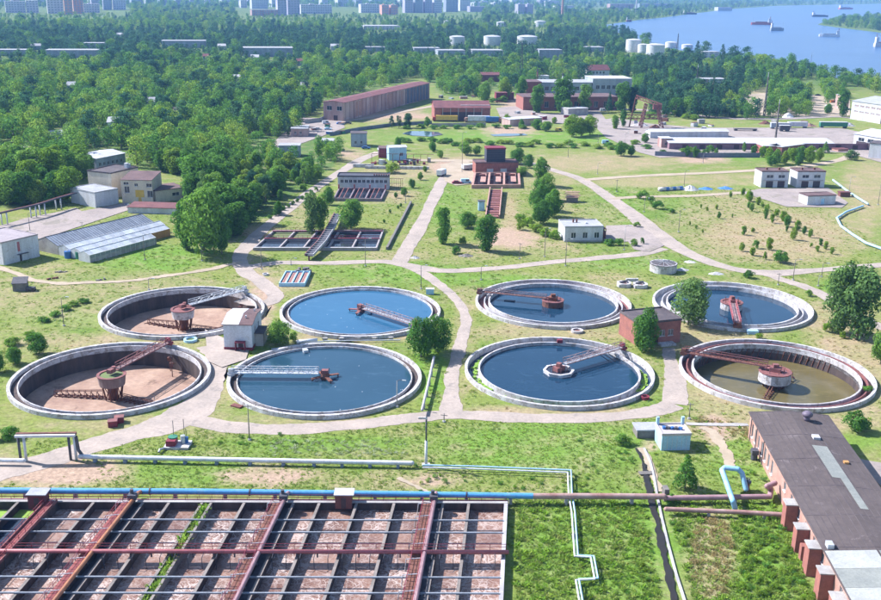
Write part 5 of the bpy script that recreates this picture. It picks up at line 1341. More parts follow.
rib.build('felt_seams', roof_d, hro)['kind'] = 'stuff'
def roof_sheet(nm, x0, x1, y0, y1, m, dz=.05):
    MB().add([(x0, y0, zrf(y0) + dz), (x1, y0, zrf(y0) + dz), (x1, y1, zrf(y1) + dz), (x0, y1, zrf(y1) + dz)], [(0, 1, 2, 3)]).build(nm, m, hro)
roof_sheet('felt_patch', 14.5, 26.5, 7.3, 9.9, roof_patch); roof_sheet('felt_patch', 26.5, 36.5, 8.6, 9.9, roof_patch, .055)
for k in range(8): roof_sheet('felt_strip', 48.6 + k * 4.6, 48.6 + k * 4.6 + 4.55, -.2, 6.95, roof_patch if k % 2 else M('grey_green_felt_b', (.36, .375, .36), (.29, .30, .30), .4, .9))
for k in range(8): roof_sheet('felt_strip', 48.6 + k * 4.6, 48.6 + k * 4.6 + 4.55, 7.25, 14.3, roof_patch)
vent = MB(); vent.drum(.55, 0, .9, 14); vent.lathe([(.01, 1.9), (.6, 1.8), (1.0, 1.4), (.9, 1.0), (.5, .8)], 16); vo = vent.build('roof_vent', M('violet_grey_steel', (.16, .13, .18), (.11, .09, .13), 1, .5), hro, smooth=True); vo.location = (3.6, 9.4, zrf(9.4))
MB().box(10.6, 12.0, 8.3, 9.5, zrf(9) - .1, zrf(9) + .45).build('roof_hatch', roof_l, hro); MB().box(20, 20.8, 11, 11.8, zrf(11.5), zrf(11.5) + .35).build('roof_hatch', orange_p, hro)
MB().box(46.9, 48.2, .3, 1.2, zrf(.8), zrf(.8) + .7).build('roof_box', steel, hro)
for x in (2.2, 6.6, 12.0): MB().path([(x, -.25, 4.9), (x, -.25, .2)], .1, 6).build('drain_pipe', steel_d, hall)
vs_ = MB(); vs_.drum(.6, 0, 1.2, 12).box(-.7, .7, -.6, .6, 1.2, 2.0); v_ = vs_.build('side_vent', steel_d, hall); v_.location = (9.5, -1.0, 0)

# blue-walled shed and grey slab roof left of the hall
sh, l_, r_ = house('blue_shed', 'small shed with pale blue front and two posts on its pinkish roof', (661, 450.5), (689.5, 450), 4.6, 3.0, paleblue, M('pinkish_grey_roof', (.48, .44, .45), (.38, .34, .35), .5, .9), 'flat', over=.1, parapet=.25)
for x in (.3, l_ - .3): MB().box(x - .25, x + .25, 4.2, 4.7, 3.2, 4.8).build('roof_post', paleblue, sh)
for k in range(5): MB().cbox((1 + k * .75, 2.6 - k * .12, 3.25), .5, .7, .45, k).build('roof_debris', steel_d if k % 2 else blue_p, sh)
for k in range(6): MB().box(.15 + k * l_/6, .15 + k * l_/6 + .06, -.04, -.005, .1, 2.9).build('wall_batten', white_paint, sh)
house('low_shed', 'low grey flat-roofed shelter adjoining the pale blue shed', (637, 438.5), (660, 438), 3.2, 1.6, wood_g, roof_g, 'flat', over=.2)
# white tank house between the tanks
th, l_, ro = house('tank_house', 'white tank house with half-dark gable roof and red porch', (224.5, 350), (252.5, 350.5), 11.5, 6.3, plaster_w, roof_b, 'gable_x', .9, .3, row('r', 2, 2, 10, 1.3, 3.0, 4.6), [('f', 3.3, 4.5, 0, 2.1)], plinth=(.75, maroon))
MB().add([(-.3, -.32, 6.46), (3.7, -.32, 6.46), (3.7, 5.75, 7.4), (-.3, 5.75, 7.4)], [(0, 1, 2, 3)]).build('pale_roof_sheet', roof_l, ro)
MB().add([(-.3, 11.82, 6.46), (3.7, 11.82, 6.46), (3.7, 5.75, 7.4), (-.3, 5.75, 7.4)], [(0, 1, 2, 3)]).build('pale_roof_sheet', roof_l, ro)
po = MB().box(2.7, 5.1, -1.2, 0, 2.2, 2.4).build('porch', maroon, th); MB().box(2.75, 2.9, -1.1, -.02, -.1, 2.2).build('porch_side', maroon, po); MB().box(4.9, 5.05, -1.1, -.02, -.1, 2.2).build('porch_side', maroon, po)
bx = MB().box(l_ + .01, l_ + 2.2, 2.5, 8.0, 3.2, 3.45).build('side_canopy', roof_d, th); MB().box(l_ + .01, l_ + 2.0, 3, 7.6, -.1, 3.2).build('side_annex', concrete_g, th)
for x, y in ((4.6, 3.0), (5.6, 8.0)): MB().box(x, x + .3, y, y + .3, 7, 7.6).build('roof_vent', white_paint, ro)
# brick pump house right
ph, l_, ro = house('pump_house', 'red-brick pump house with dark flat roof half hidden by a tree', (637, 346.5), (679.5, 342), 9.5, 5.6, brick, roof_d, 'flat', over=.15, parapet=.3, wins=row('f', 2, 5.5, 10, 1.4, 2, 3.6), doors=[('f', 4.0, 5.6, 0, 2.3)])
MB().box(4.5, 5.2, 5, 5.7, 5.85, 6.5).build('roof_vent', steel, ro); MB().box(5.5, 9.5, -2.0, -.02, 0, .5).build('step', concrete_w, ph)
# white office
of, l_, ro = house('office_building', 'white single-storey office with three square front windows', (564.5, 242), (602.5, 241.5), 10.5, 4.9, plaster_w, roof_g, 'flat', over=.1, parapet=.3, wins=row('f', 3, 1.0, 13.0, 1.7, 1.2, 3.2), plinth=(.5, concrete_g))
for x in (4.0, 5.2): MB().box(x, x + .5, 6.5, 7.0, 5.1, 6.3).build('chimney', rust, ro)
MB().box(8, 8.7, 4.5, 5.2, 5.1, 5.6).build('roof_vent', white_paint, ro)
st_ = MB().box(l_ + .02, l_ + 2.0, 3.5, 7.5, 0, 2.6).build('side_stair', rust, of); MB().box(l_ + .1, l_ + 2.1, 3.2, 7.7, 3.4, 3.55).build('stair_roof', rust, of)
for y in (3.4, 7.4): MB().box(l_ + 1.9, l_ + 2.05, y, y + .15, 2.6, 3.4).build('stair_post', rust, of)
# round covered tank and octagonal chambers
rt = thing('round_tank', 'low round tank with cracked dark roof beside the diagonal road', 'tank', tuple(G(663, 271)))
MB().ring(3.7, 4.05, -.2, 2.6, 32).build('tank_wall', concrete_w, rt); MB().lathe([(.01, 2.95), (4.2, 2.55), (4.2, 2.4)], 32).build('roof', roof_d, rt)
for k in range(14):
    a = k * .45; MB().bar((.6*math.cos(a), .6*math.sin(a), 3.0), (4.1*math.cos(a), 4.1*math.sin(a), 2.66), .14, .08).build('roof_batten', roof_g, rt)
MB().drum(.3, 2.9, 3.5, 8).build('roof_vent', steel, rt)
for lab, x, y in (('left pale octagonal chamber with rusty inside near the round roofed tank', 624, 286), ('right pale octagonal chamber with rusty inside near the round roofed tank', 640, 287)):
    o = thing('valve_chamber', lab, 'chamber', tuple(G(x, y)), .2)
    MB().ring(1.5, 2.25, -.1, 1.1, 8).build('wall', concrete_w, o); MB().disc(1.6, .5, 8).build('inside', rust, o); MB().cbox((.4, .6, 1.1), 1.7, .5, .4, .3).build('valve_gear', steel_d, o)
    MB().cbox((-1.6, -.9, 0), 1.0, 1.0, .9).build('side_block', concrete, o)
pb = thing('pipe_block', 'low pale wall with twin steps between the two octagonal chambers', 'wall', tuple(G(632, 281)), .1); MB().box(-1.8, 1.8, -.3, .3, 0, .8).build('wall', concrete_w, pb)
# twin white houses and garage
for lab, x0, x1, gy in (('left of two white pump houses with dark double doors on the far yard', 760.5, 787.5, 187.5), ('right of two white pump houses with dark double doors on the far yard', 796, 824, 187.5)):
    o, l_, ro = house('pump_house', lab, (x0, gy), (x1, gy), 8.5, 6.8, plaster_w, roof_b, 'flat', over=.1, parapet=.25, wins=row('f', 2, 1.2, 11.5, 3.0, 4.1, 5.5), doors=row('f', 2, 1.2, 11.5, 3.2, 0, 2.8))
    for x in (3.5, 9.0): stack(ro, x, 4, 7.0, 1.1, .7, rust)
    MB().bar((1, -.3, 3.1), (11.6, -.3, 3.1), .6, .12).build('canopy', concrete_g, o)
o, l_, ro = house('garage', 'low white garage with blue door on the far paved yard', (807, 205.5), (835, 204.5), 6.5, 3.6, plaster_w, roof_b, 'flat', over=.12, parapet=.15, doors=[('f', 6.0, 7.6, 0, 2.6)], doorm=paleblue)
o, l_, ro = house('hut', 'tiny rusty hut beside the white garage', (840, 197), (850, 197), 2.5, 1.8, rust, roof_r, 'flat', cat='hut')

# ---- left: white shed, greenhouses, boiler house
o, l_, ro = house('storage_shed', 'white panel shed with red vertical sign at the left edge by the greenhouses', (4, 265.5), (40, 256.5), 16, 6.8, plaster_w, M('pinkish_felt_roof', (.34, .30, .32), (.26, .23, .25), .3, .9), 'flat', over=.1, parapet=.2, doors=[('f', 5.6, 6.4, 0, 2.2)])
MB().box(5.2, 6.0, -.08, -.01, 3.2, 6.2).build('red_panel', redpipe, o); MB().bar((4.6, -.6, 2.4), (8.4, -.6, 2.4), .9, .1).build('canopy', steel_d, o)
for k in range(6): MB().box(k * l_/6 + .05, k * l_/6 + .09, -.03, -.004, .2, 6.6).build('panel_joint', concrete_g, o)
gh = thing('greenhouse', 'row of glass ridge-roofed greenhouses with one tall slate-blue bay behind', 'greenhouse', tuple(G(90, 263)))
g0, g1 = G(90, 263), G(173, 240); rz = math.atan2((g1 - g0).y, (g1 - g0).x); gh.rotation_euler = (0, 0, rz)
GLN = 41.0
gpane = [M('greenhouse_glass_pale', (.55, .59, .64), (.40, .43, .48), .4, .25, spec=.6, obj_rand=.18), M('greenhouse_glass_blue', (.27, .30, .35), (.19, .215, .26), .5, .3, spec=.6, obj_rand=.15)]
bw, bh = 4.4, 2.6
def bay(y0, w, eave, ridge, x0, x1, gm, seg):
    n = max(1, int(round((x1 - x0) / seg))); s = (x1 - x0) / n
    pm = MB().add([(.04, 0, eave), (s - .04, 0, eave), (s - .04, w/2 - .05, ridge), (.04, w/2 - .05, ridge)], [(0, 1, 2, 3)]).mesh('glass_pane', gm)
    pm2 = MB().add([(.04, w, eave), (s - .04, w, eave), (s - .04, w/2 + .05, ridge), (.04, w/2 + .05, ridge)], [(0, 1, 2, 3)]).mesh('glass_pane', gm)
    for k in range(n):
        for m_ in (pm, pm2): inst('glass_pane', m_, gh, (x0 + k * s, y0, 0))
    fr = MB(); fr.bar((x0, y0 + w/2, ridge + .05), (x1, y0 + w/2, ridge + .05), .16); fr.bar((x0, y0, eave), (x1, y0, eave), .2, .16)
    for k in range(n + 1):
        fr.bar((x0 + k*s, y0, eave + .03), (x0 + k*s, y0 + w/2, ridge + .03), .09); fr.bar((x0 + k*s, y0 + w, eave + .03), (x0 + k*s, y0 + w/2, ridge + .03), .09)
    fr.build('roof_frame', frame_w if gm is gpane[0] else steel_d, gh)
    for x in (x0, x1): MB().add([(x, y0, 0), (x, y0 + w, 0), (x, y0 + w, eave), (x, y0 + w/2, ridge - .02), (x, y0, eave)], [(0, 1, 2, 3, 4)]).build('end_wall', plaster_w if gm is gpane[0] else concrete_g, gh)
bay(0, 5.0, 2.4, 3.4, 0, 27, gpane[0], 1.9); bay(5.0, 5.2, 2.5, 3.5, 1, 38, gpane[0], 1.9); bay(10.2, 5.2, 2.6, 3.6, 1, GLN, gpane[0], 1.9); bay(15.6, 11.5, 2.8, 5.0, 1, GLN, gpane[1], 1.05)
MB().box(0, 27, -.12, 0, -.1, 1.4).build('side_base', concrete_g, gh); MB().box(0, 27, -.05, -.01, 1.4, 2.4).build('side_glazing', gpane[1], gh)
MB().box(27.2, 38, 4.85, 4.95, 0, 2.5).build('side_base', orange_p, gh)
for k in range(14): MB().box(k * 2.0, k * 2.0 + .12, -.18, -.121, 0, 2.4).build('side_post', frame_w, gh)
for c, m_, x, y in (('blue', blue_p, 68, 258), ('green', green_p, 79, 258.5)):
    o = thing('barrel_tank', '%s metal tank at the near end of the greenhouses' % c, 'tank', tuple(G(x, y))); MB().drum(1.0, 0, 2.2, 14).build('body', m_, o); MB().drum(.3, 2.2, 2.5, 8).build('cap', steel, o)
# boiler house group
lo, l_, ro = house('boiler_house_annex', 'low white annex with grey flat roof left of the cream boiler house', (96, 208), (119, 203.5), 15.5, 5.6, plaster_w, roof_g, 'flat', over=.1, parapet=.2)
b0 = G(122.5, 202.5); b1 = G(154, 202); bh_, l_, ro = house('boiler_house', 'cream two-storey boiler house with dark roof and yellow wall patch', (122.5, 203), (153, 203.5), 13, 9.0, plaster_c, roof_b, 'shed', 1.2, .2,
   [('f', 1.2, 3.2, 4.0, 6.6), ('f', 1.0, 3.0, 7.2, 8.3), ('f', 5.2, 6.6, 6.6, 7.8), ('f', 9.8, 12, 6.4, 7.8), ('f', 10, 12.2, 2.4, 5.0)], [('f', 6.4, 7.6, 0, 2.3)], doorm=yellow_p)
MB().box(5.4, 8.8, -.06, -.01, 2.4, 5.2).build('yellow_panel', yellow_p, bh_)
o, l2, ro2 = house('boiler_house_block', 'taller flat-roofed cream block rising behind the boiler house', G(113, 199) , G(140, 192), 12, 10.0, plaster_c, roof_d, 'flat', over=.15, parapet=.3)
stack(o, 12.5, 3, 10, 2.2, 1.4, plaster_w); stack(o, 14.2, 3.4, 10, 1.6, 1.2, plaster_w)
o, l_, ro = house('boiler_house_wing', 'low cream wing with reddish roof right of the boiler house', (156, 203), (186, 199), 11, 4.6, plaster_c, roof_b, 'flat', over=.2, wins=[('f', 7, 10, 1.8, 3.2)])
o, l_, ro = house('red_roof_shed', 'low white-walled shed with red iron roof at the far greenhouse end', (128, 213), (176, 214.5), 7, 2.2, plaster_w, roof_r, 'shed', .5, .3)
rh_ = thing('rubble_heap', 'heap of pale sacks and boards before the boiler house', 'heap', tuple(G(145, 206)))
for k in range(12): MB().cbox((rnd.uniform(-7, 7), rnd.uniform(-1.2, 1.2), 0), rnd.uniform(1, 2.4), rnd.uniform(.7, 1.2), rnd.uniform(.6, 1.5), rnd.uniform(0, 3)).build('sack', rnd.choice([white_tarp, roof_g, brick_p]), rh_)
o, l_, ro = house('workshop', 'long grey-roofed workshop among the trees behind the boiler house', (97, 171), (126, 165), 16, 5.5, plaster_b, roof_l, 'gable_x', 1.2, .3, row('f', 6, 1, 17, 1.4, 1.8, 3.4))
o, l_, ro = house('cottage', 'grey-green roofed cottage behind the trees by the pipe rack', (25, 174), (43, 173), 9, 4, plaster_b, roof_l, 'gable_x', 1.6, .4, row('f', 3, 1, 7, 1.2, 1.4, 2.8))
o, l_, ro = house('cottage', 'small pale cottage with light blue roof deep in the wood', (50, 143), (64, 142), 8, 4, paleblue, roof_l, 'gable_x', 1.8, .4, row('f', 3, 1, 7, 1.2, 1.4, 2.8))
o, l_, ro = house('rail_shed', 'low maroon shed on the pinkish lot at the left edge', (-14, 157), (22, 154), 5, 2.6, maroon, roof_r, 'flat')
# pipe rack left
pr = thing('pipe_rack', 'dark pinkish pipes carried on pairs of white posts at the left', 'pipe rack', tuple(G(5, 225)))
org = G(5, 225); RH = 4.3
ends = [G(-30, 234), G(5, 225), G(34, 218), G(43, 215.5), G(59, 210), G(76, 205)]
for q in ends[:5]:
    for s_ in (-.8, .8): MB().tube((q.x - org.x + s_, q.y - org.y + s_*.5, -.2), (q.x - org.x + s_, q.y - org.y + s_*.5, RH), .26, 10).build('post', white_paint, pr, smooth=True)
for s_, m_ in ((-.6, brick_d), (0, rust_l), (.6, steel_d)):
    MB().path([(q.x - org.x + s_, q.y - org.y + s_*.6, RH + .3) for q in ends], .28, 8).build('rack_pipe', m_, pr, smooth=True)
MB().path([(q.x - org.x, q.y - org.y, RH + .0) for q in ends], .12, 4).build('rack_beam', steel_d, pr)
o, l_, ro = house('lean_to', 'tilted dark lean-to shack on the grass at the left', (13, 291.5), (27, 291), 2.5, 2.2, wood_g, steel_d, 'shed', 1.0, .2, cat='shack')
sc_ = thing('scrap_cart', 'dark scrap cart beside the tilted shack', 'cart', tuple(G(31, 291)))
MB().box(-1.2, 1.2, -.6, .6, .5, 1.2).build('bed', steel_d, sc_)
for x in (-.8, .8):
    for y in (-.65, .65): MB().tube((x, y - .08, .4), (x, y + .08, .4), .4, 12).build('wheel', door_m, sc_)
for lab, x, y, w_ in (('flat heap of rusty scrap on the left grass by the footpath', 53, 279, 2.2), ('small dark scrap heap beside the left footpath', 101, 280, 1.2), ('pale board lying on the left grass', 61, 272, 1.4)):
    o = thing('scrap_heap', lab, 'heap', tuple(G(x, y)), .3)
    for k in range(5): MB().cbox((rnd.uniform(-w_, w_), rnd.uniform(-.5, .5), 0), rnd.uniform(.5, 1.2), rnd.uniform(.3, .6), rnd.uniform(.15, .5), rnd.uniform(0, 3)).build('scrap_piece', rust if 'rusty' in lab else wood_g, o)

# ---- middle: channels, filters, filter hall, stair house
def quad_basin(name, label, px, nu, nv, h, th, wm, wat, zw, cat='basin', skip=()):
    c = [G(*p) for p in px]; org = c[0]; o = thing(name, label, cat, tuple(org))
    def P(u, v, z): q = c[0].lerp(c[1], u).lerp(c[3].lerp(c[2], u), v) - org; return Vector((q.x, q.y, z))
    eu = (P(1, 0, 0) - P(0, 0, 0)).normalized() * th / 2; ev = (P(0, 1, 0) - P(0, 0, 0)).normalized() * th / 2
    for j in range(nv + 1): MB().bar(P(0, j/nv, (h - .3)/2) - eu, P(1, j/nv, (h - .3)/2) + eu, th, h + .3).build('basin_wall', wm, o)
    for i in range(nu + 1):
        for j in range(nv): MB().bar(P(i/nu, j/nv, h/2 - .16) + ev, P(i/nu, (j+1)/nv, h/2 - .16) - ev, th, h + .28).build('divider', wm, o)
    for i in range(nu):
        for j in range(nv):
            MB().add([P(i/nu, j/nv, zw), P((i+1)/nu, j/nv, zw), P((i+1)/nu, (j+1)/nv, zw), P(i/nu, (j+1)/nv, zw)], [(0, 1, 2, 3)]).build('water', wat if not callable(wat) else wat(i, j), o)
    return o, P
o, P = quad_basin('settling_channels', 'wide low grid of dark settling channels with maroon gangways', [(254,250.5),(376,250.5),(383,232.5),(274,232.5)], 5, 2, .85, .55, M('channel_wall_concrete', (.36, .33, .34), (.27, .24, .25), .6, .9), lambda i, j: algae_d if (i, j) in ((0, 1), (1, 1)) else water_dark, .12)
for v in (.0, .5, .93):
    MB().bar(P(0, v, 1.0), P(1, v, 1.0), .9, .1).build('gangway', maroon if v else concrete, o)
    rl = MB()
    for z in (1.5, 2.0): rl.bar(P(0, v, z), P(1, v, z), .07)
    for k in range(25): rl.bar(P(k/24, v, 1.0), P(k/24, v, 2.0), .07)
    if v: rl.build('railing', maroon, o)
cv = thing('sloping_conveyor', 'dark sloping trough crossing the grid of settling channels uphill', 'conveyor', tuple(G(309, 256)))
org = G(309, 256); pts = [G(309, 256, 1.5), G(322, 242, 2.2), G(331, 228, 2.6), G(338, 214, 2.4)]
for k in range(3):
    a, b = pts[k] - Vector((org.x, org.y, 0)), pts[k+1] - Vector((org.x, org.y, 0)); MB().bar(a, b, 2.4, .3).build('trough', steel_d, cv)
    s_ = Vector(((b - a).y, -(b - a).x, 0)).normalized() * 1.3
    for q in (s_, -s_): MB().bar(a + q + Vector((0, 0, .3)), b + q + Vector((0, 0, .3)), .25, .8).build('trough_side', concrete if q is s_ else rust_l, cv)
    for j in range(7): m_ = a.lerp(b, j/7); MB().bar(m_ - s_ + Vector((0, 0, .75)), m_ + s_ + Vector((0, 0, .75)), .18).build('cross_tie', concrete, cv)
    MB().cbox((a.x, a.y, -.1), .5, .5, a.z).build('trestle', rust, cv)
o, P = quad_basin('filter_trough', 'small light blue filter trough with rusty slats', [(279.5,286.5),(304.5,286.5),(310,274.5),(286,274.5)], 4, 1, 1.1, .3, paleblue, lambda i, j: rust, .35)
for i in range(4):
    for k in range(3): MB().bar(P((i + .3 + .2*k)/4, .05, .7), P((i + .3 + .2*k)/4, .95, .7), .35, .1).build('slat', rust_l if k % 2 else brick_p, o)
hp = MB()
for k in range(14): hp.cbox(tuple(P(.35 + rnd.random()*.65, 1.02 + rnd.random()*.15, 0)), rnd.uniform(.8, 1.8), rnd.uniform(.6, 1.0), rnd.uniform(.6, 1.7), rnd.uniform(0, 3))
hp.build('screen_housing', wood_g, o)
fh, l_, ro = house('filter_hall', 'low filter hall with a band of windows and dark flat roof', (338, 189), (389, 189.5), 7.5, 5.2, plaster_w, steel_d, 'flat', over=.25, parapet=.35, wins=row('f', 11, .8, 21, 1.4, 2.6, 4.0))
for k in range(7): MB().box(15 + k, 15.6 + k, 1, 2, 5.4, 6.2).build('roof_unit', rust, ro)
gs = MB()
for k in range(7): gs.bar((l_ + .6 + k*.9 - .3, 1, 0), (l_ + .6 + k*.9 - .3, 1, 4.6), .12)
gs.bar((l_ + .2, 1, 4.5), (l_ + 6, 1, 4.5), .14); gs.bar((l_ + .2, 1, 2.4), (l_ + 6, 1, 2.4), .14); gs.build('side_scaffold', rust, fh)
o, P = quad_basin('filter_basin', 'three dark sunken basins with maroon gates before the filter hall', [(334,201),(381,201.5),(386,191),(339.5,190.5)], 3, 1, 1.2, .5, M('purple_concrete', (.25, .20, .22), (.18, .14, .16), .6, .9), water_dark, .15)
for k in range(4): MB().box(-.3, .3, -.3, .3, 0, 3.0).build('gate_frame', redpipe, o).location = P(k/3, .9, 0)
for k in range(3):
    for t in (.3, .6): MB().bar(P((k + t)/3, 0.02, 1.25), P((k + t)/3, .98, 1.25), .3, .12).build('gangway', rust_l, o)
sh_, l_, ro = house('stair_house', 'red-brick house with a tall dark louvred tower and three front pits', (475.5, 175), (518, 174.5), 9, 5.3, brick, roof_b, 'flat', over=.15, parapet=.3, wins=[('f', 5.2, 8.2, 1.2, 2.8), ('f', 11.5, 14.5, 1.2, 2.8)], glass=frame_w)
MB().box(5.3, 14.0, 2.0, 8.0, 5.25, 11.3).build('tower', M('dark_navy_cladding', (.035, .045, .075), (.05, .055, .08), 1, .6), sh_); MB().box(5.1, 14.2, 1.8, 8.2, 11.3, 12.0).build('tower_cap', maroon, sh_)
for k in range(5): MB().box(5.2, 14.1, 1.9, 1.99, 6.0 + k * 1.1, 6.12 + k * 1.1).build('louvre', steel_d, sh_)
o, P = quad_basin('screen_pits', 'brick-edged terrace of three dark pits in front of the stair house', [(472.5,188.5),(519.5,188),(518.5,175.5),(475,176)], 3, 1, 1.6, .9, brick_p, water_dark, .1)
for k in range(3): MB().bar(P((k + .62)/3, .25, 1.3), P((k + .62)/3, .95, 1.3), 2.3, .25).build('pit_cover', brick_p, o); MB().cbox(tuple(P((k + .55)/3, .72, 1.4)), 2.6, 1.6, .9).build('winch', brick_d, o)
cs = thing('stair_conveyor', 'long sloping stepped channel running down from the brick stair house', 'stairs', tuple(G(493, 215)))
org = G(493, 215); a, b = G(496, 189, 1.2) - org, G(492.5, 217, .6) - org
for k in range(13): c = a.lerp(b, (k + .5)/13); MB().cbox((c.x, c.y, -.1), 4.2, 3.0, c.z + .1, .0).build('step', brick_d if k % 2 else rust_l, cs)
for s_ in (-2.5, 2.5): MB().bar(a + Vector((s_, 0, .1)), b + Vector((s_, 0, .1)), .45, 1.6).build('side_wall', brick_p, cs)
o, l_, ro = house('kiosk', 'narrow pale blue kiosk beside the stepped channel', (478.5, 211), (484.5, 211), 2.2, 3.6, paleblue, steel_d, 'flat', cat='kiosk')
bl, l_, ro = house('blue_hut', 'pale blue hut with white roof beside the maroon machinery', (389, 160.5), (406.5, 160), 6, 6.2, paleblue, roof_l, 'gable_x', .7, .3, wins=[('f', 5.4, 7.0, 2, 3.6)])
o, l_, ro = house('machine_shed', 'maroon machine shed left of the pale blue hut', (379, 158), (388.5, 158), 8, 4.6, maroon, roof_b, 'flat')
ma = thing('machinery', 'dark jumble of pipes and railings around the pale blue hut', 'machinery', tuple(G(400, 164)))
for k in range(22): MB().cbox((rnd.uniform(-14, 18), rnd.uniform(-3, 6), 0), rnd.uniform(.8, 3), rnd.uniform(.6, 1.6), rnd.uniform(.6, 2.6), rnd.choice((0, 1.57))).build('machine_block', rnd.choice([steel_d, rust, maroon, white_paint, concrete_g]), ma)
for k in range(9): MB().path([(-14 + k*3.4, 5, 0), (-14 + k*3.4, 5, 4), (-11 + k*3.4, 5, 4)], .12, 6).build('pipe_frame', rust, ma)
wl = thing('retaining_wall', 'long pale low walls below the pale blue hut', 'wall', tuple(G(395, 169))); MB().box(-14, 16, -.4, .4, 0, 1.3).build('wall', concrete_w, wl); MB().box(-20, -10, 3, 4, 0, 1.6).build('wall', concrete_w, wl)
pv = thing('covered_pit', 'small pavilion with pink flat slabs on the slope above the white office', 'pavilion', tuple(G(572.5, 202)))
for k in range(4): MB().box(-3.2 + (k % 2)*.6, 2.4 + (k % 2)*.6, -1.5 + k*1.1, -.5 + k*1.1, 2.0 + .5*k, 2.25 + .5*k).build('slab', brick_p, pv)
MB().box(-2.2, 2.0, -1.2, 2.6, -.1, 2.0).build('body', wood_g, pv)
br = thing('dark_hedge_wall', 'long low dark wall across the lawn right of the filter hall', 'wall', tuple(G(387, 250))); q = G(411, 203.5) - G(387, 250); MB().bar((0, 0, .5), (q.x, q.y, .5), .7, 1.0).build('wall', wood_g, br)
# fences and small walls
def fence(label, px, h, m, step=5.0, name='fence', pm=None):
    pts = [G(*p) for p in px]; org = pts[0]; o = thing(name, label, 'fence', tuple(org))
    for a, b in zip(pts, pts[1:]):
        n = max(1, int((b - a).length / step))
        for k in range(n):
            c, d = a.lerp(b, k/n) - org, a.lerp(b, (k + .985)/n) - org; MB().bar(Vector((c.x, c.y, h/2)), Vector((d.x, d.y, h/2)), .15, h).build('panel', m, o)
            MB().cbox((c.x, c.y, -.1), .25, .25, h + .25).build('post', pm or m, o)
    return o
fence('dark concrete fence behind the meadow, before the red-fronted sheds', [(655,156),(700,157.5),(760,157.5)], 2.4, M('blue_grey_fence', (.18, .20, .26), (.13, .15, .19), .5, .9), 6)
fence('grey concrete fence along the truck yard behind the pond', [(432,127),(460,126.5),(486,126)], 2.2, concrete_g, 6)
fence('pale fence on the far side of the yard by the long derelict shed', [(330,136),(360,130.5),(395,126),(432,124)], 2.0, M('blue_grey_fence', (.18, .2, .26)), 8)
fence('low fence beside the long shed near the wood', [(305,124),(320,122),(330,117)], 2.6, concrete_g, 6)
# pale pipe along the right slope
pipeline('slope_pipe', 'pale blue pipe along the right slope, the upper piece', [(833,180),(846,190),(858,198),(868,204)], .7, .4, paleblue, .4, 9)
pipeline('slope_pipe', 'pale blue pipe curving down the right slope, the lower piece', [(863,206),(846,212),(837,218),(841,226),(852,234),(866,243),(900,255)], .7, .4, paleblue, .4, 9)
# goods on the field track
for k in range(6):
    o = thing('tarp_roll', 'blue and white wrapped roll in the row beside the field track', 'roll', tuple(G(662 + 3.4*k, 191 - .2*k)), .3, 'wrapped rolls beside the track'); MB().tube((-1.6, 0, .8), (1.6, 0, .8), .8, 10).build('roll', tarp_b if k % 2 else white_tarp, o, smooth=True); MB().box(-1.7, 1.7, -.9, .9, 0, .2).build('pallet', wood_g, o)
def heap(name, label, x, y, w, d, h, m, cat='heap'):
    o = thing(name, label, cat, tuple(G(x, y))); mb = MB(); r = random.Random(x); n = 18; V = [(0, 0, h)]; 
    for j in (1, 2, 3):
        for i in range(n):
            t = 2*math.pi*i/n; q = j/3 * r.uniform(.85, 1.12); V.append((w/2*q*math.cos(t), d/2*q*math.sin(t), h * (1 - j/3) * r.uniform(.7, 1.3)))
    F = [(0, 1 + i, 1 + (i+1) % n) for i in range(n)]
    for j in range(2):
        for i in range(n): F.append((1 + j*n + i, 1 + (j+1)*n + i, 1 + (j+1)*n + (i+1) % n, 1 + j*n + (i+1) % n))
    mb.add(V, F); mb.build('mound', m, o); return o
heap('white_heap', 'heap of white bags beside the field track', 690, 190, 8, 5, 2.2, white_tarp)
heap('blue_tarp', 'flat blue tarpaulin spread on the grass, left of two', 706, 189, 6.5, 5.5, .9, tarp_b, 'tarpaulin'); heap('blue_tarp', 'flat blue tarpaulin spread on the grass, right of two', 725.5, 188.5, 7, 6, .9, tarp_b, 'tarpaulin')
heap('rubble_heap', 'heap of grey stones beside the round roofed tank', 682, 270, 4, 3, .7, concrete_w)
heap('rubble_heap', 'pale stones scattered near the round roofed tank roadside', 690, 262, 4, 3, .5, concrete_w)
heap('rubble_heap', 'pale stone blocks on the verge behind the back-right tank', 716, 274, 5, 2.5, .7, concrete_w)
heap('rubble_heap', 'pale heap of rubble at the crossroads above the blue tanks', 415, 258, 3.2, 2.4, .8, concrete_w)
heap('dark_heap', 'dark brush heap on the bare mound by the conveyor stairs', 466, 256, 5, 3, .8, wood_g)

# ------------------------------------------------------------------ far yards
# long derelict shed: near gable at the left, long wall running away to the right
a, b = G(343.5, 121.5), G(429.5, 98.5)
ls, LL, ro = house('derelict_shed', 'very long derelict shed with stained pinkish walls and red-brown roof', a, b, 14, 11.5, plaster_p, roof_r, 'gable_x', .9, .4, [('l', 2.5, 6.0, 6.5, 9.2), ('l', 9.5, 13, 6.5, 9.2)], [('l', 7, 10, 0, 3.5)])
for k in range(24):
    x = LL * (k + .5) / 24; MB().box(x - .3, x + .3, -.35, -.01, 0, 11.2).build('pilaster', plaster_p, ls)
for x0, x1 in ((.12, .2), (.46, .52), (.62, .66)): MB().box(LL*x0, LL*x1, -.06, -.008, 1, 10.5).build('stained_panel', brick_p, ls)
MB().box(LL*.68, LL*.99, -.09, -.012, .5, 11).build('dark_panel', M('slate_wall', (.10, .12, .18), (.14, .12, .15), .12, .8), ls)
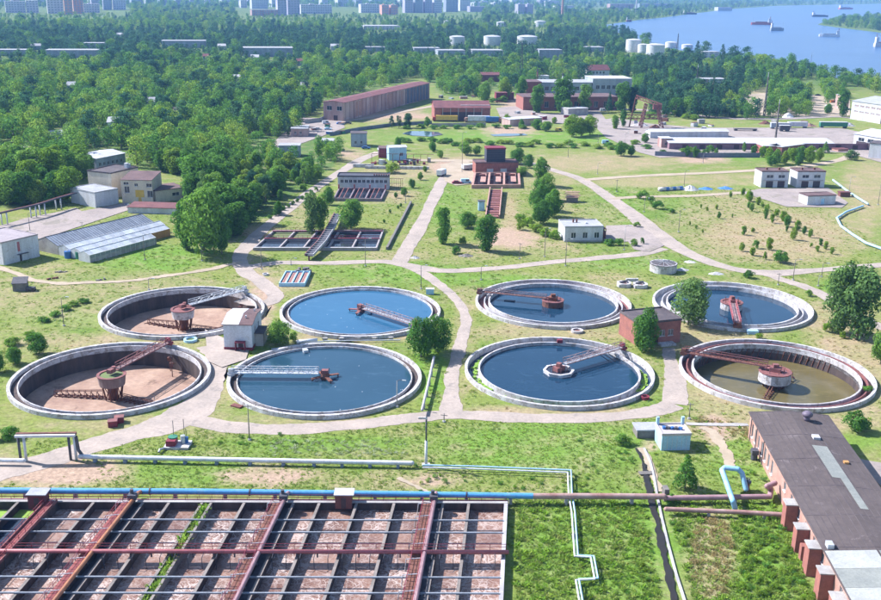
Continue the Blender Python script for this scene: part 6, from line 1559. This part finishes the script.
ws, l_, ro = house('brick_workshop', 'brick workshop with maroon roof and open dark front', (434.5, 121), (490, 121), 24, 8.2, brick, roof_r, 'gable_x', 3.2, .5, doors=[('f', 4.5, 30, .2, 5.6)])
MB().box(17, 36, 3.5, 6.5, 9.4, 9.6).build('pale_roof_sheet', roof_l, ro)
for k in range(6): MB().box(5 + 5*k, 5.4 + 5*k, -.4, -.02, 0, 8).build('column', concrete_g, ws)
def box_truck(label, x, y, L_, cab, body, rz=0.0, h=2.9):
    o = thing('parked_truck', label, 'truck', tuple(G(x, y)), rz)
    MB().box(-L_/2, L_/2 - 2.2, -1.2, 1.2, .9, .9 + h).build('cargo_box', body, o); c = MB().add(
        [(L_/2 - 2, -1.15, .6), (L_/2, -1.15, .6), (L_/2, 1.15, .6), (L_/2 - 2, 1.15, .6), (L_/2 - 2, -1.15, 2.9), (L_/2 - .4, -1.15, 2.9), (L_/2 - .4, 1.15, 2.9), (L_/2 - 2, 1.15, 2.9), (L_/2, -1.15, 1.8), (L_/2, 1.15, 1.8)],
        [(0, 1, 8, 5, 4), (3, 2, 9, 6, 7), (1, 2, 9, 8), (8, 9, 6, 5), (4, 5, 6, 7), (0, 3, 7, 4), (0, 1, 2, 3)]).build('cab', cab, o)
    MB().add([(L_/2 - .02, -1.0, 1.85), (L_/2 - .02, 1.0, 1.85), (L_/2 - .36, 1.0, 2.75), (L_/2 - .36, -1.0, 2.75)], [(0, 1, 2, 3)]).build('windscreen', glass_d, c)
    MB().box(-L_/2, L_/2 - 1, -.9, .9, .55, .88).build('chassis', steel_d, o)
    for xx in (-L_/2 + 1.2, -L_/2 + 2.3, L_/2 - 1.1):
        for yy in (-1.1, 1.1): MB().tube((xx, yy - .15, .5), (xx, yy + .15, .5), .5, 12).build('wheel', door_m, o)
def car(label, x, y, m, rz=0.0, van=False, name='parked_car'):
    o = thing(name, label, 'van' if van else 'car', tuple(G(x, y)), rz)
    MB().box(-2.2, 2.2, -.88, .88, .35, .95).build('body', m, o)
    if van: cab = MB().add([(-2.2, -.86, .95), (1.9, -.86, .95), (1.9, .86, .95), (-2.2, .86, .95), (-2.2, -.8, 2.1), (1.2, -.8, 2.1), (1.2, .8, 2.1), (-2.2, .8, 2.1)], [(0, 1, 5, 4), (2, 3, 7, 6), (4, 5, 6, 7), (0, 3, 7, 4), (1, 2, 6, 5)])
    else: cab = MB().add([(-1.9, -.84, .95), (1.1, -.84, .95), (1.1, .84, .95), (-1.9, .84, .95), (-1.3, -.7, 1.5), (.5, -.7, 1.5), (.5, .7, 1.5), (-1.3, .7, 1.5)], [(0, 1, 5, 4), (2, 3, 7, 6), (4, 5, 6, 7), (0, 3, 7, 4), (1, 2, 6, 5)])
    c = cab.build('cabin', m, o)
    t = 2.1 if van else 1.5
    for s_ in (-1, 1): MB().box(-1.2 if not van else -.2, .6 if not van else 1.2, s_ * .9 - .02, s_ * .9 + .02, 1.02, t - .12).build('side_window', glass_d, c)
    MB().add([(1.12 if not van else 1.92, -.7, 1.0), (1.12 if not van else 1.92, .7, 1.0), (.56 if not van else 1.28, .62, t - .06), (.56 if not van else 1.28, -.62, t - .06)], [(0, 1, 2, 3)]).build('windscreen', glass_d, c)
    for xx in (-1.4, 1.4):
        for yy in (-.85, .85): MB().tube((xx, yy - .1, .34), (xx, yy + .1, .34), .34, 12).build('wheel', door_m, o)
    for yy in (-.6, .6): MB().box(2.19, 2.23, yy - .18, yy + .18, .6, .8).build('headlight', white_paint, o)
box_truck('yellow-sided trailer in front of the brick workshop', 445, 121.5, 16, M('red_cab', (.4, .06, .05)), yellow_p, math.pi)
box_truck('white truck box with pink graffiti-coloured cab before the workshop', 477, 122.3, 16, brick_p, white_paint, math.pi, 3.2)
box_truck('dark blue truck right of the white truck box', 494, 123, 10, redpipe, blue_p, 0)
box_truck('pale blue truck parked on the sandy apron', 441.5, 176, 6.4, paleblue, white_paint, 1.2, 2.2)
car('maroon car parked on the apron by the pale road', 457, 184, maroon, .1)
car('blue van with white roof parked on the apron', 466, 183.5, paleblue, .1, True)
box_truck('white trailer by the brick stair house door', 469, 170, 7, steel, white_paint, .5, 1.8)
for i, (lab, x, y, m_, rz, v) in enumerate((('blue car by the near gable of the derelict shed', 340, 124.5, blue_p, .2, False), ('dark car right of the blue car by the derelict shed', 348, 124, steel_d, .2, False), ('white van in the yard left of the derelict shed', 326, 124, white_paint, .3, True),
    ('pale blue car in the yard below the derelict shed', 328, 130, paleblue, .1, False), ('silver car in the yard below the derelict shed', 318, 130, steel, .1, False), ('blue car beside the wood-edge garages', 303, 133, blue_p, .4, False), ('blue car near the sandy road behind the trees', 366, 149, blue_p, 0, False),
    ('blue vehicle alone on the far sandy yard', 606, 144, paleblue, 0, True), ('white truck cab by the brick factory', 603, 111.5, white_paint, 0, True), ('yellow van by the light green bushes', 559, 131.5, yellow_p, 0, True),
    ('red machine on the yard under the right wood', 833, 103, M('signal_orange', (.6, .16, .04)), .2, True), ('dark car on the yard under the right wood', 818, 96, steel_d, .2, False), ('grey car near the red machine', 828, 107, steel, 0, False))):
    car(lab, x, y, m_, rz, v)
for i, (lab, x0, x1, y, dep, h, wm, rm) in enumerate((
    ('brick garage row at the wood edge by the pale yard', 279, 300, 157, 8, 5.5, plaster_b, roof_g), ('pinkish shed beside the pale yard', 291, 308, 137, 14, 4.5, plaster_p, roof_g), ('flat grey shed between the birches and derelict shed', 322, 334, 151, 9, 5, plaster_b, roof_g),
    ('blue-grey shed right of the dark trees near the sandy road', 351, 367, 147, 9, 7, plaster_b, roof_d), ('low white shed at the far sandy road', 378, 392, 154.5, 6, 2.2, plaster_w, roof_l))):
    house('shed', lab, (x0, y), (x1, y), dep, h, wm, rm, 'flat', wins=row('f', 2, 1, 7, 1.2, 1.6, 3.2) if i < 4 else ())
# brick factory group
house('brick_factory', 'long low red-brick factory with pilasters behind the poplars', (523, 110.5), (617, 110), 24, 9, brick, roof_b, 'flat', .8, .3, row('f', 9, 6, 70, 3, 2, 6), [('f', 40, 44, 0, 5)])
house('white_block', 'big whitish factory block with flat roof', (592, 97), (631, 97), 26, 14, plaster_b, roof_l, 'flat', .8, .3, row('f', 5, 2, 24, 3, 6, 9), [('f', 19, 27, 0, 5)])
house('blue_block', 'blue-grey factory block behind the brick factory', (541, 97), (591, 97), 26, 11, plaster_b, roof_g, 'flat', .8, .3, row('f', 7, 2, 36, 3, 5, 8))
house('maroon_block', 'dark maroon block at the left end of the factory', (526, 98), (541, 98), 22, 12, brick_d, roof_b, 'flat')
house('red_roof_house', 'white two-storey house with red hipped roof above the factory', (587, 80), (609, 79.5), 14, 9, plaster_w, roof_r, 'gable_x', 4, .8, row('f', 5, 1.5, 19, 1.8, 2, 4) + row('f', 5, 1.5, 19, 1.8, 5.4, 7.4))
house('white_house', 'small white house with dark windows left of the red-roofed house', (538, 83), (549, 83), 9, 6, plaster_w, roof_l, 'flat', wins=row('f', 2, 1, 8, 1.6, 2, 4))
house('maroon_shed', 'pair of maroon sheds beside the pale poplar', (496, 102), (507, 102), 8, 6.5, maroon, roof_r, 'flat'); house('maroon_shed', 'low maroon shed left of the factory poplars', (506, 100), (514, 99.5), 8, 5, brick_d, roof_r, 'flat')
house('grey_store', 'low grey store with white roof before the factory', (568, 116), (588, 115), 9, 4.5, concrete_g, roof_l, 'flat'); house('red_store', 'dark red store below the tall mast', (481, 82), (500, 82), 12, 6, brick_d, roof_r, 'gable_x', 2)
house('long_store', 'low lilac-roofed store right of the truck yard', (510, 126.5), (542, 124.5), 10, 4, plaster_p, roof_l, 'flat')
# loading platform, red-fronted sheds, warehouses
house('loading_platform', 'very long low loading hall with pale roof and brick side', (669, 149.5), (833, 150), 20, 3.4, M('purple_brick', (.24, .15, .18), (.18, .11, .14), .4, .9), roof_l, 'gable_x', 1.2, .4, doors=row('f', 12, 4, 116, 3, 0, 2.6))
house('platform_shed', 'pale shed with bright roof at the left end of the loading hall', (650, 138.5), (728, 138), 9, 3.6, plaster_w, roof_l, 'gable_x', 1, .4); house('pink_box', 'small pinkish hut with white gable at the loading hall corner', (661, 148), (671.5, 148), 7, 5, plaster_p, roof_l, 'flat', wins=row('f', 2, 1, 7, 1.2, 1.5, 3))
house('red_fronted_shed', 'red-fronted shed with pale flat roof behind the thicket, the left one', (762, 156), (780, 156), 9, 5, redpipe, roof_l, 'flat', over=.3); house('red_fronted_shed', 'red-fronted shed with pale flat roof behind the thicket, the right one', (781, 157), (803, 154), 8, 5, rust_l, roof_l, 'flat', over=.3, doors=row('f', 3, 1, 12, 2, 0, 3))
a, b = G(852.5, 147.5), G(920, 160)
house('warehouse', 'white warehouse with dark lower front and pale ribbed roof', a, b, 26, 7.6, plaster_w, roof_l, 'gable_x', 2.0, .4, row('f', 6, 2, 40, 4, 4, 6), [('f', 2, 14, .2, 4.0)])
a, b = G(850, 119), G(905, 128)
house('big_warehouse', 'big white warehouse with long strip windows at the right edge', a, b, 40, 12, plaster_w, roof_g, 'gable_x', 2.5, .4, row('f', 8, 2, 40, 3.6, 8.5, 9.8) + row('f', 8, 2, 40, 3.6, 5, 6), [('f', 26, 30, 0, 5)], glass=M('pinkish_glass', (.35, .27, .28)))
house('white_annex', 'narrow lilac annex left of the big white warehouse', (841, 110), (848, 110), 10, 10, plaster_p, roof_g, 'flat')
house('gate_house', 'white gate house cut by the right edge above the slope', (868, 158), (900, 161), 12, 7.5, plaster_w, roof_d, 'flat', over=.2, wins=[('f', 6, 7.4, 3, 5.4)])
house('concrete_ramp', 'reddish low ramp roof beside the white warehouse', (838, 152), (848, 151.5), 5, 1.2, brick_p, roof_r, 'flat')
for i, (lab, x, y, L_, m_) in enumerate((('blue-grey freight wagon on the far siding', 780, 129, 12, plaster_b), ('white freight wagon on the far siding', 797, 128, 12, plaster_w), ('green-striped coach on the far siding', 833, 128, 17, green_p), ('dark small wagon on the far siding', 784, 131.5, 6, steel_d), ('low dark flat wagon on the far siding', 745, 131, 14, wood_g))):
    o = thing('rail_wagon', lab, 'wagon', tuple(G(x, y)), -.02); MB().box(-L_/2, L_/2, -1.4, 1.4, 1.0, 3.6 if 'flat' not in lab else 1.6).build('wagon_body', m_, o)
    MB().box(-L_/2 - .1, L_/2 + .1, -1.5, 1.5, 3.6, 3.8).build('roof', roof_l, o) if 'flat' not in lab else None
    for xx in (-L_/2 + 1.2, L_/2 - 1.2): MB().box(xx - .9, xx + .9, -1.2, 1.2, .1, 1.0).build('bogie', steel_d, o)
for lab, x, y, w_, m_ in (('dark scrap pile on the siding grass left of the wagons', 765, 124, 9, rust), ('reddish scrap pile on the siding grass', 808, 126.5, 12, brick_p), ('pale stone pile right of the coach', 848, 126, 10, concrete_w), ('pale rubble pile below the red crane', 640, 126, 14, white_tarp), ('dark pile right of the pale rubble below the crane', 655, 128, 8, rust), ('long dark rubble strip before the loading hall', 706, 134, 30, wood_g)):
    heap('scrap_pile', lab, x, y, w_, 5, 2.2, m_)
heap('field_mound', 'reddish-white rounded mound under the thicket of the far wood', 788, 117.5, 9, 6, 3.2, white_tarp)
crate_m = [rust, maroon, plaster_b, white_tarp, concrete_g, blue_p, wood_g, brick_p, roof_g, green_p]
for k in range(46):
    x, y = [(rnd.uniform(500, 600), rnd.uniform(113, 122)), (rnd.uniform(600, 665), rnd.uniform(118, 134)), (rnd.uniform(690, 850), rnd.uniform(123, 133)), (rnd.uniform(740, 850), rnd.uniform(97, 114)), (rnd.uniform(300, 345), rnd.uniform(122, 140)), (rnd.uniform(440, 500), rnd.uniform(96, 105))][k % 6]
    o = thing('yard_crate', 'small crate or container lying about in the far yards', 'crate', tuple(G(x, y)), rnd.uniform(0, 3), 'crates and containers in the far yards'); w_ = rnd.uniform(1.5, 6); h_ = rnd.uniform(.8, 2.6); m_ = rnd.choice(crate_m)
    MB().box(-w_/2, w_/2, -1.1, 1.1, 0, h_).build('body', m_, o); MB().box(-w_/2 - .06, w_/2 + .06, -1.16, 1.16, h_, h_ + .12).build('lid', rnd.choice([roof_g, rust, roof_l]), o)
# crane
cg = thing('gantry_crane', 'faded red lattice gantry crane over the far yard', 'crane', tuple(G(651, 128)))
CH = 14.5; feet = [(-6.5, -2), (7, -2), (-6, 7), (7, 7)]; heads = [(-3.5, 1), (3.5, 1), (-3.5, 5), (3.5, 5)]
def lattice(mb, p, q, w, n):
    p, q = Vector(p), Vector(q); d = (q - p).normalized(); s_ = d.cross(Vector((0, 1, .1))).normalized() * w / 2; t = d.cross(s_).normalized() * w / 2
    C4 = [s_ + t, s_ - t, -s_ - t, -s_ + t]
    for c in C4: mb.bar(p + c, q + c, .28)
    for k in range(n):
        a, b = p.lerp(q, k/n), p.lerp(q, (k+1)/n)
        for i in range(4): mb.bar(a + C4[i], b + C4[(i+1) % 4], .2)
for (fx_, fy_), (hx, hy) in zip(feet, heads):
    mb = MB(); lattice(mb, (fx_, fy_, 0), (hx, hy, CH), .8, 8); mb.build('leg', rust_l, cg)
mb = MB(); lattice(mb, (-10, 3, CH + 4), (6, 3, CH - 1), 1.8, 9); mb.build('boom', M('pinkish_red_steel', (.5, .22, .2), (.4, .16, .15), .6, .7), cg)
MB().box(1, 6, 1.5, 4.5, CH - 3.5, CH - .5).build('cabin', rust_l, cg); mb = MB(); lattice(mb, (-10, 3, CH + 4), (-13, 3, 0), .4, 8); mb.build('tie', rust, cg)
o = thing('rail_beam', 'dark red long girder lying beside the crane', 'girder', tuple(G(640, 119))); mb = MB(); lattice(mb, (-14, 0, 1.5), (18, 0, 1.5), 2.4, 12); mb.build('girder', brick_d, o)
# masts, chimneys
def mast(name, label, x, y, h, w0, m, cat='mast'):
    o = thing(name, label, cat, tuple(G(x, y))); mb = MB(); n = 10
    for i in range(4):
        a = math.pi/4 + i * math.pi/2; mb.bar((w0*math.cos(a), w0*math.sin(a), 0), (.25*w0*math.cos(a), .25*w0*math.sin(a), h), .3)
    for k in range(n):
        z0, z1 = h*k/n, h*(k+1)/n; r0, r1 = w0*(1 - .75*k/n), w0*(1 - .75*(k+1)/n)
        for i in range(4):
            a = math.pi/4 + i*math.pi/2; a2 = a + math.pi/2; mb.bar((r0*math.cos(a), r0*math.sin(a), z0), (r1*math.cos(a2), r1*math.sin(a2), z1), .22)
    mb.build('lattice', m, o); MB().tube((0, 0, h), (0, 0, h * 1.12), .2, 6).build('antenna', steel, o)
def chimney(label, x, y, h, r, m):
    o = thing('chimney', label, 'chimney', tuple(G(x, y))); MB().drum(r, 0, h, 16, r2=r*.6).build('stack', m, o); MB().ring(r*.45, r*.72, h - 2, h + .5, 16).build('rim', steel_d, o)
mast('radio_mast', 'tall lattice radio mast above the factory trees', 521, 80, 33, 2.2, steel_d)
mast('radio_mast', 'thin lattice mast beside the river bank trees', 677, 52, 24, 1.5, steel_d)
mast('floodlight_mast', 'pale floodlight mast before the loading hall', 775.5, 139, 20, .5, wood_g); mast('floodlight_mast', 'thin mast in the wood right of the crane', 764, 116, 26, .8, wood_g)
mast('radio_mast', 'thin mast behind the dark wood near the river', 696, 92, 20, .9, steel_d)
chimney('tall reddish chimney standing before the far river bend', 562, 20, 62, 4, brick_p); chimney('thin pale chimney on the far river shore', 636, 12, 70, 3.5, concrete_w); chimney('short stack between factory blocks', 537, 86, 14, 1, rust_l); chimney('white thin stack by the white house', 562.5, 84, 9, .9, white_paint)
# storage tanks
def oil_tank(label, x, y, wpx, hm, m=None):
    s = mpp(x, y); r_ = wpx * s / 2; o = thing('storage_tank', label, 'storage tank', tuple(G(x, y)))
    MB().drum(r_, 0, hm, 32).build('shell', m or white_paint, o); MB().lathe([(.01, hm + r_*.14), (r_*.6, hm + r_*.09), (r_*1.02, hm - .1)], 32).build('roof', roof_l, o)
    b = MB(); 
    for k in range(12): a = k*.5 - 3; b.bar((r_*1.02*math.cos(a), r_*1.02*math.sin(a), hm*k/12), (r_*1.02*math.cos(a + .5), r_*1.02*math.sin(a + .5), hm*(k + 1)/12), .5, .3)
    b.build('stair', steel, o)
for lab, x, y, w_, h in (('white storage tank, leftmost of three in a row before the dark wood', 457, 45, 15, 12), ('white storage tank, middle of three in a row before the dark wood', 492, 45.5, 17, 13), ('white storage tank, rightmost of three in a row before the dark wood', 527, 44, 20, 11),
    ('small white storage tank behind the row of three', 501, 27, 9, 10), ('small pale storage tank left of the reddish chimney', 540, 27, 11, 12), ('tall pale tank at the left of the riverside tank group', 633, 52, 15, 16), ('broad pale tank second in the riverside tank group', 643, 53, 11, 11), ('broad pale tank third in the riverside tank group', 655, 56, 18, 14),
    ('low white tank behind the riverside tank group', 671, 48, 12, 8), ('low white tank at the right end of the riverside group', 687, 49, 11, 6), ('small white tank deep in the wood at the left', 446, 25, 5, 9)):
    oil_tank(lab, x, y, w_, h)
far_glass = M('far_window_band', (.22, .25, .31), (.28, .31, .37), 1, .4)
def far_block(label, x0, x1, y, depth, h, wm, rm, floors=0, group=None, name='apartment_block'):
    """far building: window bands floor by floor, the single panes are too small to tell apart"""
    o, Lw, ro = house(name, label, (x0, y), (x1, y), depth, h, wm, rm, 'flat', over=.3, group=group)
    for k in range(floors):
        z = h * (k + .35) / floors; n = max(2, int(Lw / 7)); mb = MB()
        for j in range(n): mb.box(Lw*(j + .2)/n, Lw*(j + .8)/n, -.15, -.02, z, z + h/floors*.5)
        mb.build('window_row', far_glass, o)['kind'] = 'stuff'
    if name == 'apartment_block': MB().box(Lw*.3, Lw*.45, depth*.3, depth*.6, h + .25, h + 3).build('stair_head', wm, ro)
# mid-wood buildings
for lab, x0, x1, y, dep, h, wm in (('grey institute building in the dark wood at the far left', 46, 98, 58, 22, 14, plaster_b), ('pale low block at the left edge in the dark wood', -8, 26, 56, 18, 11, plaster_b), ('small grey block behind the institute', 84, 104, 49, 16, 12, plaster_b), ('long grey block in the dark wood right of the institute', 162, 206, 48, 22, 15, plaster_b),
    ('long blue-grey works building in the dark wood', 243, 293, 57, 26, 17, plaster_b), ('flat white hall in the wood beyond the works building', 364, 400, 30, 50, 12, plaster_w), ('bluish block among trees below the row of white tanks', 539, 562, 60, 20, 19, plaster_b), ('low pale works left of the bluish block', 472, 503, 56, 25, 11, plaster_b), ('low works at the foot of the leftmost white tank', 438, 465, 55, 22, 9, plaster_b),
    ('grey flat block right of the bluish block', 584, 604, 52, 20, 10, plaster_b), ('pinkish far hall in the trees near the right wood', 693, 708, 84, 14, 7, plaster_p), ('white flat hall in the trees near the right wood', 709, 726, 84, 14, 7, plaster_w), ('white low hall between the riverside tanks and wood', 703, 719, 58, 16, 12, plaster_w), ('pale block at the pond wood in the centre', 364, 385, 52, 14, 10, plaster_b), ('dark-roofed block right of the dark wood centre', 414, 440, 53, 18, 10, plaster_b)):
    far_block(lab, x0, x1, y, dep, h * .6, wm, roof_g, 3 if h > 10 else 2, name='works_building')
for lab, x, y, w_, rm in (('small white-roofed house in the left wood below the cottage', 108, 131, 10, roof_l), ('grey-roofed house showing in the left wood', 147, 109, 8, roof_g), ('white-roofed house in the dark wood by the works building', 251, 62, 8, roof_l), ('light roof showing in the dark far wood', 218, 50, 8, roof_l),
    ('red-roofed house in the wood behind the works building', 297, 66, 6, roof_r), ('pale hut in the dark wood right of the works building', 331, 50, 8, roof_l), ('red-roofed house in the wood left of the works building', 203, 61, 6, roof_r), ('grey roof above the institute in the far left wood', 31, 50, 10, roof_g), ('light roof in the far left wood top', 117, 38, 6, roof_l),
    ('brown-roofed house in the near left wood', 173, 120, 9, roof_b), ('grey hut in the wood left of the derelict shed', 301, 92, 6, roof_g), ('light hut deep in the left wood', 233, 84, 7, roof_l), ('green-grey roofed house deep in the left wood', 67, 92, 8, roof_g)):
    house('wood_house', lab, (x, y), (x + w_, y), 9, 5.0, plaster_w if rm is roof_l else plaster_b, rm, 'gable_x', 2.4, .4, cat='house')
# city skyline
ct = {'w': plaster_w, 'b': plaster_b, 'o': M('orange_panel', (.55, .27, .2), (.5, .3, .25), .05, .8), 'p': plaster_p, 'v': M('violet_panel', (.33, .33, .46), (.4, .38, .48), .05, .8)}
for lab, x0, x1, y, h, c in (('pale apartment slab at the left end of the far city', 6, 26, 13, 30, 'w'), ('second pale apartment slab of the far city', 27, 39, 13, 32, 'w'), ('third pale apartment slab left of the orange tower', 48, 64, 14, 38, 'w'), ('orange apartment tower of the far city, left half', 65, 73, 15, 70, 'o'), ('orange apartment tower of the far city, right half', 74, 84, 14, 72, 'o'),
    ('low white block right of the orange tower', 84, 100, 13, 24, 'w'), ('violet-white tower beyond the low white block', 92, 99, 10, 46, 'v'), ('pale twin block at the far city centre left', 104, 112, 10, 44, 'b'), ('pale block right of the pale twin block', 114, 126, 10, 40, 'w'), ('small white tower alone above the left wood', 241, 247, 8, 26, 'w'), ('white slab tower above the left wood', 252, 268, 9, 44, 'w'),
    ('long low pink row of houses in the far city', 252, 280, 16, 16, 'p'), ('tall violet tower in the middle of the far city', 278, 287, 16, 60, 'v'), ('tall lilac tower joined to the violet tower', 288, 300, 15, 58, 'v'), ('long white slab right of the violet tower', 301, 332, 14, 26, 'w'), ('pale slab between the white slab and pink blocks', 361, 381, 13, 26, 'w'), ('pink block right of the pale slab, first', 382, 389, 15, 28, 'o'), ('pink block right of the pale slab, second', 391, 398, 15, 28, 'o'),
    ('blue-white tower cluster, first tower', 405, 413, 13, 40, 'v'), ('blue-white tower cluster, second tower', 415, 423, 13, 42, 'b'), ('blue-white tower cluster, third tower', 425, 432, 13, 40, 'v'), ('blue-white tower cluster, fourth tower', 434, 442, 13, 44, 'w'), ('pale slab right of the blue-white towers', 446, 458, 12, 40, 'b'), ('white slab right of the blue-white towers', 460, 470, 11, 38, 'w'),
    ('low lilac row above the dark wood centre', 470, 490, 12, 18, 'v'), ('violet block near the reddish chimney, left', 518, 525, 14, 30, 'v'), ('violet block near the reddish chimney, right', 527, 533, 14, 30, 'v'), ('long white hall beyond the reddish chimney', 556, 574, 11, 18, 'w'), ('flat white port hall on the far river shore', 610, 634, 9, 20, 'p'), ('second flat port hall on the far river shore', 640, 670, 8, 18, 'b'), ('low white port hall above the far water', 718, 732, 11, 14, 'w')):
    far_block(lab, x0, x1, y, 22, h, ct[c], roof_l, max(3, int(h / 6)), name='apartment_block' if h > 22 else 'far_hall')
for k in range(34):
    x = [-6, 12, 33, 44, 58, 90, 118, 132, 146, 160, 176, 190, 205, 222, 236, 248, 262, 272, 310, 322, 338, 346, 356, 372, 400, 444, 452, 474, 482, 494, 502, 512, 540, 548][k]
    far_block('pale small block in the hazy row at the back of the far city', x, x + rnd.uniform(5, 13), rnd.uniform(3.5, 7.5), 30, rnd.uniform(14, 34), ct[rnd.choice('wwbvpw')], roof_l, 5, 'hazy blocks at the back of the far city')
# ships
def ship(label, x, y, Lpx, rz, hullm, m2, hs=1.0):
    s = mpp(x, y); L_ = Lpx * s; W = L_ * .15; o = thing('river_ship', label, 'ship', (*G2(x, y), .3), rz)
    top = [(-L_/2, -W/2), (L_*.32, -W/2), (L_*.45, -W*.3), (L_/2, 0), (L_*.45, W*.3), (L_*.32, W/2), (-L_/2, W/2)]
    MB().prism(top, -.5, 4.2 * hs).build('hull', hullm, o)
    MB().box(-L_*.30, L_*.28, -W*.36, W*.36, 4.2*hs, 5.6*hs).build('cargo_hatch', m2, o)
    w_ = MB().box(-L_*.47, -L_*.34, -W*.42, W*.42, 4.2*hs, 11*hs).build('wheelhouse', white_paint, o)
    MB().box(-L_*.342, -L_*.335, -W*.36, W*.36, 8.6*hs, 10*hs).build('bridge_window', glass_d, w_); MB().tube((-L_*.43, 0, 11*hs), (-L_*.43, 0, 15*hs), W*.08, 8).build('funnel', rust_l, o); MB().tube((L_*.4, 0, 4*hs), (L_*.4, 0, 12*hs), .25, 6).build('mast', steel, o)
ship('red-hulled cargo ship in the middle of the river', 761, 25, 20, math.pi - .15, M('ship_red', (.5, .16, .15)), rust_l, 1.3); ship('white-superstructured ship beside the red cargo ship', 777, 31, 15, .25, plaster_b, white_paint, 1.4)
ship('long low white barge right of the red ship', 829, 37, 20, 2.9, white_paint, plaster_b, 1.0); ship('dark barge moored off the island point', 820, 17, 17, .1, steel_d, plaster_b, 1.2); ship('red ship far off beyond the island', 846, 9.5, 18, .4, M('ship_red', (.5, .16, .15)), rust_l, 1.6)
ship('white ship cut by the right edge of the river', 884, 47, 22, .2, white_paint, plaster_p, 1.3); ship('small white boat by the near river bank', 811, 63, 6, 1.2, white_paint, plaster_b, .8); ship('dark vessel at the far left shore of the river', 690, 14.5, 14, .1, steel_d, plaster_p, 1.2); ship('tiny launch at the mouth of the river bend', 629, 22, 6, .3, rust_l, white_paint, 1.0)

# ------------------------------------------------------------------ poles
def pole(label, x, y, hpx, lamp=True, m=None):
    h = hpx * mpp(x, y) * 1.05; o = thing('lamp_pole', label, 'lamp pole', tuple(G(x, y)), rnd.uniform(-.5, .5))
    MB().tube((0, 0, -.2), (0, 0, h), .12, 8, .07).build('post', m or concrete_g, o, smooth=True)
    MB().drum(.32, -.1, .3, 8).build('footing', concrete, o)
    if lamp:
        MB().path([(0, 0, h - .1), (.5, 0, h + .25), (1.3, 0, h + .3)], .05, 6).build('arm', steel_d, o); MB().cbox((1.5, 0, h + .18), .8, .3, .16).build('lamp_head', steel, o)
    else: MB().bar((-.7, 0, h - .4), (.7, 0, h - .4), .12).build('crossarm', wood_g, o)
POLES = [(261.5,269,22,'left end of the settling channels'),(365.5,266,26,'front of the settling channels on the right'),(421,289,23,'pale road fork above the pinkish-bridge tank'),(481,280,13,'verge behind the rusty-drum tank, left'),(544.5,257,27,'slope left of the white office'),(519.5,259,16,'bare slope below the leafy row'),
 (565.5,266,26,'front left corner of the white office'),(597.5,174,10,'far dry meadow, left'),(616.5,192,12,'verge of the diagonal road, upper'),(624,250,23,'paved yard right of the white office'),(644,212,13,'three round bushes'),(678.5,232,21,'verge of the diagonal road by the dry field'),(684,186,14,'blue rolls by the field track'),
 (793,280,20,'road junction right of the dry field'),(821.5,277,13,'road just left of the tall willows, upper'),(778,285,12,'road fork behind the back-right tank'),(818,286,11,'green patch left of the tall willows'),(878,205,20,'right slope near the picture edge'),(848.5,196,18,'upper slope pipe'),(30,231,17,'left paved yard near the pipe rack'),
 (83,236,14,'slate-blue greenhouse roof'),(145,260,24,'lawn in front of the greenhouses'),(202,261,15,'big greenhouse birch'),(149,290,11,'footpath behind the back-left tank'),(64,326,28,'ditch left of the empty tanks'),(249.5,440,37,'front of the white-bridge tank at the road'),(397,407,27,'right rim of the white-bridge tank'),(363,188,6,'filter hall roof'),
 (462,172,37,'sandy apron by the pale road'),(405.5,203,10,'dark low wall on the lawn'),(689,419,17,'pale blue shed'),(444,422,9,'road corner by the mossy tank'),(568,157,16,'far meadow edge'),(598,143,9,'far sandy yard, left'),(625,143,9,'far sandy yard, right'),(703,163,9,'dark concrete fence'),(125,205,12,'boiler house yard'),(291,265,6,'cross road below the settling channels')]
for x, y, h, w_ in POLES: pole('slim grey pole at the ' + w_, x, y, h, lamp=rnd.random() < .6, m=rnd.choice([concrete_g, wood_g, wood_g]))
o = thing('valve_cabinet', 'pale blue cabinet on the rim of the pinkish-bridge tank', 'cabinet', tuple(G(430, 294))); MB().box(-1.1, 1.1, -.6, .6, 0, 1.5).build('body', paleblue, o); MB().box(-1.2, 1.2, -.7, .7, 1.5, 1.62).build('lid', white_paint, o)

# ------------------------------------------------------------------ air
hz = MB().box(-15500, 15500, -700, 15600, -6.5, 100).build('haze', None)
hz.data.materials.clear()
hm = bpy.data.materials.new('summer_haze'); hm.use_nodes = True; nt = hm.node_tree; nt.nodes.clear()
ho = nd(nt, 'ShaderNodeOutputMaterial'); pv_ = nd(nt, 'ShaderNodeVolumePrincipled')
pv_.inputs['Color'].default_value = (.25, .50, 1.0, 1); pv_.inputs['Density'].default_value = HAZE; pv_.inputs['Anisotropy'].default_value = 0.0
nt.links.new(pv_.outputs[0], ho.inputs['Volume']); hz.data.materials.append(hm)
tag(hz, 'thin blue summer haze over the whole valley', 'haze', kind='stuff')
